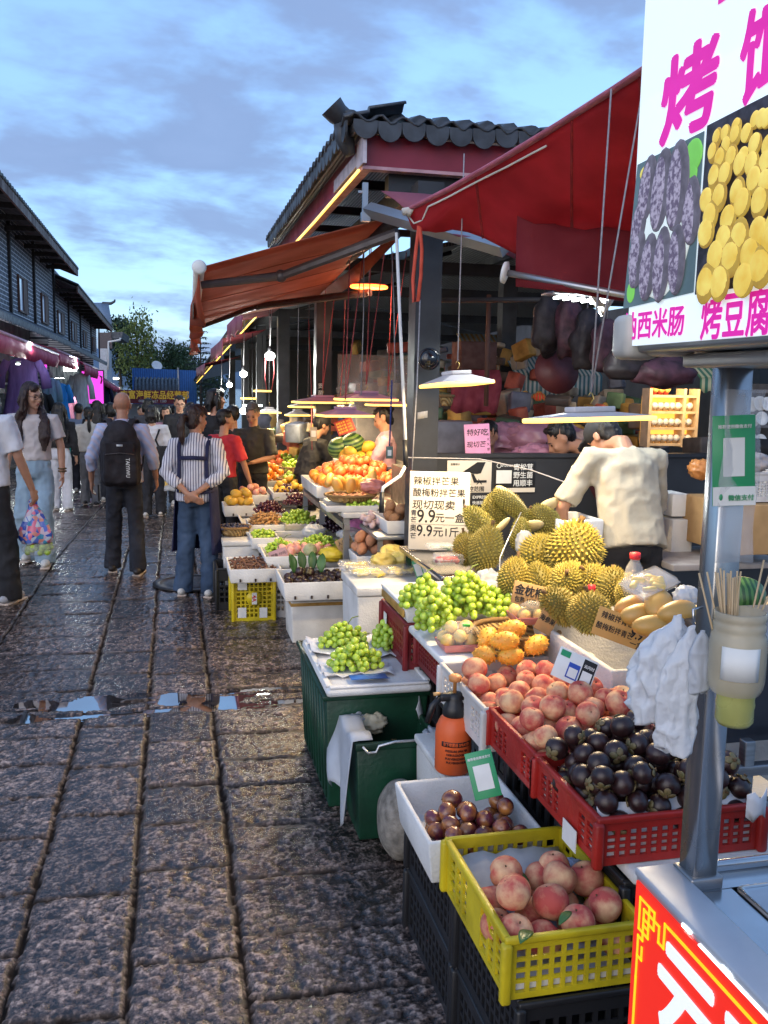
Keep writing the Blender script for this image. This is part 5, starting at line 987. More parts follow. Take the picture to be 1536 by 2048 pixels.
 crumple(D(975,1180,4.0),.10,.08,.10,6,'film_milky','sagging clear plastic sheet below the steel table','plastic sheet','plastic_sheet');single('black_hose',MB().tube([D(935,1170,4.1),D(948,1185,4.05),D(956,1205,4.0),D(955,1225,4.0)],.026,10),M('black_plastic'),'short black hose under the steel table','hose')
 clamshell('clear box of red watermelon pieces on the steel table',D(896,1128,4.5),.135,.10,.055,M('melon_red',(.60,.07,.05),rough=.35),'clear fruit boxes',Euler((0,0,.1)),14,3)
 clamshell('clear lidded box with green edge behind the watermelon box',D(880,1098,4.9),.14,.10,.03,M('green_grey',(.25,.32,.20),rough=.5),'clear fruit boxes',n=4)
 a,b=Zp(819,1100,.785),Zp(940,1104,.785);w=(b-a).length;c=(a+b)/2;rt=(b-a).normalized();h=.445
 t,put,rect=card('price_board','big white handwritten mango price board at the column',c+V((0,.03,h/2)),w,h,rt,V((0,.09,1)),'board_cream','price board',.012,bev=.005)
 s=w/.345
 put('辣椒拌芒果',.052*s,.022*s,.378*s,bold=.006);put('酸梅粉拌芒果',.050*s,.020*s,.312*s,bold=.006);put('现切现卖',.056*s,.016*s,.240*s,bold=.006,sx=1.1,shear=.1);put('!',.085*s,.300*s,.240*s,bold=.02);put('青',.036*s,.010*s,.200*s,bold=.005);put('芒',.036*s,.010*s,.160*s,bold=.005)
 put('9.9',.105*s,.045*s,.160*s,bold=.004,sx=.85);put('元一盒',.056*s,.150*s,.168*s,bold=.006);put('奥',.042*s,.006*s,.110*s,bold=.005);put('芒',.036*s,.010*s,.068*s,bold=.005);put('9.9',.090*s,.045*s,.082*s,bold=.004,sx=.85);put('元1斤',.060*s,.140*s,.086*s,bold=.006);rect(.012,.148*s,w-.012,.1495*s,'ink','ruled_line')
 pc=lambda px,py:Yp(px,py,5.41)
 def poster(lab,q0,q1,mat,nm='poster'):a,b=pc(*q0),pc(*q1);return card(nm,lab,((a.x+b.x)/2,5.412,(a.z+b.z)/2),b.x-a.x,a.z-b.z,(1,0,0),(0,0,1),mat,'poster',.004),b.x-a.x,a.z-b.z
 (t,put,rect),w,h=poster('pale surveillance notice with a camera symbol on the counter',(895,921),(982,985),'board_cream');put('温馨提示',.016,.02,h-.03);put('进   入',.040,w-.175,.055,bold=.02);put('监控范围',.036,w-.19,.010,bold=.02)
 cm=MB();o=V((t.location.x+w*.10,5.4085,t.location.z+h*.18));cm.poly([o+V((-.08,0,-.01)),o+V((.02,0,.055)),o+V((.075,0,.055)),o+V((.045,0,-.015)),o+V((.02,0,-.02))][::-1],.002,(0,-1,0));cm.poly([o+V((-.02,0,-.02)),o+V((-.002,0,-.02)),o+V((.02,0,-.06)),o+V((.085,0,-.06)),o+V((.085,0,-.075)),o+V((.0,0,-.075))],.002,(0,-1,0));part('camera_symbol',cm,M('ink'),t)
 (t,put,rect),w,h=poster('black delivery poster with white characters on the counter',(990,923),(1069,974),'ink');put('寄松茸',.045,w*.46,h*.68,'label_white',.015);put('野生菌',.045,w*.46,h*.37,'label_white',.015);put('用顺丰',.045,w*.46,h*.06,'label_white',.015);rect(.012,.025,w*.42,h*.66,'label_white','code_panel');put('SF EXPRESS',.018,.045,h*.80,'label_white',.01,sx=.9)
 part('round_logo',MB().tube([V((t.location.x-w/2+.028+.014*math.cos(a),5.4085,t.location.z+h*.34+.014*math.sin(a)))for a in np.linspace(0,6.3,20)],.002,5),M('label_white'),t);a,b=pc(1004,976),pc(1069,984);part('tape_strip',MB().bx(a.x,b.x,5.407,5.41,b.z,a.z),M('board_cream'),t)
 (t,put,rect),w,h=poster('black express poster half hidden behind the durians',(925,985),(990,1040),'ink');put('EXPRESS',.026,w*.30,h*.78,'label_white',.012);put('快递服务',.024,w*.30,h*.58,'label_white',.01);put('特惠',.055,w*.34,h*.16,'label_white',.02)
 t,put,rect=card('pink_sign','pink handwritten sign standing on the counter behind the white board',D(955,888,5.75),.165,.255,(1,-.1,.06),(.12,.1,1),'sign_pink','price sign',.012);put('特好吃',.046,.012,.185,bold=.005,shear=.15);put('现切芒',.042,.008,.110,bold=.005,shear=.15);put('辣椒拌芒',.034,.006,.040,bold=.005,shear=.15)
 for k,ch in enumerate('又大又甜'):put(ch,.018,.142,.180-.032*k,bold=.004)
 ml=('mango under the clear pack at the left of the mango box','mango lying in front of the clear pack','biggest mango leaning behind the yellow sign','mango at the right of the mango box beside the white bag','mango low in front at the right of the yellow sign')
 for i,(px,py,d,r,e)in enumerate(((1262,1212,2.85,.046,(1.4,.2,1.9)),(1282,1230,2.75,.050,(1.5,.1,1.6)),(1318,1208,2.72,.054,(1.3,.3,2.6)),(1357,1225,2.62,.050,(1.45,.2,1.7)),(1305,1252,2.62,.046,(1.5,0,1.5)))):fruit_at('mango',D(px,py,d),r,ml[i],'mangoes in the foam box',Euler(e))
 clamshell('clear pack of sliced yellow mango on top of the mangoes',D(1298,1176,2.76),.145,.10,.035,M('mango_flesh',(.80,.55,.06),rough=.3),'clear fruit boxes',Euler((.25,-.25,.25)),10,6)
 b=D(1266,1190,3.25);t=thing('plastic_bottle','clear plastic bottle with a red cap behind the mangoes','bottle',b);part('bottle',MB().lathe([(.001,0),(.036,0),(.038,.02),(.036,.07),(.030,.10),(.017,.125),(.016,.135)],b,20),M('film'),t);part('cap',MB().lathe([(.018,.132),(.019,.135),(.019,.155),(.001,.157)],b,16),M('cap_red',(.60,.02,.03),rough=.4),t)
 b=D(1183,1182,3.3);single('bottle_cap',MB().lathe([(.014,0),(.015,.003),(.014,.022),(.001,.023)],b,14),M('cap_red'),'red bottle cap peeking out of the durian heap','cap')
 crumple(D(1372,1195,2.7),.045,.04,.04,9,'bag_white','crumpled white bag at the right of the mangoes','bag')
M('board_cream',(.70,.63,.52),rough=.6,var=.04,scale=3);M('sign_pink',(.70,.30,.50),rough=.6,var=.05)
durian_corner()
def proj2(p):
 d=V(p)-C0;k=d.dot(_f);return 768+F_PX*d.dot(_r)/k,1024-F_PX*d.dot(_u)/k
def cart():
 PX=.66;t=thing('snack_cart','stainless steel snack cart with glowing red side panel in the front right corner','food cart',(.95,.75,0))
 y0,y1,zt,zb=.22,1.128,1.0,.25
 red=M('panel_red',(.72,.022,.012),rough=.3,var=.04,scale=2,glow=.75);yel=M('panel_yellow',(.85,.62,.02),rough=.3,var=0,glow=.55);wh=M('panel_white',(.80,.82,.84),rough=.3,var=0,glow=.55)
 pn=part('side_panel',MB().bx(PX,PX+.055,y0,y1,zb,zt-.012),M('panel_edge',(.40,.42,.45),rough=.35,metal=.3),t)
 part('panel_cap',MB().rbox(((PX+.7165)/2,(y0+y1)/2,zt-.006),(.7165-PX+.006,y1-y0+.006,.012),.003),M('panel_cap_grey',(.42,.45,.50),rough=.35,var=.05),t)
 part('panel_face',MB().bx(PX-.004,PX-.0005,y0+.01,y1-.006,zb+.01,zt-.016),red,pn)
 yl=MB();X=PX-.006
 def ln(a,b,w=.0045):
  (s0,d0),(s1,d1)=a,b;yl.bx(X,X+.0015,y1-max(s0,s1)-w/2,y1-min(s0,s1)+w/2,zt-max(d0,d1)-w/2,zt-min(d0,d1)+w/2)
 o,i=.020,.034
 ln((.10,i),(.9,i));ln((i-.012,.16),(i-.012,.7))
 for a,b in(((.022,.034),(.062,.034)),((.022,.034),(.022,.082)),((.062,.034),(.062,.060)),((.034,.060),(.062,.060)),((.034,.046),(.034,.094)),((.034,.046),(.076,.046)),((.048,.034),(.048,.082)),((.022,.082),(.048,.082)),((.034,.094),(.022,.094)),((.022,.094),(.022,.16)),((.076,.046),(.076,.070)),((.076,.070),(.090,.070)),((.090,.070),(.090,.034)),((.090,.034),(.10,.034)),((.048,.070),(.034,.070)),((.034,.106),(.034,.125)),((.034,.125),(.022,.125))):ln(a,b,.0038)
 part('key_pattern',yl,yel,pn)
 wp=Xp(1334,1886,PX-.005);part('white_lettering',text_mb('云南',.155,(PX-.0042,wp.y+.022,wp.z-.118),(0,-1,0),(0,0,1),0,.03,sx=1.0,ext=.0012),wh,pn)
 for y in(.99,.90):part('edge_lamp',MB().rbox((PX-.002,y,zt-.010),(.006,.02,.004),.001),M('led_white'),pn)
 part('edge_strip',MB().bx(PX-.0045,PX-.001,.3,.96,zt-.0145,zt-.0125),M('led_edge',(1,1,1),emit=(.95,.97,1),es=2.5),pn)
 st=M('steel');b=MB()
 b.bx(.7205,1.45,1.075,y1,.955,.985);b.bx(.7205,.782,y0,1.0745,.955,.984);b.bx(1.01,1.45,y0,1.0745,.955,.984);part('counter_top',b,st,t)
 part('steam_tray',MB().tray((.896,.735,.90),(.226,.676,.090),.014,.008,.006,taper=.84),st,t);part('sauce',MB().rbox((.896,.735,.917),(.172,.54,.012),.004),M('sauce_brown',(.06,.030,.022),rough=.12),t)
 part('rear_rim',MB().rbox((1.10,1.122,.992),(.70,.014,.016),.004),st,t);part('body',MB().bx(.745,1.44,y0+.02,y1-.03,.1,.95),M('steel_brushed',(.30,.30,.31),rough=.35,metal=.9,stretch=(1,1,8)),t)
 sp=thing('potato_snack','brown potato snack lying in the steel tray at the right edge','food',(.93,.84,.955));part('body',MB().ell((.93,.84,.955),(.03,.022,.02)),M('snack_brown',(.30,.12,.06),rough=.6),sp)
 for k in range(4):part('wheel',MB().lathe([(.001,-.015),(.05,-.015),(.05,.015),(.001,.015)],((.80,1.38)[k%2],(.35,1.0)[k//2],.05),R=Matrix.Rotation(rad(90),3,'Y'),n=16),M('black_plastic'),t)
 px,py=.742,1.10;part('post',MB().rbox((px,py,1.37),(.040,.040,.775),.003,1),M('post_steel',(.50,.50,.50),rough=.26,metal=.95,var=.18,scale=6),t);part('post_foot',MB().rbox((px,py,.994),(.052,.052,.02),.003),M('steel_brushed'),t)
 t2=thing('lit_sign','big white lightbox sign with magenta characters and food photos above the snack cart','lightbox sign',(.68,.75,1.9));SX=.62;sy0,sy1,sz0,sz1=.12,1.165,1.757,2.75
 part('case',MB().rbox((SX+.065,(sy0+sy1)/2,(sz0+sz1)/2),(.12,sy1-sy0+.006,sz1-sz0+.01),.006),M('alu'),t2)
 part('case_bottom',MB().rbox((SX+.10,.62,sz0-.016),(.10,.98,.018),.004),M('alu_warm',(.45,.42,.40),rough=.4,metal=.5),t2)
 face=part('light_face',MB().bx(SX-.003,SX+.004,sy0,sy1,sz0+.004,sz1),M('sign_white',(.80,.90,.95),rough=.3,var=.02,scale=1.5,glow=.5),t2)
 mg=M('sign_magenta',(.62,.012,.32),rough=.4,var=.03,glow=.6)
 def q(px_,py_):p=Xp(px_,py_,SX);return p.y,p.z
 def txt(s,p0,p1,fat=.02,nm='lettering'):
  (ya,za),(yb,zb_)=q(*p0),q(*p1);mb=text_mb(s,1,(0,0,0),(1,0,0),(0,0,1),0,fat);xs=[v[0]for v in mb.v];zs=[v[2]for v in mb.v];X0,X1,Z0,Z1=min(xs),max(xs),min(zs),max(zs)
  mb.v=[(SX-.0035+v[1]*.5,ya-(v[0]-X0)/(X1-X0)*(ya-yb),za+(v[2]-Z0)/(Z1-Z0)*(zb_-za))for v in mb.v];return part(nm,mb,mg,face)
 txt('烤',(1322,300),(1450,48),.034);txt('饵',(1478,225),(1600,-40),.034);txt('丽江',(1436,15),(1700,-190),.034);txt('纳西米肠',(1250,682),(1376,608),.022);txt('烤豆腐',(1405,682),(1552,568),.022)
 ky=abs(q(1281,330)[0]-q(1416,262)[0])/135
 def photo(c,mats,shapes,nm):
  ys,zs=zip(*(q(*p)for p in c));b=MB();b.add([(SX-.0045,y,z)for y,z in zip(ys,zs)],[(0,1,2,3)],0)
  for(px_,py_,w,h,a,k,m_)in shapes:
   y,z=q(px_,py_);sc=1.28/F_PX;b.ell((SX-.005-.0003*k,y,z),(.0012,w*ky*.95,h*sc),Matrix.Rotation(a,3,'X'),16,9,m_)
  part(nm,b,mats,face)
 rn=random.Random(4);sh=[(1332,460,64,122,.1,0,1),(1394,312,18,28,.5,0,3),(1390,345,12,24,-.2,0,3),(1300,345,16,14,0,0,4),(1268,585,10,20,0,0,3)]
 for(x,y,w,h,a,k)in((1286,450,20,50,.25,1),(1302,380,21,62,.18,2),(1330,382,24,74,.12,3),(1363,372,25,78,.02,4),(1390,420,20,60,-.1,2),(1282,510,20,48,.2,3),(1305,535,21,62,.12,5),(1332,530,20,68,.05,6),(1362,520,19,62,-.05,5),(1280,545,15,30,.2,4)):sh.append((x,y,w,h,a,k,2));sh.append((x-4,y+4,w*.72,h*.88,a,k+1,5))
 photo(((1281,330),(1252,618),(1394,585),(1416,262)),[M('photo_dark',(.10,.16,.18),glow=.4),M('photo_plate',(.66,.74,.72),var=.05,glow=.5),M('photo_sausage_rim',(.16,.14,.17),var=.2,scale=60,glow=.3),M('photo_leaf',(.20,.60,.10),glow=.5),M('photo_yellow',(.75,.62,.10),glow=.5),M('photo_sausage',(.10,.075,.12),col2=(.34,.30,.38),scale=170,glow=.5,sharp=.6)],sh,'sausage_photo')
 sh=[];(ya,za),(yb,zb_)=q(1408,590),q(1700,190);F0=1.28/F_PX;lim=q(1408,420)[0];(ta,tz),(tb,tw)=q(1421,252),q(1700,110)
 for r_ in range(11):
  f=1-r_/15.5;z=za+.012+(.205*(1-(1-r_/11)**1.35));n=int(9/f)
  for i in range(n+2):y_=lim-(i+.5*(r_%2)-.2)*.037*f+rn.uniform(-.007,.007);p_=proj2((SX,y_,z+rn.uniform(-.008,.008)));sh.append((p_[0],p_[1],.0205*f/ky,.021*f*rn.uniform(.8,1.2)/F0,rn.uniform(-.5,.5),28-2*r_,2));sh.append((p_[0]-1.5,p_[1]-2,.0185*f/ky,.0185*f/F0,sh[-1][4],29-2*r_,1))
 photo(((1421,252),(1396,590),(1700,540),(1700,110)),[M('photo_grill',(.05,.045,.06),var=.3,scale=60,glow=.3),M('photo_tofu',(.80,.62,.13),col2=(.66,.42,.05),scale=34,glow=.5),M('photo_tofu_rim',(.50,.33,.04),col2=(.36,.20,.03),scale=40,glow=.4)],[s for s in sh if q(s[0],s[1])[0]<lim-.016 and q(s[0],s[1])[1]<tz+(tw-tz)*(q(s[0],s[1])[0]-ta)/(tb-ta)-.012],'tofu_photo')
 b=D(1247,672,1.24);t3=thing('plastic_spotlight','cream plastic lamp housing clipped under the corner of the lit sign','lamp',b);part('housing',MB().rbox(b+V((.03,.02,0)),(.055,.05,.062),.012,3),M('cream_plastic',(.55,.53,.48),rough=.35),t3);part('collar',MB().rbox(b+V((.055,-.03,-.012)),(.05,.06,.03),.010,3),M('cream_plastic'),t3);part('cable',MB().tube([b+V((.03,.03,.03)),b+V((.025,.035,.07)),b+V((.05,.04,.10))],.003,6),M('black_plastic'),t3)
 part('header_beam',MB().bx(.785,1.5,1.10,1.16,1.712,1.752),M('black_plastic'),t2);area('sign_light',(.60,.70,2.15),.9,9,(.92,.96,1),(-1,0,-.25),t2,.8)
 c=D(1441,918,1.24);rt=V((_r.x,_r.y,0)).normalized();t4,put,rect=card('payment_card','green and white payment card taped to the steel post under the lit sign',V((px-.008,py-.028,c.z)),.056,.122,(.95,-.31,.06),(.05,0,1),'green_card','payment card',.0016)
 rect(.0005,.0005,.0565,.026,'label_white','white_foot');rect(.014,.040,.042,.092,'label_white','code_panel');put('推荐使用微信支付',.0055,.007,.105,'label_white',.02);put('微信支付',.0085,.020,.008,'green_card',.02,k=4)
 part('leaf_logo',MB().ell(V((px-.008,py-.028,c.z))+V((.95,-.31,.06))*-.014+V((-.31,-.95,0))*.0012+V((0,0,-.049)),(.003,.003,.0052),None,10,8),M('green_card'),t4)
 m=MB().sheet([[V((px-.026+.058*i/5,py-.0275-.004*math.sin(i*1.7+j),c.z-.14+.235*j/11))for i in range(6)]for j in range(12)],.0008);single('clear_sleeve',m,M('film'),'clear plastic sleeve wrapped round the steel post over the payment card','plastic sleeve')
 j=D(1468,1400,1.17);t5=thing('skewer_jar','clear jar of bamboo skewers taped to the steel post with a yellow bottle base','jar',j);part('jar',MB().lathe([(.030,.012),(.034,.02),(.0355,.03),(.036,.075),(.034,.088),(.0315,.092),(.0325,.096),(.0325,.104),(.031,.106),(.0325,.109),(.0325,.118),(.0305,.119),(.030,.092),(.033,.07),(.032,.025),(.03,.016)],j,28,cap=False),M('jar_plastic',(.62,.55,.40),rough=.2,alpha=.55),t5)
 part('bottle_base',MB().lathe([(.001,-.032),(.020,-.032),(.024,-.026),(.0235,-.01),(.0245,-.004),(.0235,.002),(.0245,.012),(.024,.024),(.001,.026)],j+V((.002,0,0)),24),M('bottle_yellow',(.52,.52,.16),rough=.25,trans=.2),t5);part('paper_label',MB().sheet([[j+V((.0362*math.sin(a),-.0362*math.cos(a),z))for a in np.linspace(-1.15,.2,8)]for z in(.035,.078)],.0008),M('label_white'),t5)
 part('inner_paper',MB().lathe([(.001,.03),(.028,.03),(.029,.09),(.001,.088)],j,20),M('jar_inner',(.42,.33,.22),rough=.8),t5)
 rn=random.Random(3)
 tips=[(1398,1146),(1414,1144)]+[(1432+i*4.2+rn.uniform(-2,2),1138+rn.uniform(-4,14)+i*.7)for i in range(13)]+[(1528,1120),(1538,1150),(1545,1175)]
 for i,(x,y)in enumerate(tips):
  e=D(x,y,1.17+rn.uniform(-.015,.02));s=D(1448+(x-1460)*.30+rn.uniform(-6,6)+10,1318,1.17);single('bamboo_skewer',MB().tube([s,e],[.0016,.0014],6),M('bamboo',(.58,.42,.24),rough=.6,var=.1),'thin bamboo skewer standing in the clear jar on the post','skewer','bamboo skewers in the jar',loc=s)
 def sack(top,h,w,dpt,seed,ax,n=72,m_=44):
  rt,fw=V((_r.x,_r.y,0)),V((_f.x,_f.y,0));P=[]
  for i in range(m_):
   v=i/(m_-1);R_=.16+.84*min(1,max(0,v-.04)*3.2)**.65;R_*=1-.12*max(0,v-.7)*3;R_*=1 if i<m_-1 else .5
   for k in range(n+1):
    a=2*math.pi*k/n;P.append(V(top)+V(ax)*(w*min(1,v*1.8)*.35)+rt*(w*R_*math.copysign(abs(math.cos(a))**.8,math.cos(a)))+fw*(dpt*R_*math.sin(a))+V((0,0,-h*v-.010*math.sin(2*a+seed)*max(0,v-.6))))
  A=np.array(P);Q=A*np.array([46,46,30])+seed*9.3;c=np.array(top)+np.array(ax)*(w*.3);d=np.abs(vnoise(Q)-.5)*2+np.abs(vnoise(Q*2.3)-.5)*1.1;pl=np.abs(vnoise(A*np.array([130,130,9])+seed)-.5)*1.2
  o=A-c;o[:,2]=0;A=A-o*(np.clip(d*.34+pl*.22,0,.6))[:,None];A[:,2]+=(vnoise(Q*1.3+5)-.5)*.008
  return MB().sheet([[tuple(A[i*(n+1)+k])for k in range(n+1)]for i in range(m_)],.0010)
 tp=D(1385,1236,1.215);tb=thing('carrier_bag_bundle','bundle of thin white carrier bags hanging from the steel post above the mangosteens','bag bundle',tp);bm_=M('bag_bundle',(.92,.94,.97),rough=.22,var=.04,scale=12,bump=.6,bscale=60,thru=.45,alpha=.88)
 part('bag',sack(tp+V((-.006,.012,0)),.150,.046,.030,1,-V((_r.x,_r.y,0))*2.0),bm_,tb);part('bag',sack(tp+V((-.004,-.012,-.008)),.176,.034,.020,4,-V((_r.x,_r.y,0))*1.5),bm_,tb);part('bag',sack(tp+V((0,-.026,-.01)),.085,.018,.014,7,-V((_r.x,_r.y,0))*.3),M('bag_white'),tb);part('hook_wire',MB().tube([tp+V((.01,.01,-.02)),tp+V((0,0,.012)),tp+V((.02,.01,.012))],.002,6),M('steel'),tb)
cart()
def right_back():
 t=thing('steel_rack','steel framed dark glass cabinet behind the post beyond the mangosteen crate','cabinet',(1.75,2.0,0));b=MB()
 for z in(.56,.64,.74):b.rbox((1.80,1.93,z),(.85,.03,.028),.003)
 for x in(1.42,2.2):b.rbox((x,1.93,.42),(.03,.028,.80),.003)
 part('frame',b,M('steel_brushed'),t);part('glass',MB().bx(1.44,2.2,2.05,2.08,.76,1.02),M('dark_glass',(.03,.035,.045),rough=.12),t);part('glass_post',MB().bx(1.60,1.615,2.03,2.049,.76,1.02),M('black_plastic'),t);part('top',MB().rbox((1.82,2.2,1.04),(.80,.34,.03),.005),M('steel_brushed'),t);part('triangle_sticker',MB().poly([(1.70,2.047,.975),(1.70,2.047,.93),(1.735,2.047,.975)],.002,(0,-1,0)),M('label_white'),t)
 p=D(1505,1580,2.05);single('white_rag',MB().sheet([[p+V((.028*(i-2)/2,-.02-.01*math.sin(i),-.018*j+.01*math.sin(i*2+j)))for i in range(5)]for j in range(4)],.002),M('paper_white'),'white rag hanging on the steel rack','rag')
 p=D(1480,1192,3.0);t=thing('watermelon_half','cut watermelon half with red flesh behind the skewer jar','watermelon',p);R=Euler((rad(-62),rad(12),rad(-20))).to_matrix()
 part('rind',MB().lathe([(.001,-.085),(.04,-.075),(.07,-.045),(.082,0),(.078,.002),(.001,.002)],p,24,R=R),wave_mat('melon_rind',(.02,.08,.02),(.08,.20,.05),18,'X',.4),t);part('flesh',MB().lathe([(.001,.003),(.072,.003),(.072,.0045),(.001,.005)],p,24,R=R),M('melon_flesh',(.68,.10,.06),rough=.35,var=.1,scale=20),t);part('pale_rim',MB().lathe([(.0725,.0025),(.080,.0025),(.080,.004),(.0725,.004)],p,24,R=R,cap=False),M('rim_pale',(.62,.55,.30),rough=.5),t)
 q=MB()
 for k in range(7):a=k*2.4;q.ell(p+R@V((.018*k**.5*math.cos(a)*1.3,.018*k**.5*math.sin(a)*1.3,.005)),(.002,.003,.001),R,6,5)
 part('seeds',q,M('ink'),t);single('wooden_board',MB().rbox((p.x+.08,p.y+.05,p.z-.085),(.55,.40,.03),.006),M('board_wood',(.50,.38,.22),rough=.6),'pale board under the cut watermelon','board');foam_box('white foam box below the watermelon board',p.x-.18,p.x+.32,p.y-.14,p.y+.24,.12,p.z-.222)
 y=5.3
 def bxp(nm,lab,cat,p0,p1,d,dep,mat,bev=.004,grp=None):a,b=D(p0[0],p0[1],d),D(p1[0],p1[1],d);return single(nm,MB().rbox(((a.x+b.x)/2,(a.y+b.y)/2+dep/2,(a.z+b.z)/2),(abs(b.x-a.x),dep,abs(a.z-b.z)),bev),M(mat)if isinstance(mat,str)else mat,lab,cat,grp)
 bxp('cardboard_box','big brown cardboard box low behind the post','box',(1462,1008),(1600,1112),4.6,.5,'cardboard');bxp('white_carton','small white carton standing right of the man in the grey cap','box',(1342,988),(1382,1034),5.0,.2,'label_white');bxp('foam_slab','white foam box stained with dirt below the small carton','box',(1340,1038),(1388,1128),5.0,.3,'foam_dirty')
 bxp('work_shelf','pale shelf board behind the post below the cardboard box','shelf',(1330,1124),(1600,1142),4.7,.5,M('shelf_pale',(.35,.32,.30),rough=.6))
 crumple(D(1400,938,4.9),.075,.07,.065,8,M('bag_orange',(.55,.22,.06),rough=.4,bump=.3),'round orange bag left of the payment card','bag')
 a,b=D(1478,945,4.6),D(1600,1008,4.6);t=crate('white plastic basket of cloths at the right edge',a.x,b.x,a.y,a.y+.25,b.z,a.z-b.z,'white_plastic','white baskets',14,6,5,name='storage_basket',cat='basket');crumple(D(1505,925,4.65),.10,.08,.06,3,M('cloth_dusty',(.48,.42,.40),rough=.8),'dusty pink cloth heaped in the white basket','cloth','folded_cloth')
 t=thing('plate_shelf','shelf of white plates at the right edge behind the post','shelf',D(1520,850,6.5));b=MB()
 for yy in(782,826,852,896):a,c=D(1492,yy,6.5),D(1640,yy,6.5);b.bx(a.x,c.x,a.y,a.y+.3,a.z-.012,a.z+.012)
 part('boards',b,M('shelf_grey',(.22,.20,.19),rough=.6),t);a,c=D(1490,760,6.8),D(1650,960,6.8);part('back',MB().bx(a.x,c.x,a.y+.1,a.y+.13,c.z,a.z),M('shelf_back',(.10,.085,.075),rough=.7),t)
 for i,(x,yy,s)in enumerate(((1500,810,15),(1516,808,15),(1531,809,14),(1502,842,13),(1520,838,14),(1497,880,16),(1518,882,13))):p=D(x,yy,6.45);r_=s*6.45/F_PX;single('white_plate',MB().lathe([(.001,.0),(.55*r_,0),(r_,.02),(r_,.026),(.55*r_,.008),(.001,.008)],p,20,R=Matrix.Rotation(rad(78),3,'X')),M('white_paint'),'white plate standing on the shelf behind the post','plate','plates on the shelf',loc=p)
 single('dark_jacket',MB().sheet([[D(1492+22*i+4*math.sin(j*2+i),880+16*j,5.6)+V((0,.05*math.sin(i*2+j),0))for i in range(5)]for j in range(5)],.03),M('cloth_black',(.012,.012,.015),rough=.8),'black jacket heaped over the basket at the right edge','jacket')
right_back()
def pendant(px,py,d,wpx,lab,power=14,top=2.88,pink=False,tilt=0,rope=1,lz=.04,ar=.6,rz=.2):
 c=D(px,py,d);w=wpx*d/F_PX;l=w*ar;t=thing('pendant_lamp',lab,'lamp',c,'panel lamps over the fruit');R=Euler((rad(tilt),rad(tilt*.6),rz)).to_matrix();T=Matrix.Translation(c)@R.to_4x4()
 sm=M('lamp_pink',(.58,.30,.42),rough=.45,var=.05)if pink else M('lamp_white',(.58,.55,.55),rough=.4,var=.05)
 hw,hl=w/2,l/2;vs=[(-hw,-hl,0),(hw,-hl,0),(hw,hl,0),(-hw,hl,0),(-hw*.34,-hl*.42,lz),(hw*.34,-hl*.42,lz),(hw*.34,hl*.42,lz),(-hw*.34,hl*.42,lz)]
 b=MB().add(vs,[(0,3,2,1),(0,1,5,4),(1,2,6,5),(2,3,7,6),(3,0,4,7),(4,5,6,7)]);part('shade',b.xf(T),sm,t);part('driver_box',MB().rbox((0,0,lz+.010),(w*.36,l*.5,.02),.004).xf(T),sm,t)
 part('lens',MB().rbox((0,0,-.009),(w*1.01,l*1.02,.017),.005).xf(T),M('led_warm'),t);up=c+V((0,0,lz+.03))
 part('hook',MB().tube([up,up+V((.012,0,.02)),up+V((0,0,.045)),up+V((-.01,0,.03))],.003,6),M('brass',(.5,.36,.12),rough=.3,metal=.8),t);b=MB()
 for k in range(rope):b.tube([up+V((0,0,.04)),V((c.x+(.03+.12*k if rope>1 else .01),c.y+.02,top))],.0035 if not pink else .0045,5)
 part('rope',b,M('rope_pink')if pink else M('rope_grey'),t);area('lamp_light',c+V((0,0,-.03)),w*.8,power*(1.3 if d>6 else 1.1),(1,.72,.36),(0,0,-1),t,l*.8)
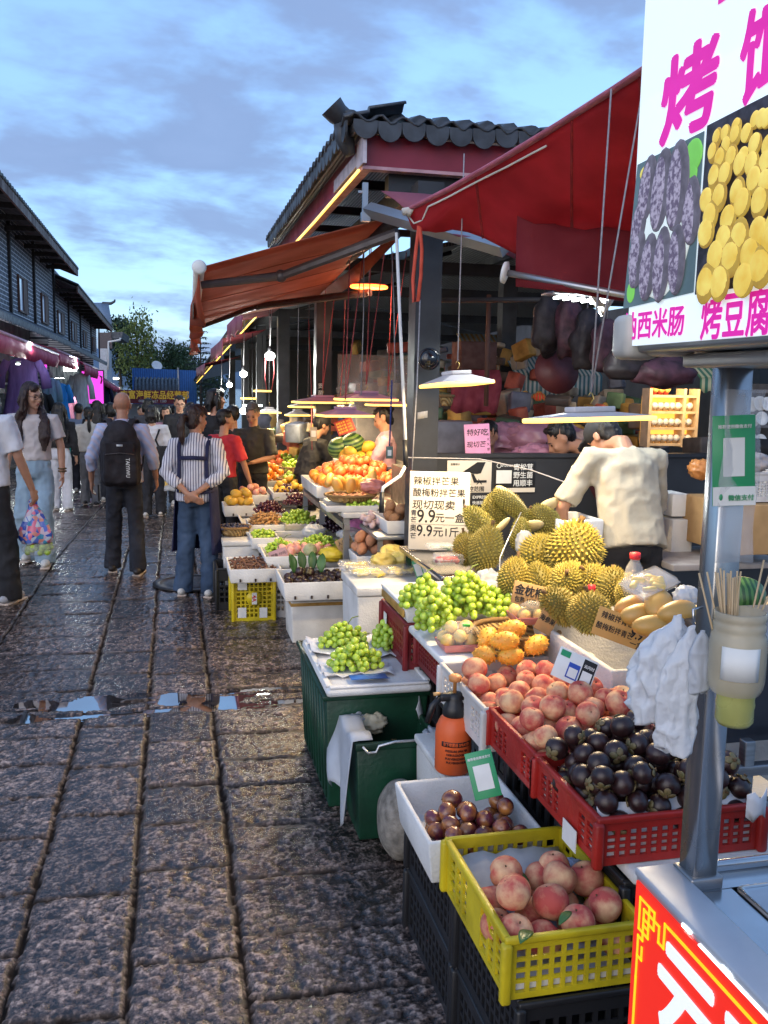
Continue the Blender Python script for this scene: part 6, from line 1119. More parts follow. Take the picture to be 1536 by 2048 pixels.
def lamps():
 pendant(914,765,4.72,134,'warm panel lamp hanging beside the front column',20,tilt=-5,rope=1,ar=.55,rz=.35);pendant(1180,834,3.3,262,'wide warm panel lamp hanging over the durians and mangoes',22,top=2.75,tilt=-2.5,rope=2,ar=.30,rz=.12,lz=.018)
 for a in((732,797,7.1,114,'pink topped lamp highest over the pomegranates',8,True),(775,808,7.9,80,'pink topped lamp behind the highest one beside the pole',5,True),(690,829,6.8,104,'pink topped lamp hanging lowest over the oranges',9,True),(645,803,8.6,110,'warm lamp left of the pink topped ones',10,True),(616,812,9.4,72,'tilted warm lamp between the second and third columns',12,False),(595,829,10.3,46,'small warm lamp right of the man in the dark polo',9,False),(538,824,11.0,44,'small warm lamp above the man in the dark polo',9,False)):pendant(a[0],a[1],a[2],a[3],a[4],a[5],2.85 if a[2]<9 else 2.62,a[6],rope=2 if a[6]else 1,ar=.55)
 for i,(px,py,d,lab)in enumerate(((498,797,16,'small distant warm lamp bar deep in the hall left'),(525,782,15,'distant warm lamp bar beside the third column'),(505,811,14,'distant white lamp bar left of the third column'))):
  c=D(px,py,d);t=thing('tube_lamp',lab,'lamp',c,'distant lamp bars');part('tube',MB().rbox(c,(.30,.05,.03),.008),M('led_warm')if i!=2 else M('led_white_soft'),t);part('rod',MB().tube([c,c+V((0,0,2.5-c.z))],.006,5),M('steel_dark'),t)
 for px,py,d,r,lab in((540,712,10.6,.060,'bright white bulb with a looped pink cord under the mauve awning'),(487,748,13,.055,'white bulb second along the hall eave'),(459,770,15,.05,'white bulb third along the hall eave'),(487,822,14,.06,'white bulb low beside the third column'),(443,782,19,.05,'smallest white bulb at the far hall eave')):
  c=D(px,py,d);t=thing('bulb_lamp',lab,'lamp',c,'white bulbs along the hall');part('bulb',MB().ell(c,(r,r,r*.85)),M('led_bulb',(1,1,1),emit=(.97,1,.9),es=12),t);part('socket',MB().lathe([(.02,.03),(.028,.06),(.02,.11),(.001,.115)],c,12),M('black_plastic'),t);part('cord',MB().tube([c+V((0,0,.1)),V((c.x+.02,c.y,2.62))],.005,5),M('rope_grey'),t);point('bulb_light',c+V((-.1,-.1,-.02)),30,(.97,1,.92),.08,t)
  if px==540:part('pull_cord',MB().tube([c+V((-.05,0,.0)),c+V((-.06,0,-.25)),c+V((-.04,0,-.40)),c+V((.02,0,-.40)),c+V((.05,0,-.2)),c+V((.04,0,0))],.006,6),M('rope_pink'),t)
 c=D(738,574,7.6);t=thing('ring_lamp','oval orange red lamp glowing high under the hall roof','lamp',c);part('ring',MB().tube([c+V((.15*math.cos(a),.10*math.sin(a),0))for a in np.linspace(0,6.2832,29)],.013,8),M('led_red',(1,.3,.1),emit=(1,.22,.03),es=6),t);part('disc',MB().lathe([(.001,.012),(.14,.012),(.15,.02),(.001,.03)],c,24,sy=.68),M('disc_red',(.4,.05,.05),emit=(1,.08,.05),es=.5),t);part('rope',MB().tube([c+V((0,0,.02)),c+V((0,0,.35))],.004,5),M('rope_grey'),t);point('ring_light',c+V((0,0,-.06)),14,(1,.5,.3),.1,t)
 c=D(1148,606,4.6);t=thing('led_panel','cluster of white LED tubes under the maroon drop cloth','lamp',c)
 for i in range(6):part('tube',MB().tube([c+V((-.13+.05*i,-.05-.012*i*0,.016-.004*i)),c+V((-.02+.05*i,.06,.016+.022-.004*i))],.008,6),M('led_white'),t)
 part('backing',MB().rbox(c+V((.03,.02,.045)),(.34,.16,.012),.003),M('alu'),t);part('rod',MB().tube([c+V((.03,.02,.05)),c+V((.03,.02,.30))],.006,5),M('steel_dark'),t);area('panel_light',c+V((0,0,-.03)),.25,14,(.95,1,.98),(0,-.1,-1),t)
 c=D(1208,600,4.6);t=thing('cone_lamp','white cone lamp at the lower corner of the lit sign','lamp',c);part('shade',MB().lathe([(.02,.05),(.035,.03),(.07,-.05),(.066,-.05),(.03,.025),(.001,.04)],c,20,R=Euler((rad(20),rad(55),0)).to_matrix()),M('white_paint'),t);part('bulb',MB().ell(c+V((-.02,-.03,0)),.026),M('led_white'),t);part('rod',MB().tube([c+V((0,0,.03)),c+V((0,0,.3))],.006,5),M('steel_dark'),t)
 t=thing('crank_rod','white awning crank rod with black grips hanging beside the front column','crank rod',D(812,905,5.0));part('rod',MB().tube([D(793,466,5.1),D(800,640,5.05),D(812,905,5.0)],.0095,8),M('white_paint'),t);part('grip',MB().tube([D(810,880,5.0),D(812,935,4.99)],.014,8),M('black_plastic'),t);part('crank_arm',MB().tube([D(812,930,4.99),D(800,952,4.97),D(766,975,4.95),D(764,992,4.95)],.010,8),M('white_paint'),t);part('grip',MB().tube([D(764,984,4.95),D(763,1026,4.95)],.014,8),M('black_plastic'),t)
 b=MB();b.tube([D(806,915,5.2),D(960,918,5.3),D(1062,940,5.2),D(1160,975,4.9)],.004,5);single('white_string',b,M('rope_grey'),'grey string tied from the column along the counter top','string')
 for i,(x0,x1,y0,y1,d,lab)in enumerate(((728,722,470,790,6.2,'thin wire hanging left of the crank rod'),(690,680,600,800,7.4,'pink rope hanging nearest the second column'),(617,624,640,900,8.8,'pink rope beside the second column'),(840,824,600,940,5.2,'thin cord running down the front column'),(782,790,470,760,6,'thin cord right of the ring lamp'))):
  single('hanging_rope',MB().tube([D(x0,y0,d),D((x0+x1)/2+2,(y0+y1)/2,d),D(x1,y1,d)],.004,5),M('rope_pink')if 'pink' in lab else M('rope_grey'),lab,'rope','ropes hanging in the hall')
lamps()
def interior():
 for i,(px,py,w,h,d,lab)in enumerate(((1098,650,44,100,5.7,'black wrapped ham hanging at the left of the row'),(1140,655,40,110,5.6,'dark ham hanging second in the row under the LED tubes'),(1172,680,44,92,5.5,'purplish bagged ham hanging in the middle of the row'),(1212,690,46,80,5.4,'purplish ham hanging next to the rope'),(1255,725,70,55,5.2,'long dark ham hanging behind the lamp housing'),(1330,745,90,50,5.2,'dark bundled meat hanging right under the sign'))):
  c=D(px,py,d);w_,h_=w*d/F_PX/2*1.45,h*d/F_PX/2*1.2;m=MB().ell((0,0,0),1,seg=24,rng=18);P=np.array(m.v);taper=1-.12*P[:,2:3];P=np.sign(P)*np.abs(P)**.85*(1+.45*(vnoise(P*2.2+i*9)-.5)[:,None]);P[:,:2]*=taper;m.v=[tuple(q)for q in P*np.array([w_,w_*.7,h_])+np.array(c)]
  t=thing('hanging_ham',lab,'cured meat',c,'cured meat hanging in the hall');part('meat',m,M('ham_%d'%(i%2),((.022,.013,.015),(.085,.028,.042))[i%2],rough=.62,var=.4,scale=11,bump=.8,bscale=16),t);part('cord',MB().tube([c+V((0,0,h_*.9)),V((c.x,c.y,2.9))],.005,5),M('rope_grey'),t)
 c=D(1112,742,5.9);single('round_red_tray',MB().lathe([(.001,0),(.15,0),(.155,.012),(.001,.014)],c,30,R=Euler((rad(78),0,0)).to_matrix()),M('tray_maroon',(.10,.018,.018),rough=.5),'dark red round tray hanging under the hams','tray',loc=c)
 single('steel_rail',MB().tube([D(860,600,6.3),D(1420,600,5.6)],.02,6),M('steel_dark'),'dark steel rail carrying the hanging meat','rail')
 single('wooden_pole',MB().tube([D(978,590,6.4),D(972,812,6.4)],.018,8),M('timber_brown'),'brown wooden pole standing behind the counter','pole')
 for(px,py,rx,ry,rz,d,col,lab)in((1010,885,.30,.25,.16,6.6,(.42,.20,.28),'pinkish plastic covered heap behind the pink sign'),(1090,880,.34,.25,.17,6.5,(.36,.17,.24),'big pink sheeted heap in the middle of the counter'),(1075,915,.22,.16,.10,6.1,(.48,.22,.32),'pink plastic bag lying on the counter left of the bending person')):crumple(D(px,py,d),rx,ry,rz,int(px),M('sheet_%d'%px,col,rough=.35,var=.2,scale=4,bump=.4,bscale=10),lab,'covered goods','plastic_sheet',sc=1.3)
 single('rear_bench',MB().bx(1.65,4.4,5.9,6.8,.3,1.1),M('bench_dark',(.06,.05,.055),rough=.6),'dark bench behind the counter partition','bench')
 g=[[D(902+12*i+3*math.sin(j),740+20*j+(8*abs(math.sin(i*1.1))if j==4 else 0),6.9)+V((0,.03*math.sin(i*2+j),0))for i in range(9)]for j in range(5)];single('red_cloth',MB().sheet(g,.008),M('cloth_dull_red',(.26,.035,.05),rough=.8),'dull red cloth hanging behind the front column lamp','cloth');single('brown_carton',MB().rbox(D(948,712,7.2),(.30,.25,.22),.01),M('carton_dark',(.10,.045,.035),rough=.8),'dark brown carton stacked above the red cloth','box');a=D(880,860,6.6);single('grey_cabinet',MB().rbox((a.x+.1,a.y+.2,.95),(.34,.3,1.0),.01),M('cabinet_grey',(.20,.19,.21),rough=.5),'grey cabinet behind the front column','cabinet');basket('small white round basket on the wall behind the front column',D(893,812,6.3),.05,.05,.07,'small baskets','white_paint')
 for(lab,p0,p1,d,c1,c2,sc)in(('orange and white striped awning beyond the hall',(940,720),(1062,748),9.6,(.70,.38,.10),(.66,.62,.52),5.5),('teal and white striped awning beyond the lanterns',(1030,748),(1225,790),9.3,(.08,.22,.28),(.60,.66,.68),6.5),('green and white striped awning at the far right',(1400,755),(1600,785),8.2,(.06,.22,.16),(.55,.60,.42),5)):
  a,b=D(p0[0],p0[1],d),D(p1[0],p1[1],d);n=40;t=thing('striped_awning',lab,'awning',a,'striped awnings beyond the hall');g=[[(a.x+(b.x-a.x)*i/n,a.y+.5,a.z+.30)for i in range(n+1)],[(a.x+(b.x-a.x)*i/n,a.y,a.z)for i in range(n+1)]];wm=wave_mat('stripe_%d'%p0[0],c1,c2,sc,'X',.7);part('canopy',MB().sheet(g,.01),wm,t);g=[[(a.x+(b.x-a.x)*i/n,a.y-.005,a.z-.005)for i in range(n+1)],[(a.x+(b.x-a.x)*i/n,a.y-.01,b.z-.02*(i%4>1))for i in range(n+1)]];part('valance',MB().sheet(g,.01),wm,t)
 area('street_glow',D(1120,730,9.2)+V((0,-.6,.9)),1.5,30,(.8,.9,1),(0,.4,-1))if 0 else None
 for px,py,s,lab in((1050,795,27,'left red paper lantern glowing beyond the hall'),(1078,795,25,'right red paper lantern glowing beyond the hall'),(1030,800,20,'dim red lantern behind the left one')):
  d=9.0;c=D(px,py,d);r=s*d/F_PX/2;t=thing('red_lantern',lab,'lantern',c,'red lanterns');m=MB()
  for k in range(12):a=k*math.pi/6;m.tube([c+V((0,0,r*.8)),c+V((r*.8*math.cos(a),r*.8*math.sin(a),r*.5)),c+V((r*1.08*math.cos(a),r*1.08*math.sin(a),0)),c+V((r*.8*math.cos(a),r*.8*math.sin(a),-r*.5)),c+V((0,0,-r*.8))],.006,4)
  part('ribs',m,M('gold',(.55,.36,.10),rough=.4),t);part('paper',MB().ell(c,(r,r,r*.8)),M('lantern_red',(.55,.05,.03),rough=.6,glow=.35),t);part('cap',MB().lathe([(r*.4,r*.72),(r*.4,r*.95),(.001,r)],c,12),M('gold'),t);part('tassel',MB().tube([c+V((0,0,-r*.8)),c+V((0,0,-r*1.2)),c+V((0,0,-r*2.6))],[.01,.05,.055],8),M('tassel_red',(.45,.02,.03),rough=.8),t);part('cord',MB().tube([c+V((0,0,r)),c+V((0,0,.4))],.005,4),M('rope_grey'),t)
 t=thing('jar_shelf','glowing orange shelf unit of lidded jars behind the man in the grey cap','shelf',D(1343,835,7.0));d=7.0;a,b=D(1302,792,d),D(1412,892,d);M('shelf_glow',(.80,.42,.08),rough=.6,emit=(1,.46,.07),es=1.5);M('shelf_wood',(.62,.46,.30),rough=.5)
 part('lit_back',MB().bx(a.x,b.x,a.y+.12,a.y+.14,b.z,a.z),M('shelf_glow'),t);bm_=MB()
 for z in np.linspace(b.z,a.z,4):bm_.bx(a.x+.014,b.x-.014,a.y,a.y+.115,z-.010,z+.010)
 for u in(0,.72,1):x=a.x+(b.x-a.x)*u;bm_.bx(x-.012,x+.012,a.y-.003,a.y+.116,b.z-.02,a.z+.06)
 part('frame',bm_,M('shelf_wood'),t);area('shelf_light',V(((a.x+b.x)/2,a.y-.12,a.z+.15)),.5,9,(1,.7,.3),(0,.6,-1),t)
 zz=np.linspace(b.z,a.z,4)
 for r_ in range(4):
  for k in range(7 if r_<3 else 3):
   if k==5 and r_<3:pass
   x=a.x+.05+k*((b.x-a.x-.09)/6.3);z=zz[r_]+.013;c=V((x,a.y+.05,z));rr=.028
   j=thing('lidded_jar','red tin standing on top of the glowing shelf' if r_==3 else 'round jar with pale lid on the glowing shelf','jar',c,'tins on the glowing shelf' if r_==3 else 'jars on the glowing shelf')
   part('jar_body',MB().lathe([(.001,0),(rr*.7,0),(rr,.02),(rr,.05),(rr*.75,.065),(.001,.066)],c,12),M('tin_red',(.42,.03,.03),rough=.4)if r_==3 else M('jar_cream',(.62,.46,.28),rough=.3),j);part('pale_lid',MB().lathe([(.001,-.004),(rr*.9,-.004),(rr*.9,.004),(.001,.005)],c+V((0,-.03,.040)),14,R=Matrix.Rotation(rad(80),3,'X')),M('gold')if r_==3 else M('lid_pale',(.72,.70,.66),rough=.4),j)
 rn=random.Random(9);gm=[M('goods_%d'%i,c,rough=.6,var=.3,scale=6)for i,c in enumerate(((.10,.075,.06),(.40,.36,.30),(.42,.10,.07),(.45,.28,.07),(.10,.20,.12),(.14,.17,.26)))]
 def clutter(nm,lab,n,dr,xr,yr,s):
  b=MB()
  for k in range(n):
   d=rn.uniform(*dr);c=D(rn.uniform(*xr),rn.uniform(*yr),d);b.rbox(c,(rn.uniform(.06,.26)*s,rn.uniform(.08,.25),rn.uniform(.05,.22)*s),.015,R=Euler((rn.gauss(0,.15),rn.gauss(0,.15),rn.uniform(0,3))).to_matrix(),mi=rn.randrange(6))
  single(nm,b,gm,lab,'goods',kind='stuff')
 clutter('hall_goods','mixed boxed goods stacked deep inside the hall',190,(10.5,16),(520,830),(835,905),1.1);clutter('rear_stall_goods','mixed goods on the stall behind the counter',150,(7.2,9.2),(840,1320),(800,925),1);clutter('hanging_goods','small packets hanging under the hall roof behind the lamps',90,(8.5,12),(690,1240),(690,800),.8);clutter('side_stall_goods','packets and boxes piled behind the post at the right',70,(6.2,7.5),(1400,1540),(900,1120),.9)
 c=D(768,770,8.6);single('clear_curtain',MB().sheet([[c+V((-.45+.03*i,.03*math.sin(i*1.6),.28-.5*j))for i in range(31)]for j in range(2)],.004),M('curtain_clear',(.55,.58,.60),rough=.12,alpha=.28),'clear plastic strip curtain behind the vendor in pink','curtain');c=D(745,775,9.0);single('pale_fridge',MB().rbox(c+V((.25,.3,-.4)),(.8,.4,.9),.02),M('fridge',(.36,.35,.36),rough=.4),'pale cabinet behind the vendor in pink','cabinet')
 t,put,rect=card('red_menu','tilted red menu board beside the watermelons',D(690,853,8.0),.17,.13,(1,.1,.35),(-.35,.3,1),M('menu_red',(.42,.04,.03),rough=.5),'menu board',.006)
 for k in range(4):put('新鲜水果 10元',.022,.012,.098-.027*k,M('letter_yellow')and 'letter_yellow',.01)
 t,put,rect=card('column_sign','narrow black sign with pale characters on the second column',D(641,785,9.0),.07,.22,(1,0,0),(0,0,1),'ink','sign',.006)
 for k,ch in enumerate('贡菌丰'):put(ch,.055,.008,.155-.07*k,'label_white',.01)
 t,put,rect=card('payment_card','small grey green payment card hanging near the vendor in pink',D(779,905,6.2),.05,.085,(1,0,0),(0,0,1),M('card_dull',(.10,.16,.14),rough=.5),'payment card',.003);rect(.012,.02,.038,.06,'label_white','code_panel');part('lanyard',MB().tube([D(779,892,6.2),D(782,810,6.2),D(784,760,6.2)],.006,5),M('lanyard_blue',(.02,.04,.20),rough=.7),t)
 t,put,rect=card('payment_card','pale payment card hanging beside the second column',D(627,868,7.8),.06,.12,(1,0,0),(0,0,1),M('card_pale',(.42,.38,.28),rough=.6),'payment card',.003);rect(.010,.035,.050,.09,'label_white','code_panel')
interior()
def foam_px(lab,l,r,py,z,ln,h,fn=foam_tray,**k):
 a,b=Zp(l,py,z+h),Zp(r,py,z+h);y=(a.y+b.y)/2;fn(lab,a.x,b.x,y,y+ln,z,h,**k);return a.x+.02,b.x-.02,y+.02,y+ln-.02
def middle():
 for nm,lab,x0,x1,y0,y1,h in(('display_bench','low white bench under the middle fruit trays',.62,1.42,6.75,9.0,.46),('display_bench','low far bench under the trays beyond the apron woman',.45,1.3,9.1,11.5,.46)):
  t=thing(nm,lab,'bench',((x0+x1)/2,y0,0),'low benches');part('top',MB().rbox(((x0+x1)/2,(y0+y1)/2,h-.015),(x1-x0,y1-y0,.03),.006),M('foam_dirty'),t)
  for x in(x0+.06,x1-.06):
   for y in(y0+.08,y1-.08):part('leg',MB().bx(x-.03,x+.03,y-.03,y+.03,gz(y),h-.031),M('steel_dark'),t)
  part('skirt',MB().bx(x0+.10,x1-.1,y0+.12,y0+.14,gz(y1),h-.032),M('bench_dark'),t)
 foam_box('big white foam box with lid carrying cut pineapple packs',.955,1.455,4.66,5.12,.0,.62,.05)
 t=[o for o in COL.objects if o.get('label','').startswith('big white foam box with lid')][0];part('lid_stain',MB().rbox((1.26,4.655,.555),(.03,.004,.006),.001),M('slot_dark'),t)
 foam_box('white foam box with orange tape under the mangosteen and leaf tray',.735,1.125,5.76,6.12,.0,.315,.03,band=True)
 foam_tray('white foam tray of dark mangosteens and big green leaves',.665,1.145,5.62,6.08,.318,.125,slots=4);heap('mangosteen',30,.030,.70,1.11,5.72,6.05,.385,'dark mangosteen in the leafy foam tray','mangosteens in the leafy tray',2,.3)
 for i,(px,py,a,lab)in enumerate(((588,1135,2.0,'green leaf leftmost at the front of the leafy tray'),(605,1130,1.7,'big green leaf upright left of the middle in the leafy tray'),(625,1130,1.45,'big green leaf upright in the middle of the leafy tray'),(642,1135,1.2,'green leaf leaning right in the leafy tray'),(566,1110,2.4,'dark green leaf drooping over the left rim of the leafy tray'))):
  p=Zp(px,py+12,.43);single('green_leaf',leaf_mb(.14,.032).xf(Matrix.Translation(p)@Matrix.Rotation(a,4,'Z')@Matrix.Rotation(-1.0,4,'Y')),M('leaf_green'),lab,'leaf','leaves in the leafy tray')
 crate('yellow plastic crate numbered 4A standing on end under the tamarind tray',.40,.69,6.38,6.72,.0,.325,'yellow_plastic','yellow crates',8,8,8,zlo=.10,zhi=.86)
 t=[o for o in COL.objects if 'numbered 4A' in o.get('label','')][0];f=6.378
 for x0,x1,z0,z1 in((.43,.495,.235,.305),(.43,.49,.03,.105),(.585,.64,.025,.10)):part('label',MB().box(((x0+x1)/2,f-.003,(z0+z1)/2),(x1-x0,.002,z1-z0)),M('label_white'),t)
 part('round_plate',MB().lathe([(.001,0),(.055,0),(.055,.004),(.001,.004)],(.545,f-.001,.17),R=Matrix.Rotation(rad(90),3,'X'),n=24),M('yellow_plastic'),t);part('number_tag',MB().box((.548,f-.007,.17),(.035,.002,.085)),M('label_white'),t);part('number',text_mb('4A',.042,(.533,f-.0082,.195),(0,0,-1),(1,0,0),.02),M('cap_red'),t)
 crate('black crate behind the yellow 4A crate',.30,.62,6.75,7.1,.0,.32,'black_plastic','black crates of the middle stall',8,8,4);crate('grey white crate between the yellow 4A crate and the taped foam box',.70,.90,6.45,6.8,.0,.30,'white_plastic','white crates',6,8,4)
 foam_tray('white foam tray heaped with brown tamarind pods',.355,.72,6.14,6.62,.333,.10,slots=3);heap('tamarind',95,.0165,.38,.70,6.18,6.6,.405,'brown curved tamarind pod in the foam tray','tamarind pods',7,.5,.95,flat=True)
 for i,(px,py,d,lab)in enumerate(((712,1138,4.9,'clear box of yellow jackfruit at the left on the foam box lid'),(735,1150,4.78,'clear box of cut pineapple at the front of the foam box lid'),(800,1148,4.78,'clear box of cut pineapple at the front right of the foam box lid'))):p=Zp(px,py,.625);clamshell(lab,(p.x,p.y,.622),.19,.15,.05,M('pineapple',(.78,.58,.10),rough=.35,var=.15),'clear fruit boxes',Euler((0,0,.1*i)),16,i)
 for i,(px,py,lab)in enumerate(((765,1125,'bag of pineapple chunks behind the clear boxes'),(805,1122,'bag of pineapple chunks next to the payment cards'),(782,1108,'bag of pineapple chunks on top of the others'))):p=Zp(px,py,.66);crumple((p.x,p.y,.67),.085,.07,.055,i+3,M('pineapple_bag',(.72,.55,.14),rough=.25,var=.2,scale=12,bump=.4),lab,'fruit bag','fruit_bag')
 p=Zp(843,1135,.68);t,put,rect=card('payment_card','pair of payment cards leaning by the pineapple boxes',p,.09,.10,(1,-.2,.35),(-.35,.4,1),'green_card','payment card',.003);rect(.005,.008,.042,.08,'label_white','code_panel');rect(.048,.008,.085,.08,'label_white','code_panel')
 x0,x1,y0,y1=foam_px('white foam box carrying a blueberry basket behind the apron woman',446,520,1082,.12,.34,.36,fn=foam_box);p=Zp(470,1068,.50);basket('woven basket of blueberries beside the apron woman',(p.x,p.y+.05,.482),.13,.12,.07,'wicker baskets');heap('berry',70,.012,p.x-.11,p.x+.11,p.y-.06,p.y+.15,.535,'dark blueberry in the round basket','blueberries in the basket',3,.3,cand=10)
 def tr(lab,l,r,py,z,ln,h,kind,n,rr,fl,grp,mound=.4,seed=1,**k):
  x0,x1,y0,y1=foam_px(lab,l,r,py,z,ln,h);heap(kind,n,rr,x0,x1,y0,y1,z+h-.015,fl,grp,seed,mound,**k)
 tr('white foam tray of yellow melons behind the blueberry basket',447,512,1012,.50,.36,.10,'melon',13,.043,'small yellow melon in the tray beside the apron woman','small yellow melons');tr('white foam tray of brown ginger roots',498,572,1050,.47,.42,.07,'ginger',56,.024,'knobbly brown ginger root in the foam tray','ginger roots',flat=True,sq=.9);tr('white foam tray of small green limes',502,560,1076,.42,.28,.09,'lime',44,.017,'small green lime in the foam tray','limes in the tray')
 tr('wide foam tray of pink fruit and bags below the limes',528,702,1112,.40,.45,.09,'pink',15,.036,'pink fruit between the grape bags','pink fruit in the wide tray',seed=4);tr('foam tray of brown sapotes beside the pineapple bags',712,800,1112,.50,.30,.08,'sapote',12,.044,'brown sapote in the tray behind the pineapple','brown sapotes');tr('foam tray of pink peaches beyond the ginger',478,540,990,.52,.40,.10,'pink',20,.032,'pink peach in the carton beyond the ginger','peaches beyond the ginger',seed=9)
 for i,(px,py,z,rx,n,r,m,lab)in enumerate(((595,1028,.60,.13,85,.017,'grape_green','bright green grape bunch in the middle trays'),(540,1008,.62,.12,80,.016,'grape_red','red grape bunch left of the bright green one'),(596,992,.64,.13,80,.016,'grape_red','red grape bunch behind the bright green one'),(655,1045,.56,.13,90,.017,'grape_black','black grape bunch right of the bright green one'),(575,972,.68,.12,80,.016,'grape_black','black grape bunch below the yellow pears'),(562,1086,.52,.11,70,.015,'lime_skin','dull green grape bunch under the limes'),(640,1078,.54,.12,80,.016,'lime_skin','olive green grape bunch in white wrapping'),(612,1083,.52,.08,40,.015,'lime_skin','small olive grape bunch left of the white wrapping'))):c=Zp(px,py+14,z-.04);bunch((c.x,c.y,z-.05),rx*1.28,.17,.07,int(n*1.4),r,lab,'grape bunches of the middle stall',60+i,m,True)
 foam_px('white foam tray under the red and green grapes',490,690,1062,.46,1.1,.06,slots=0)
 for i,(px,py,z,c,lab)in enumerate(((628,1062,.56,'bag_white','white plastic bag between the olive grape bunches'),(700,1070,.60,'film_milky','pale plastic bag over the greens beside the sapotes'),(665,1108,.50,M('bag_yellow',(.75,.58,.05),rough=.4,var=.1),'bright yellow bag in the wide fruit tray'),(717,1052,.62,M('bag_magenta',(.62,.22,.50),rough=.35,glow=.08),'glowing pink bag under the steel table edge'),(745,972,.98,M('bag_pinkred',(.55,.20,.18),rough=.35),'reddish plastic bag right of the pomegranates'),(700,1018,.8,'bag_white','white bag hanging below the dark basket'))):crumple(Zp(px,py,z),.11,.09,.06,i+11,c,lab,'bag')  # faint emission put into the pink bag, which is no lamp
 c=Zp(620,1100,.52);single('netted_melon',MB().ell(c,(.05,.06,.05)),M('melon_net',(.30,.34,.16),rough=.7,col2=(.45,.45,.28),scale=60),'grey green netted melon in the wide fruit tray','melon',loc=c)
 t,put,rect=card('cardboard_sign','pink paper price tag leaning behind the tamarind tray',Zp(557,1108,.50),.13,.07,(1,-.1,.35),(-.2,.5,1),M('tag_pink',(.52,.30,.30),rough=.7),'price tag',.003);put('甜角 10元',.026,.008,.024,bold=.01)
 t,put,rect=card('cardboard_sign','brown price card leaning before the sapotes',Zp(690,1088,.58),.12,.10,(1,-.1,.5),(-.4,.4,1),'cardboard','price tag',.003);put('人参果',.034,.010,.056,bold=.01);put('10元',.030,.02,.016,bold=.01)
 t=thing('fruit_table','steel frame table carrying the pomegranate heap under the pink lamps','table',(1.5,6.3,0));part('top',MB().rbox((1.62,7.15,.80),(.95,2.1,.035),.005),M('foam_dirty'),t)
 for x in(1.17,2.05):
  for y in(6.14,7.2,8.16):part('leg',MB().bx(x-.02,x+.02,y-.02,y+.02,0,.782),M('alu'),t)
 part('side_rail',MB().bx(1.15,1.19,6.1,8.2,.70,.74),M('alu'),t);part('shade_sheet',MB().bx(1.5,1.52,6.2,8.1,.1,.78),M('bench_dark'),t)  # dark sheet added in place of the shade under the table
 foam_px('white foam box front edge under the oranges',632,700,972,.815,.9,.10,slots=1)
 heap('pome',120,.040,1.18,1.78,6.75,7.9,.93,'orange red pomegranate in the big heap under the pink lamps','pomegranates in the big heap',3,1.5,.93);heap('orange',34,.043,1.10,1.45,6.75,7.7,.90,'orange in the left side of the big heap','oranges in the big heap',5,.8,.93);heap('melon',9,.062,1.45,1.9,7.9,8.25,.98,'yellow melon at the back of the big heap','yellow melons at the back',6,.6);heap('mango',8,.05,1.12,1.5,6.5,6.78,.90,'yellow orange mango along the front of the big heap','mangoes before the big heap',8,.3,flat=True)
 for px,py,r,lab in((705,890,.11,'striped watermelon right behind the yellow melons'),(678,896,.10,'striped watermelon left behind the yellow melons')):c=D(px,py,8.3);o=single('watermelon',MB().ell((0,0,0),(r,r,r*1.1),seg=24,rng=16),M('melon_stripe')if 'melon_stripe' in _mats else wave_mat('melon_stripe',(.02,.07,.02),(.16,.28,.07),9,'X',.4),lab,'watermelon','watermelons');o.location=c;o.rotation_euler=(.4,1.2,.5 if r>.105 else 1.1)
 single('shelf_block',MB().bx(1.5,2.1,8.2,8.6,.3,1.0),M('foam_dirty'),'white block under the watermelons','box')
 p=Zp(705,1000,.88);basket('round wicker basket of dark dried fruit at the front of the big heap',(p.x,p.y+.08,.86),.19,.16,.05,'wicker baskets');heap('sapote',24,.018,p.x-.12,p.x+.12,p.y-.02,p.y+.18,.88,'dark dried fruit in the round wicker basket','dried fruit',2,.1);foam_px('white foam tray under the round wicker basket',650,760,1012,.815,.3,.045,slots=0)
 heap('potato',26,.042,1.36,1.72,5.65,6.05,.80,'brown speckled tuber beside the front column','speckled tubers',4,.5);foam_tray('white foam tray of brown speckled tubers beside the front column',1.33,1.76,5.60,6.08,.745,.09,slots=0);t=thing('steel_table','small steel table under the speckled tubers','table',(1.5,5.6,0));part('top',MB().rbox((1.52,5.84,.73),(.52,.56,.025),.004),M('alu'),t)
 for x in(1.29,1.75):
  for y in(5.59,6.08):part('leg',MB().bx(x-.015,x+.015,y-.015,y+.015,0,.717),M('alu'),t)
 heap('garlic',14,.028,1.24,1.36,5.8,6.1,.745,'garlic bulb at the left of the speckled tubers','garlic bulbs',5,.3);heap('lime',40,.018,1.2,1.46,6.2,6.45,.83,'green vegetable pod before the wicker basket','green pods',6,.4)
 for i,(px,py,lab)in enumerate(((742,1062,'glossy purple eggplant under the steel table corner'),(756,1050,'purple eggplant behind the glossy one'))):c=Zp(px,py,.62);o=single('eggplant',sph(lambda v:V((v.x*.4,v.y*.4,v.z)),14,10),M('eggplant_skin'),lab,'eggplant','eggplants');o.location=c;o.scale=(.12,)*3;o.rotation_euler=(1.2,.3,.4+i)
 c=Zp(800,945,1.0);crate('orange yellow crate of dark blueberries beside the crank rod',c.x-.10,c.x+.25,c.y,c.y+.35,.90,.10,M('orange_plastic',(.72,.32,.03),rough=.4)and 'orange_plastic','orange crates',10,8,4);heap('berry',90,.013,c.x-.08,c.x+.23,c.y+.02,c.y+.33,.985,'dark berry in the orange crate','berries in the orange crate',3,.2,cand=8);heap('sapote',7,.06,c.x+.02,c.x+.30,c.y-.40,c.y-.05,.84,'big pinkish brown fruit below the orange crate','big brown fruit',4,.2)
 single('crate_support',MB().bx(c.x-.08,c.x+.24,c.y+.02,c.y+.34,.82,.897),M('foam_dirty'),'foam block under the orange crate','box')
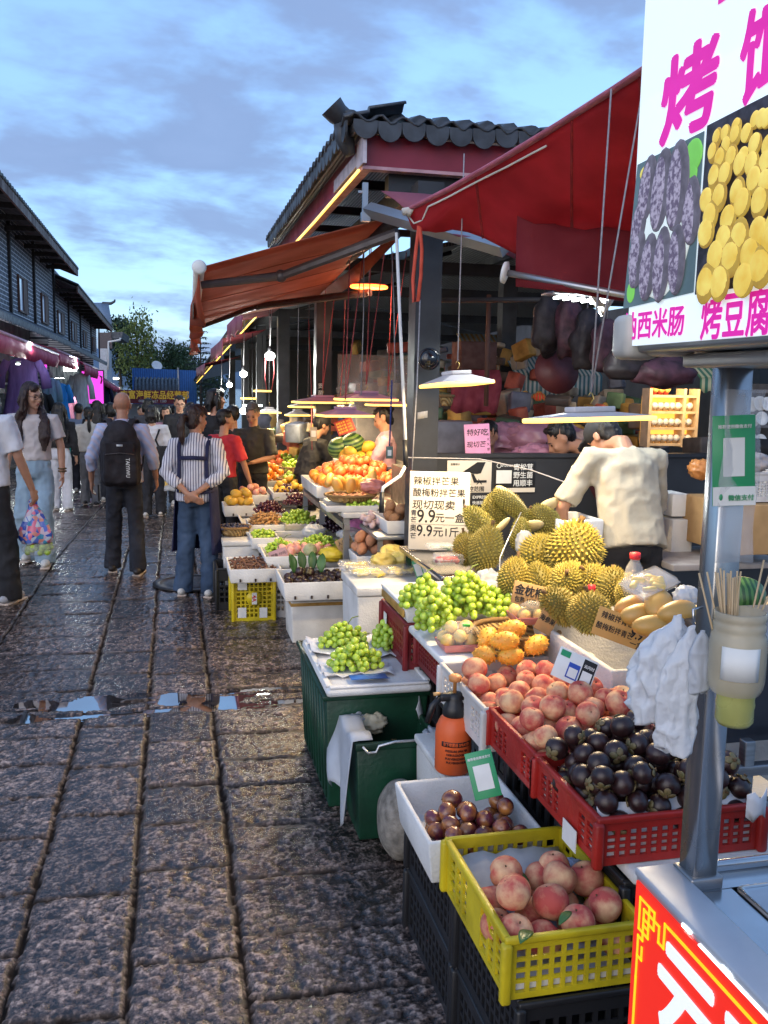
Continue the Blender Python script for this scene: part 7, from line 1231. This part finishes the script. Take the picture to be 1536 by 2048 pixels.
 tr('foam tray of oranges beyond the middle stall',492,575,962,.62,.6,.08,'orange',44,.040,'orange in the tray beyond the middle stall','oranges beyond the middle stall',.9);tr('foam tray of yellow pears under the second column',545,640,985,.58,.5,.08,'melon',40,.036,'yellow pear in the tray under the second column','yellow pears',.9,3)
 for i,(px,py,z,lab)in enumerate(((605,962,.72,'shallow basket of green beans before the second column'),(598,938,.74,'shallow basket of yellow green beans beyond the second column'),(640,955,.74,'shallow basket of limes at the second column'),(575,925,.74,'far shallow basket of greens beside the man in the dark polo'))):p=Zp(px,py,z);basket(lab,(p.x,p.y,z-.05),.26,.24,.08,'wicker baskets');heap('lime',60,.026,p.x-.20,p.x+.20,p.y-.18,p.y+.18,z,('green bean pod in the basket before the second column','yellow green bean in the basket beyond the second column','lime in the basket at the second column','green in the far shallow basket')[i],('green beans','yellow green beans','limes at the second column','far greens')[i],i+3,.7,cand=10)
 rn=random.Random(4);kinds=('orange','pome','melon','lime','pink')
 for i in range(7):
  px,py=(560,545,530,520,575,590,540)[i],(905,915,905,890,890,905,880)[i];z=.75;p=Zp(px,py+10,z);c=(p.x,p.y)
  if p.y>20:continue
  heap(kinds[i%5],16,.045,c[0]-.2,c[0]+.2,c[1]-.15,c[1]+.15,z-.08,('orange on the far stall','pomegranate on the far stall','melon on the far stall','lime on the far stall','pink fruit on the far stall')[i%5],('far oranges','far pomegranates','far melons','far limes','far pink fruit')[i%5],30+i,.5,cand=8)
 single('far_bench',MB().bx(1.0,2.2,9.4,17,-.3,.66),M('foam_dirty'),'long far bench of fruit along the hall columns','bench')
middle()
M('skin',(.50,.27,.18),rough=.5,var=.06,scale=12,sss=.05);M('skin_tan',(.40,.20,.125),rough=.5,var=.06,scale=12,sss=.05);M('hair_black',(.012,.010,.010),rough=.35,var=.3,scale=40,stretch=(6,6,.5),bump=.5,bscale=60);M('hair_brown',(.035,.014,.012),rough=.4,var=.3,scale=40,stretch=(6,6,.5),bump=.5,bscale=60);M('lips',(.42,.12,.10),rough=.4);M('eye_dark',(.01,.008,.008),rough=.15)
M('shoe_white',(.62,.60,.56),rough=.6,var=.1);M('shoe_grey',(.38,.38,.40),rough=.7,scale=30);M('shoe_dark',(.03,.025,.025),rough=.5);M('sole',(.55,.45,.38),rough=.7)
def cloth(name,c,**k):k.setdefault('bump',1.0);return M('wear_'+name,c,rough=.82,var=k.pop('var',.10),scale=k.pop('scale',5),bscale=k.pop('bscale',8),stretch=(1.4,1.4,.9),**k)
def ground_at(px,py):
 z=0.
 for _ in range(8):p=Zp(px,py,z);z=gz(p.y)
 return Zp(px,py,z)
def person(lab,loc,rz,h,skin='skin',shirt=None,sleeve=.8,hem=.92,pants=None,flare=1.0,leg_end=.06,shoe='shoe_white',hair='short',hmat='hair_black',yaw=0,pitch=0,lean=0,arms=None,legs=None,loose=1.0,wide=1.0,face=True,vox=.012,fine=False,glasses=False,collar=False,skirtlen=None,hand_curl=(.5,.5),group=None,cap=None,duck=(0,0,0)):
 s=h/1.70;t=thing('person',lab,'person',loc,group,rz);seed=int(abs(loc[0]*971+loc[1]*131))%997
 L_=Matrix.Translation((0,0,.95))@Matrix.Rotation(-lean,4,'X')@Matrix.Translation((0,0,-.95));T=lambda p:V(L_@V(p));G=Matrix.Scale(s,4)
 A=dict(L=((-.225,-.03,1.10),(-.235,.05,.86)),R=((.225,-.03,1.10),(.235,.05,.86)));A.update(arms or{})
 LG=dict(L=((-.095,.015,.50),(-.10,-.02,.085)),R=((.095,.015,.50),(.10,-.02,.085)));LG.update(legs or{})
 w=wide;b=MB();hc=T(V((0,.015,1.585))+V(duck));HM=Matrix.Translation(hc)@Matrix.Rotation(-lean*.6,4,'X')@Matrix.Rotation(yaw,4,'Z')@Matrix.Rotation(-pitch,4,'X');H=lambda p:V(HM@V(p));H3=HM.to_3x3()
 E=lambda c,r:b.ell(H(c),r,H3,18,12)
 E((0,-.014,.045),(.075,.092,.085));E((0,.022,-.018),(.063,.066,.086));E((0,.042,-.068),(.043,.042,.036));E((0,.070,-.093),(.019,.017,.014))
 b.tube([H((0,.084,.022)),H((0,.098,-.004)),H((0,.106,-.022)),H((0,.09,-.034))],[.008,.0105,.0145,.010],8);E((0,.078,.030),(.048,.013,.010));E((0,.088,-.056),(.020,.009,.009));E((.036,.066,-.022),(.022,.02,.022));E((-.036,.066,-.022),(.022,.02,.022))
 for q in(-1,1):E((q*.076,-.006,-.002),(.010,.021,.031))
 b.tube([T((0,-.03,1.38)),T((0,-.015,1.45)),H((0,-.018,-.05)),H((0,-.01,0))],[.062,.053,.052,.05],12)
 b.tube([T((0,0,.96)),T((0,-.01,1.15)),T((0,-.01,1.30)),T((0,-.02,1.40))],[(.10*w,.06),(.11*w,.065),(.12*w,.065),(.07,.045)],14,axis=(1,0,0));shw=.178*w
 hands=[]
 for q,sd in((-1,'L'),(1,'R')):
  sh,e,wr=T((q*shw,-.015,1.375)),T(A[sd][0]),T(A[sd][1]);b.tube([T((q*.08,-.015,1.355)),sh+V((0,0,-.012)),sh.lerp(e,.45),e,e.lerp(wr,.3),wr],[.045,.044,.041,.037,.036,.025],10)
  d=(wr-e).normalized();d=(d+V((0,0,-.25))).normalized()if len(A[sd])<3 else V(A[sd][2]).normalized();pn=V((-q,.15,0))if len(A[sd])<4 else V(A[sd][3]);pn=(pn-d*pn.dot(d)).normalized();side=d.cross(pn);fwd=side if(side.y>0)else-side;cu=hand_curl[0 if q<0 else 1]
  b.tube([wr,wr+d*.03,wr+d*.07,wr+d*.092],[(.024,.018),(.036,.017),(.040,.016),(.036,.012)],10,axis=fwd);hands.append(wr+d*.10+pn*.03)
  for k in range(4):
   o=wr+d*.085+fwd*(.030-.020*k);l=(.070,.078,.072,.056)[k];d1=(d+pn*cu*.7).normalized();d2=(d+pn*cu*2.2).normalized();b.tube([o-d*.01,o+d1*l*.45,o+d1*l*.45+d2*l*.55],[.0092,.0086,.0072],7)
  o=wr+d*.025+fwd*.03;b.tube([o,o+(fwd*.8+d*.6+pn*.3).normalized()*.035,o+(fwd*.4+d*.9+pn*.5).normalized()*.066],[.0125,.0105,.0085],7)
  kn,an=V(LG[sd][0]),V(LG[sd][1]);b.tube([(q*.085,0,.93),(q*.09,.0,.75),kn,kn.lerp(an,.35)+V((0,-.01,0)),an,an-V((0,0,.03))],[.055,.055,.042,.042,.034,.034],10)
 part('body',organic(b,vox if not fine else .0075,3).xf(G),M(skin),t,False)
 if face:
  for q in(-1,1):
   m=MB().ell(H((q*.030,.0835,.008)),(.0125,.005,.0055),H3,10,7);part('eye',m.xf(G),M('eye_dark'),t,False);part('eyebrow',MB().tube([H((q*.014,.094,.028)),H((q*.032,.093,.033)),H((q*.048,.080,.028))],[(.004,.003),(.004,.003),(.002,.002)],6).xf(G),M(hmat),t,False)
  m=MB().ell(H((0,.0955,-.052)),(.021,.005,.0042),H3,10,7);m.ell(H((0,.0950,-.060)),(.018,.005,.0045),H3,10,7);part('mouth',m.xf(G),M('lips'),t,False)
 if glasses:
  m=MB()
  for q in(-1,1):m.tube([H((q*.034+.024*math.cos(a),.102,.006+.019*math.sin(a)))for a in np.linspace(0,6.283,17)],.0022,5);m.tube([H((q*.058,.10,.012)),H((q*.078,.0,.012))],.002,5)
  m.tube([H((-.010,.103,.01)),H((.010,.103,.01))],.002,5);part('glasses',m.xf(G),M('ink'),t,False)
 if shirt:
  b=MB();zz=[hem,(hem+1.12)/2,1.15,1.30,1.385,1.425];rx=[.162*loose,.158*loose,.160*loose,.176,.165,.085];ry=[.118*loose,.113*loose,.112*loose,.120,.098,.066]
  b.tube([T((0,-.008-.01*(i==3),z))for i,z in enumerate(zz)],[(x*w,y)for x,y in zip(rx,ry)],22,axis=(1,0,0))
  for q,sd in((-1,'L'),(1,'R')):
   sh,e,wr=T((q*shw,-.015,1.372)),T(A[sd][0]),T(A[sd][1]);lo=.9+.12*loose
   if sleeve<=1:b.tube([T((q*.09,-.015,1.365)),sh,sh.lerp(e,sleeve*.55),sh.lerp(e,sleeve)],[.072,.074*lo,.069*lo,.071*lo],12)
   else:b.tube([T((q*.09,-.015,1.365)),sh,sh.lerp(e,.55),e,e.lerp(wr,(sleeve-1)*.5),e.lerp(wr,sleeve-1)],[.072,.074*lo,.067*lo,.061*lo,.059*lo,.05*lo],12)
  if collar:b.tube([T((0,-.03,1.40)),T((0,-.012,1.465))],[(.080,.075),(.067,.062)],14,axis=(1,0,0))
  part('shirt',organic(b,vox*1.05,3,.012*loose,(10,10,12),seed).xf(G),shirt,t,False)
 if pants:
  b=MB();b.tube([(0,.0,1.02),(0,-.004,.96),(0,-.008,.88),(0,-.004,.82)],[(.142*w,.102),(.156*w,.114),(.168*w,.122),(.15*w,.105)],20,axis=(1,0,0))
  for q,sd in((-1,'L'),(1,'R')):
   kn,an=V(LG[sd][0]),V(LG[sd][1]);en=kn.lerp(an,1-leg_end/.45)if leg_end>.1 else an+V((0,.01,-.05));b.tube([(q*.078,-.004,.90),(q*.085,0,.74),kn,kn.lerp(en,.5),en],[.094,.088*(.85+.15*flare),.070*flare,.068*flare,.070*flare**1.25],14)
  part('trousers',organic(b,vox*1.05,3,.016,(10,10,10),seed+5).xf(G),pants,t,False)
 for q,sd in((-1,'L'),(1,'R')):
  an=V(LG[sd][1]);ty=an.z-.085;f=V((q*.12,1,0)).normalized();o=V((an.x,an.y,.045+max(0,ty)));m=MB().ell(o+f*.055,(.046,.135,.045),Matrix.Rotation(-q*.12,3,'Z'),14,9);m.ell(o-f*.03+V((0,0,.006)),(.041,.075,.040),None,12,8);sh=part('shoe',m.xf(G),M(shoe),t,False);part('shoe_sole',MB().rbox(o+f*.055+V((0,0,-.034)),(.084,.262,.022),.010,R=Matrix.Rotation(-q*.12,3,'Z')).xf(G),M('sole'),sh,False)
 if hair and hair!='bald':
  b=MB();E2=lambda c,r:b.ell(H(c),r,H3,18,12);E2((0,-.022,.058),(.086,.098,.086));E2((0,-.045,.02),(.082,.070,.085))
  if hair=='short':E2((0,.045,.105),(.060,.035,.022));E2((0,-.05,-.02),(.066,.05,.05))
  else:E2((0,-.05,-.03),(.072,.058,.07));E2((0,.050,.098),(.058,.034,.026));E2((.03,.07,.07),(.035,.02,.03))
  if hair=='long':
   for q in(-1,1):b.tube([H((q*.06,.0,.07)),H((q*.088,.01,0)),H((q*.092,.012,-.10)),T((q*.11,.055 if yaw else-.03,1.36)),T((q*.12,.10 if yaw else-.07,1.22)),T((q*.115,.11 if yaw else-.09,1.08))],[(.034,.04),(.034,.05),(.042,.05),(.06,.042),(.062,.034),(.022,.012)],10)
   b.tube([H((0,-.07,.05)),H((0,-.105,-.04)),T((0,-.11,1.42)),T((0,-.135,1.25)),T((0,-.13,1.02))],[(.07,.04),(.085,.04),(.11,.035),(.125,.028),(.08,.012)],14,axis=H3@V((1,0,0)))
  if hair=='pony':b.tube([H((0,-.10,.03)),H((0,-.155,.02)),H((0,-.17,-.06)),H((0,-.155,-.17)),H((0,-.14,-.24))],[.022,.035,.042,.036,.010],10)
  if hair=='lowpony':b.tube([H((0,-.10,-.03)),H((.01,-.135,-.10)),H((.02,-.14,-.24)),H((.02,-.13,-.36))],[.03,.032,.036,.010],10)
  if hair=='bun':E2((0,-.115,.075),(.048,.045,.045))
  if hair=='bob':
   for q in(-1,1):b.tube([H((q*.06,-.01,.07)),H((q*.086,-.005,0)),H((q*.086,-.01,-.09)),H((q*.075,-.01,-.13))],[(.03,.03),(.026,.05),(.026,.055),(.012,.03)],10)
   b.tube([H((0,-.07,.05)),H((0,-.10,-.04)),H((0,-.09,-.14))],[(.07,.04),(.085,.04),(.07,.02)],12,axis=H3@V((1,0,0)))
  part('hair',organic(b,vox*.9,2,.016,(46,46,8),seed+9).xf(G),M(hmat),t,False)
 if cap:
  m=MB().ell(H((0,-.008,.062)),(.089,.108,.082),H3,20,12);m.tube([H((0,.07,.055)),H((0,.13,.046)),H((0,.165,.034))],[(.07,.012),(.072,.008),(.05,.005)],12,axis=H3@V((1,0,0)));part('cap',organic(m,vox*.8,2).xf(G),M(cap),t,False)
 return t,T,s,hands
def pw(t,p,s):return V(t.location)+Matrix.Rotation(t.rotation_euler.z,3,'Z')@(V(p)*s)
def at(px,pyf,pyh,dd=None):
 p=ground_at(px,pyf)if dd is None else D(px,900,dd);p=V((p.x,p.y,gz(p.y)));d=(p-C0).dot(_f);top=C0+ray(px,pyh)*d;return p,top.z-p.z
def striped(name,c1,c2,sc):
 return wave_mat(name,c1,c2,sc,'X',.8,duty=.28)
def people():
 dk=cloth('black',(.014,.014,.017));wt=cloth('white',(.66,.65,.68));nv=cloth('navy_trousers',(.022,.024,.034));jean=M('denim_light',(.30,.42,.52),rough=.8,var=.15,scale=4,bump=1,bscale=9);jean_d=M('denim_dark',(.045,.085,.16),rough=.8,var=.28,scale=3,bump=1,bscale=9)
 p,h=at(6,1208,745);p=p+V((-.08,0,0));t,T,s,hd=person('man in white t-shirt cut off by the left edge carrying a flowered bag',p,rad(-18),1.72,'skin_tan',wt,.85,.90,dk,1.3,shoe='shoe_grey',hair='short',loose=1.12,fine=True,arms=dict(R=((.255,.0,1.12),(.30,.10,.87)),L=((-.23,0,1.1),(-.24,.1,.88))),legs=dict(R=((.11,.05,.5),(.12,.03,.085)),L=((-.09,.10,.52),(-.1,.15,.1))),hand_curl=(.5,1.0))
 st=MB().tube([T((.09,.10,1.38)),T((.10,-.03,1.455)),T((.02,-.15,1.25)),T((-.12,-.15,1.02))],[(.018,.004)]*4,6);part('bag_strap',st.xf(Matrix.Scale(s,4)),M('wear_black'),t,False)
 b=pw(t,hd[1],s)+V((0,0,-.02));m=M('floral_bag',(.2,.3,.5),rough=.25);nt=m.node_tree;vo=nt.nodes.new('ShaderNodeTexVoronoi');vo.inputs['Scale'].default_value=30;tc=nt.nodes.new('ShaderNodeTexCoord');rp=nt.nodes.new('ShaderNodeValToRGB');sp=nt.nodes.new('ShaderNodeSeparateColor');nt.links.new(tc.outputs['Object'],vo.inputs[0]);nt.links.new(vo.outputs['Color'],sp.inputs[0]);nt.links.new(sp.outputs[0],rp.inputs[0]);rp.color_ramp.interpolation='CONSTANT'
 for i,(ps,c)in enumerate(((0,(.03,.08,.38)),(.18,(.45,.52,.62)),(.34,(.60,.14,.22)),(.5,(.06,.26,.42)),(.62,(.55,.22,.18)),(.74,(.10,.16,.50)),(.88,(.50,.40,.50)))):
  e=rp.color_ramp.elements[i]if i<2 else rp.color_ramp.elements.new(ps);e.position=ps;e.color=c+(1,)
 nt.links.new(rp.outputs[0],nt.nodes['Principled BSDF'].inputs['Base Color'])
 bt=thing('flowered_bag','shiny flowered plastic bag held by the man at the left edge','bag',b);g=[]
 for i in range(17):
  v=i/16;r_=.018+.105*min(1,v*1.35)**.9-.02*max(0,v-.85)*6;g.append([b+V((.02*v+r_*math.cos(a)*(1+.12*math.sin(5*a+6*v)),.55*r_*math.sin(a)*(1+.15*math.sin(4*a+3*v)),-.30*v+.008*math.sin(7*a)))for a in np.linspace(0,6.2832,37)])
 part('pouch',MB().sheet(g,.003),m,bt);hb=MB()
 for q in(-1,1):hb.tube([b+V((q*.025,0,-.04)),b+V((q*.02,0,.02)),b+V((0,.01,.045))],[(.012,.003)]*3,6)
 part('bag_handle',hb,m,bt);c=b+V((.03,0,-.345));t6=thing('fruit_bag','clear bag of green fruit hanging under the flowered bag','fruit bag',c);rn=random.Random(3)
 mm=MB()
 for k in range(26):mm.ell(c+V((rn.uniform(-.09,.09),rn.uniform(-.05,.05),rn.uniform(-.035,.03))),.022,seg=10,rng=7)
 part('green_fruit',mm,M('lime_skin'),t6);part('film_bag',MB().ell(c,(.125,.075,.06),seg=20,rng=12),M('film'),t6)
 p,h=at(76,1128,768);t,T,s,hd=person('long haired woman with glasses in beige top and pale wide jeans walking nearer',p,rad(176),h,'skin',cloth('beige',(.56,.50,.48)),.72,.99,jean,1.38,shoe='shoe_white',hair='long',hmat='hair_brown',yaw=rad(52),pitch=rad(8),glasses=True,fine=True,legs=dict(L=((-.09,.10,.50),(-.10,.12,.085)),R=((.10,.04,.50),(.10,-.14,.10))),arms=dict(L=((-.24,-.02,1.12),(-.25,.0,.87)),R=((.23,-.05,1.12),(.25,.0,.88))))
 br=MB()
 for z in(.90,.925):w_=T((-.2505,.0,z-.01));br.tube([w_+V((.034*math.cos(a),.032*math.sin(a),0))for a in np.linspace(0,6.283,17)],.008,6)
 part('bracelets',br.xf(Matrix.Scale(s,4)),M('stem_brown'),t,False)
 p,h=at(124,1022,806);person('long haired woman in black jacket and white trousers walking away behind the beige top',p,rad(-5),h,'skin',dk,1.9,1.0,cloth('white_trousers',(.62,.62,.66)),1.25,hair='long',face=False,loose=1.1,legs=dict(L=((-.09,.03,.50),(-.1,.08,.09)),R=((.09,.02,.5),(.10,-.05,.09))))
 p,h=at(182,1012,815);person('woman with low ponytail in cream hoodie and grey trousers walking away',p,0,h,'skin',cloth('cream_hoodie',(.62,.57,.50)),1.95,.95,cloth('grey_trousers',(.16,.16,.17)),1.25,hair='lowpony',face=False,loose=1.18,collar=True,shoe='shoe_dark',legs=dict(L=((-.09,.08,.5),(-.1,.1,.1)),R=((.09,.0,.5),(.1,-.08,.1))))
 p,h=at(252,1146,787);lk=wave_mat('check_shirt',(.40,.45,.62),(.50,.44,.52),9,'DIAGONAL',.8);t,T,s,hd=person('bald man in pale checked shirt and dark trousers walking away with a backpack',p,rad(-4),h,'skin_tan',lk,1.55,.87,nv,1.16,hair='bald',face=False,fine=True,loose=1.14,collar=True,shoe='shoe_dark',legs=dict(L=((-.105,.06,.50),(-.13,.05,.085)),R=((.105,.0,.50),(.125,-.12,.085))),arms=dict(L=((-.28,-.06,1.12),(-.30,.04,.88)),R=((.27,-.04,1.12),(.29,.07,.90))))
 q=pw(t,T((0,-.20,1.16)),s);bp=thing('backpack','black backpack with white lettering worn by the bald man','backpack',q);bk=cloth('backpack',(.018,.014,.018),var=.25);m=MB().rbox(q+V((0,0,-.07)),(.34,.17,.44),.07,4);m.rbox(q+V((0,-.085,-.12)),(.29,.07,.28),.03,4);m.ell(q+V((0,-.01,.14)),(.145,.08,.15),seg=20,rng=12);part('pack',organic(m,.011,4,.010,(12,12,12),3),bk,bp);part('pocket_flap',MB().rbox(q+V((0,-.100,.05)),(.24,.03,.10),.012,3),bk,bp);part('zip',MB().tube([q+V((-.12,-.118,.0)),q+V((0,-.124,.012)),q+V((.12,-.118,.0))],.004,5),M('arm_metal'),bp)
 part('grab_loop',MB().tube([q+V((-.04,.05,.24)),q+V((0,.05,.275)),q+V((.04,.05,.24))],.008,6),bk,bp)
 for k in(-1,1):part('shoulder_strap',MB().tube([q+V((k*.06,.06,.20)),q+V((k*.10,.13,.285)),q+V((k*.125,.21,.285)),q+V((k*.15,.31,.20)),q+V((k*.17,.31,.05)),q+V((k*.165,.20,-.08)),q+V((k*.15,.06,-.16))],[(.028,.008)]*7,8),bk,bp)
 part('white_lettering',text_mb('TAIYIWU',.045,q+V((.050,-.131,-.03)),(0,0,-1),(1,0,0),.01,sx=.9),M('label_white'),bp);part('grey_badge',MB().rbox(q+V((.0,-.118,.075)),(.05,.004,.018),.001),M('alu'),bp)
 hp=pw(t,hd[0],s);single('phone',MB().rbox(hp+V((.03,.02,-.02)),(.012,.075,.15),.004),M('ink'),'dark phone in the left hand of the bald man','phone')
 p,h=at(308,1034,812);t,T,s,hd=person('dark haired woman in white blouse and dark trousers walking away with a white carrier bag',p,rad(-6),h,'skin',wt,1.9,.98,cloth('dark_trousers',(.02,.022,.03)),1.3,hair='bob',face=False,loose=1.1,arms=dict(R=((.25,-.02,1.12),(.27,.06,.90))),legs=dict(L=((-.1,.05,.5),(-.12,-.02,.085)),R=((.09,.05,.5),(.1,.10,.09))),hand_curl=(.5,1))
 part('bag_strap',MB().tube([T((.12,-.11,1.36)),T((.06,-.135,1.2)),T((.14,-.14,1.02))],[(.014,.004)]*3,6).xf(Matrix.Scale(s,4)),M('wear_black'),t,False);q=pw(t,T((.16,-.16,.98)),s);single('shoulder_bag',MB().rbox(q,(.16,.08,.24),.03,3),M('wear_black'),'black shoulder bag on the hip of the woman in the white blouse','bag')
 b=pw(t,hd[1],s)+V((.02,-.02,-.02));bt=thing('carrier_bag','white carrier bag with yellow print held by the woman in the white blouse','bag',b);g=[]
 for i in range(14):v=i/13;r_=.02+.13*min(1,v*1.2)**.85;g.append([b+V((r_*math.cos(a)*(1+.10*math.sin(5*a+4*v)),.5*r_*math.sin(a),-.34*v+.006*math.sin(6*a)))for a in np.linspace(0,6.2832,33)])
 part('pouch',MB().sheet(g,.003),M('bag_white'),bt);part('yellow_print',text_mb('好优惠',.075,b+V((-.10,-.088,-.26)),(1,0,.1),(0,0,1),.03),M('letter_yellow'),bt)
 p,h=at(362,1010,793);person('young man with glasses in black polo facing this way beyond the apron woman',p,rad(185),h,'skin',dk,.9,.95,dk,1.2,hair='short',glasses=True,pitch=rad(10),loose=1.12,collar=True)
 p,h=at(396,1190,812);t,T,s,hd=person('woman in striped blouse and navy apron standing with hands clasped behind her back',p,rad(-14),h,'skin_tan',striped('stripe_blouse',(.10,.10,.16),(.64,.62,.66),15),1.62,.86,jean_d,1.26,hair='pony',hmat='hair_brown',yaw=rad(-38),pitch=rad(4),fine=True,loose=1.16,collar=True,arms=dict(L=((-.25,-.10,1.12),(-.03,-.205,.945),(.8,-.12,-.5),(.2,.8,.3)),R=((.26,-.09,1.12),(.05,-.20,.965),(-.75,-.12,-.55),(.2,.8,.3))),legs=dict(L=((-.10,.0,.5),(-.135,-.02,.085)),R=((.105,.0,.5),(.125,-.07,.085))),hand_curl=(.35,.6))
 ap=cloth('apron',(.012,.014,.055));m=MB();G=Matrix.Scale(s,4)
 for k in(-1,1):m.tube([T((k*.115,.08,1.40)),T((k*.125,-.02,1.445)),T((k*.125,-.125,1.36)),T((k*.12,-.142,1.22)),T((k*.125,-.14,1.06)),T((k*.15,-.10,.98))],[(.018,.005)]*6,8,axis=(1,0,0))
 m.tube([T((-.118,-.146,1.255)),T((0,-.15,1.26)),T((.118,-.146,1.255))],[(.018,.005)]*3,8,axis=(0,0,1));part('apron_straps',m.xf(G),ap,t,False)
 g=[]
 for i in range(15):
  v=i/14;g.append([V(((.185+.035*v)*math.sin(a)+.01*math.sin(a*9)*v,(.155+.03*v)*math.cos(a)+.012*math.sin(a*7+1)*v-.01,1.0-.60*v))for a in np.linspace(-1.75,2.35,31)])
 part('apron_skirt',MB().sheet(g,.007).xf(G),ap,t,False);m=MB().tube([(-.15,-.12,.965),(-.05,-.148,.95),(.0,-.15,.955),(.10,-.14,.955),(.17,-.1,.97)],[(.015,.004)]*5,6,axis=(0,0,1));m.tube([(0,-.15,.955),(-.05,-.165,.90),(-.06,-.16,.86)],[(.012,.004)]*3,6);m.tube([(0,-.15,.955),(.03,-.165,.90)],[(.012,.004)]*2,6);part('apron_bow',m.xf(G),ap,t,False)
 w_=T((-.10,-.17,.985));part('bangle',MB().tube([w_+V((.012*math.cos(a),.03*math.sin(a),.03*math.cos(a)))for a in np.linspace(0,6.283,17)],.004,6).xf(G),M('gold',(.55,.36,.10),rough=.4),t,False)
 p,h=at(432,1030,780,10.2);person('tall black haired person in dark clothes beyond the apron woman',p,rad(-30),h,'skin',dk,1.8,.95,dk,1.1,hair='bob',yaw=rad(-40),face=False)
 p,h=at(450,1060,820,8.9);person('person in red t-shirt and dark trousers half hidden beyond the apron woman',p,rad(-48),h,'skin_tan',cloth('red',(.50,.025,.035)),.9,.93,dk,1.15,hair='short',yaw=rad(-20),face=False,arms=dict(R=((.25,.05,1.1),(.26,.15,.86))))
 p,h=at(466,1030,812,9.8);person('man in black t-shirt seen from behind next to the red t-shirt',p,rad(10),h,'skin_tan',dk,.9,.92,dk,1.15,hair='short',face=False,loose=1.15)
 p,h=at(506,1012,808,9.3);t,T,s,hd=person('grey haired man in dark polo looking down at something in his hands',p,rad(160),h,'skin_tan',cloth('dark_polo',(.03,.028,.022)),.95,.90,dk,1.2,hair='short',hmat=M('hair_grey',(.13,.12,.11),rough=.5)and 'hair_grey',pitch=rad(26),loose=1.15,collar=True,arms=dict(L=((-.25,.06,1.10),(-.06,.27,1.05),(.8,.2,-.2),(0,.2,1)),R=((.25,.06,1.10),(.06,.27,1.06),(-.8,.2,-.2),(0,.2,1))),hand_curl=(.8,.8))
 single('phone',MB().rbox(pw(t,T((0,.30,1.07)),s),(.075,.13,.012),.004),M('ink'),'dark phone between the hands of the man in the dark polo','phone')
 p,h=at(768,1020,815,8.35);person('vendor in pink shirt with hair in a bun looking down behind the pomegranates',p,rad(78),h,'skin',cloth('salmon',(.60,.36,.46)),1.2,.95,dk,1.1,hair='bun',pitch=rad(24),loose=1.12,collar=True,arms=dict(L=((-.2,.12,1.12),(-.1,.28,1.0)),R=((.22,.12,1.12),(.1,.28,1.0))))
 p,h=at(612,1000,826,9.0);person('person in black jacket and dark hat bending over the far baskets',p,rad(-70),h,'skin_tan',dk,1.85,.93,dk,1.1,hair='short',lean=rad(18),face=False,loose=1.2,cap='wear_black',arms=dict(L=((-.2,.2,1.15),(-.12,.42,1.0)),R=((.2,.2,1.15),(.12,.42,1.0))))
 p=D(1268,1000,4.72);p=V((p.x,p.y,0));person('man in dark cap and pale khaki t-shirt bending over a box by the durians',p,rad(-4),1.70,'skin_tan',cloth('khaki_tee',(.43,.385,.295),var=.05),.92,.86,dk,1.35,leg_end=.1,hair='short',lean=rad(24),yaw=rad(28),pitch=rad(30),duck=(-.05,.07,-.07),face=False,fine=True,loose=1.10,wide=1.02,cap=M('cap_grey',(.03,.032,.038),rough=.8)and 'cap_grey',arms=dict(L=((-.34,.08,1.12),(-.30,.27,.88),(.1,.45,-.8)),R=((.25,.2,1.12),(.02,.38,.93),(-.2,.5,-.6))))
 p=D(1232,1000,6.0);p=V((p.x,p.y,0));person('dark haired person in maroon top bending behind the counter left of the capped man',p,rad(82),1.66,'skin_tan',cloth('maroon_top',(.07,.012,.018)),1.8,.9,dk,1.1,hair='short',lean=rad(36),pitch=rad(14),duck=(0,.04,-.03))
 p=D(972,1000,6.35);p=V((p.x,p.y,0));person('dark haired person hidden behind the pink sign on the counter',p,rad(150),1.46,'skin_tan',cloth('dull_pink',(.40,.20,.24)),1.8,.9,dk,1.1,hair='short',pitch=rad(30),face=False)
 for px,pf,ph,d,rz,sh,hr,sl,lab,fc in((196,985,802,15,-10,dk,'long',1.9,'dark haired woman in black beyond the cream hoodie',False),(222,990,806,16,20,cloth('dusky',(.12,.10,.12)),'bob',1.9,'woman with long black hair and pale cap left of the bald man',False),(298,980,798,16,0,cloth('charcoal',(.06,.06,.07)),'bob',1.8,'dark curly haired person right of the bald man',False),(333,985,812,14.5,180,cloth('dusty_rose',(.42,.22,.26)),'bob',1.7,'woman in rose top facing this way before the seafood sign',True),(284,990,812,18,185,cloth('mustard',(.50,.32,.06)),'short',.9,'small figure in mustard top by the seafood sign',True),(382,975,805,19,175,cloth('slate',(.16,.18,.22)),'short',.9,'distant man in slate shirt facing this way',True),(240,975,810,21,5,cloth('plum',(.14,.06,.10)),'short',.9,'distant person in plum shirt far down the street',False),(345,970,812,23,-8,cloth('teal',(.06,.16,.17)),'short',.9,'distant person in teal shirt far down the street',False),(415,985,806,14,170,cloth('ash',(.25,.25,.26)),'short',.9,'man in ash grey shirt facing this way beside the hall',True),(160,985,808,17,-4,cloth('grey_blue',(.20,.24,.32)),'short',.9,'person in grey blue shirt far left by the clothes',False)):
  p,h=at(px,pf,ph,d);person(lab,p,rad(rz),max(1.45,min(1.78,h)),'skin',sh,sl,.93,nv,1.15,hair=hr,face=fc,vox=.017,group='people farther down the street',legs=dict(L=((-.09,.06,.5),(-.1,.08,.09)),R=((.09,.02,.5),(.1,-.06,.09))))
people()
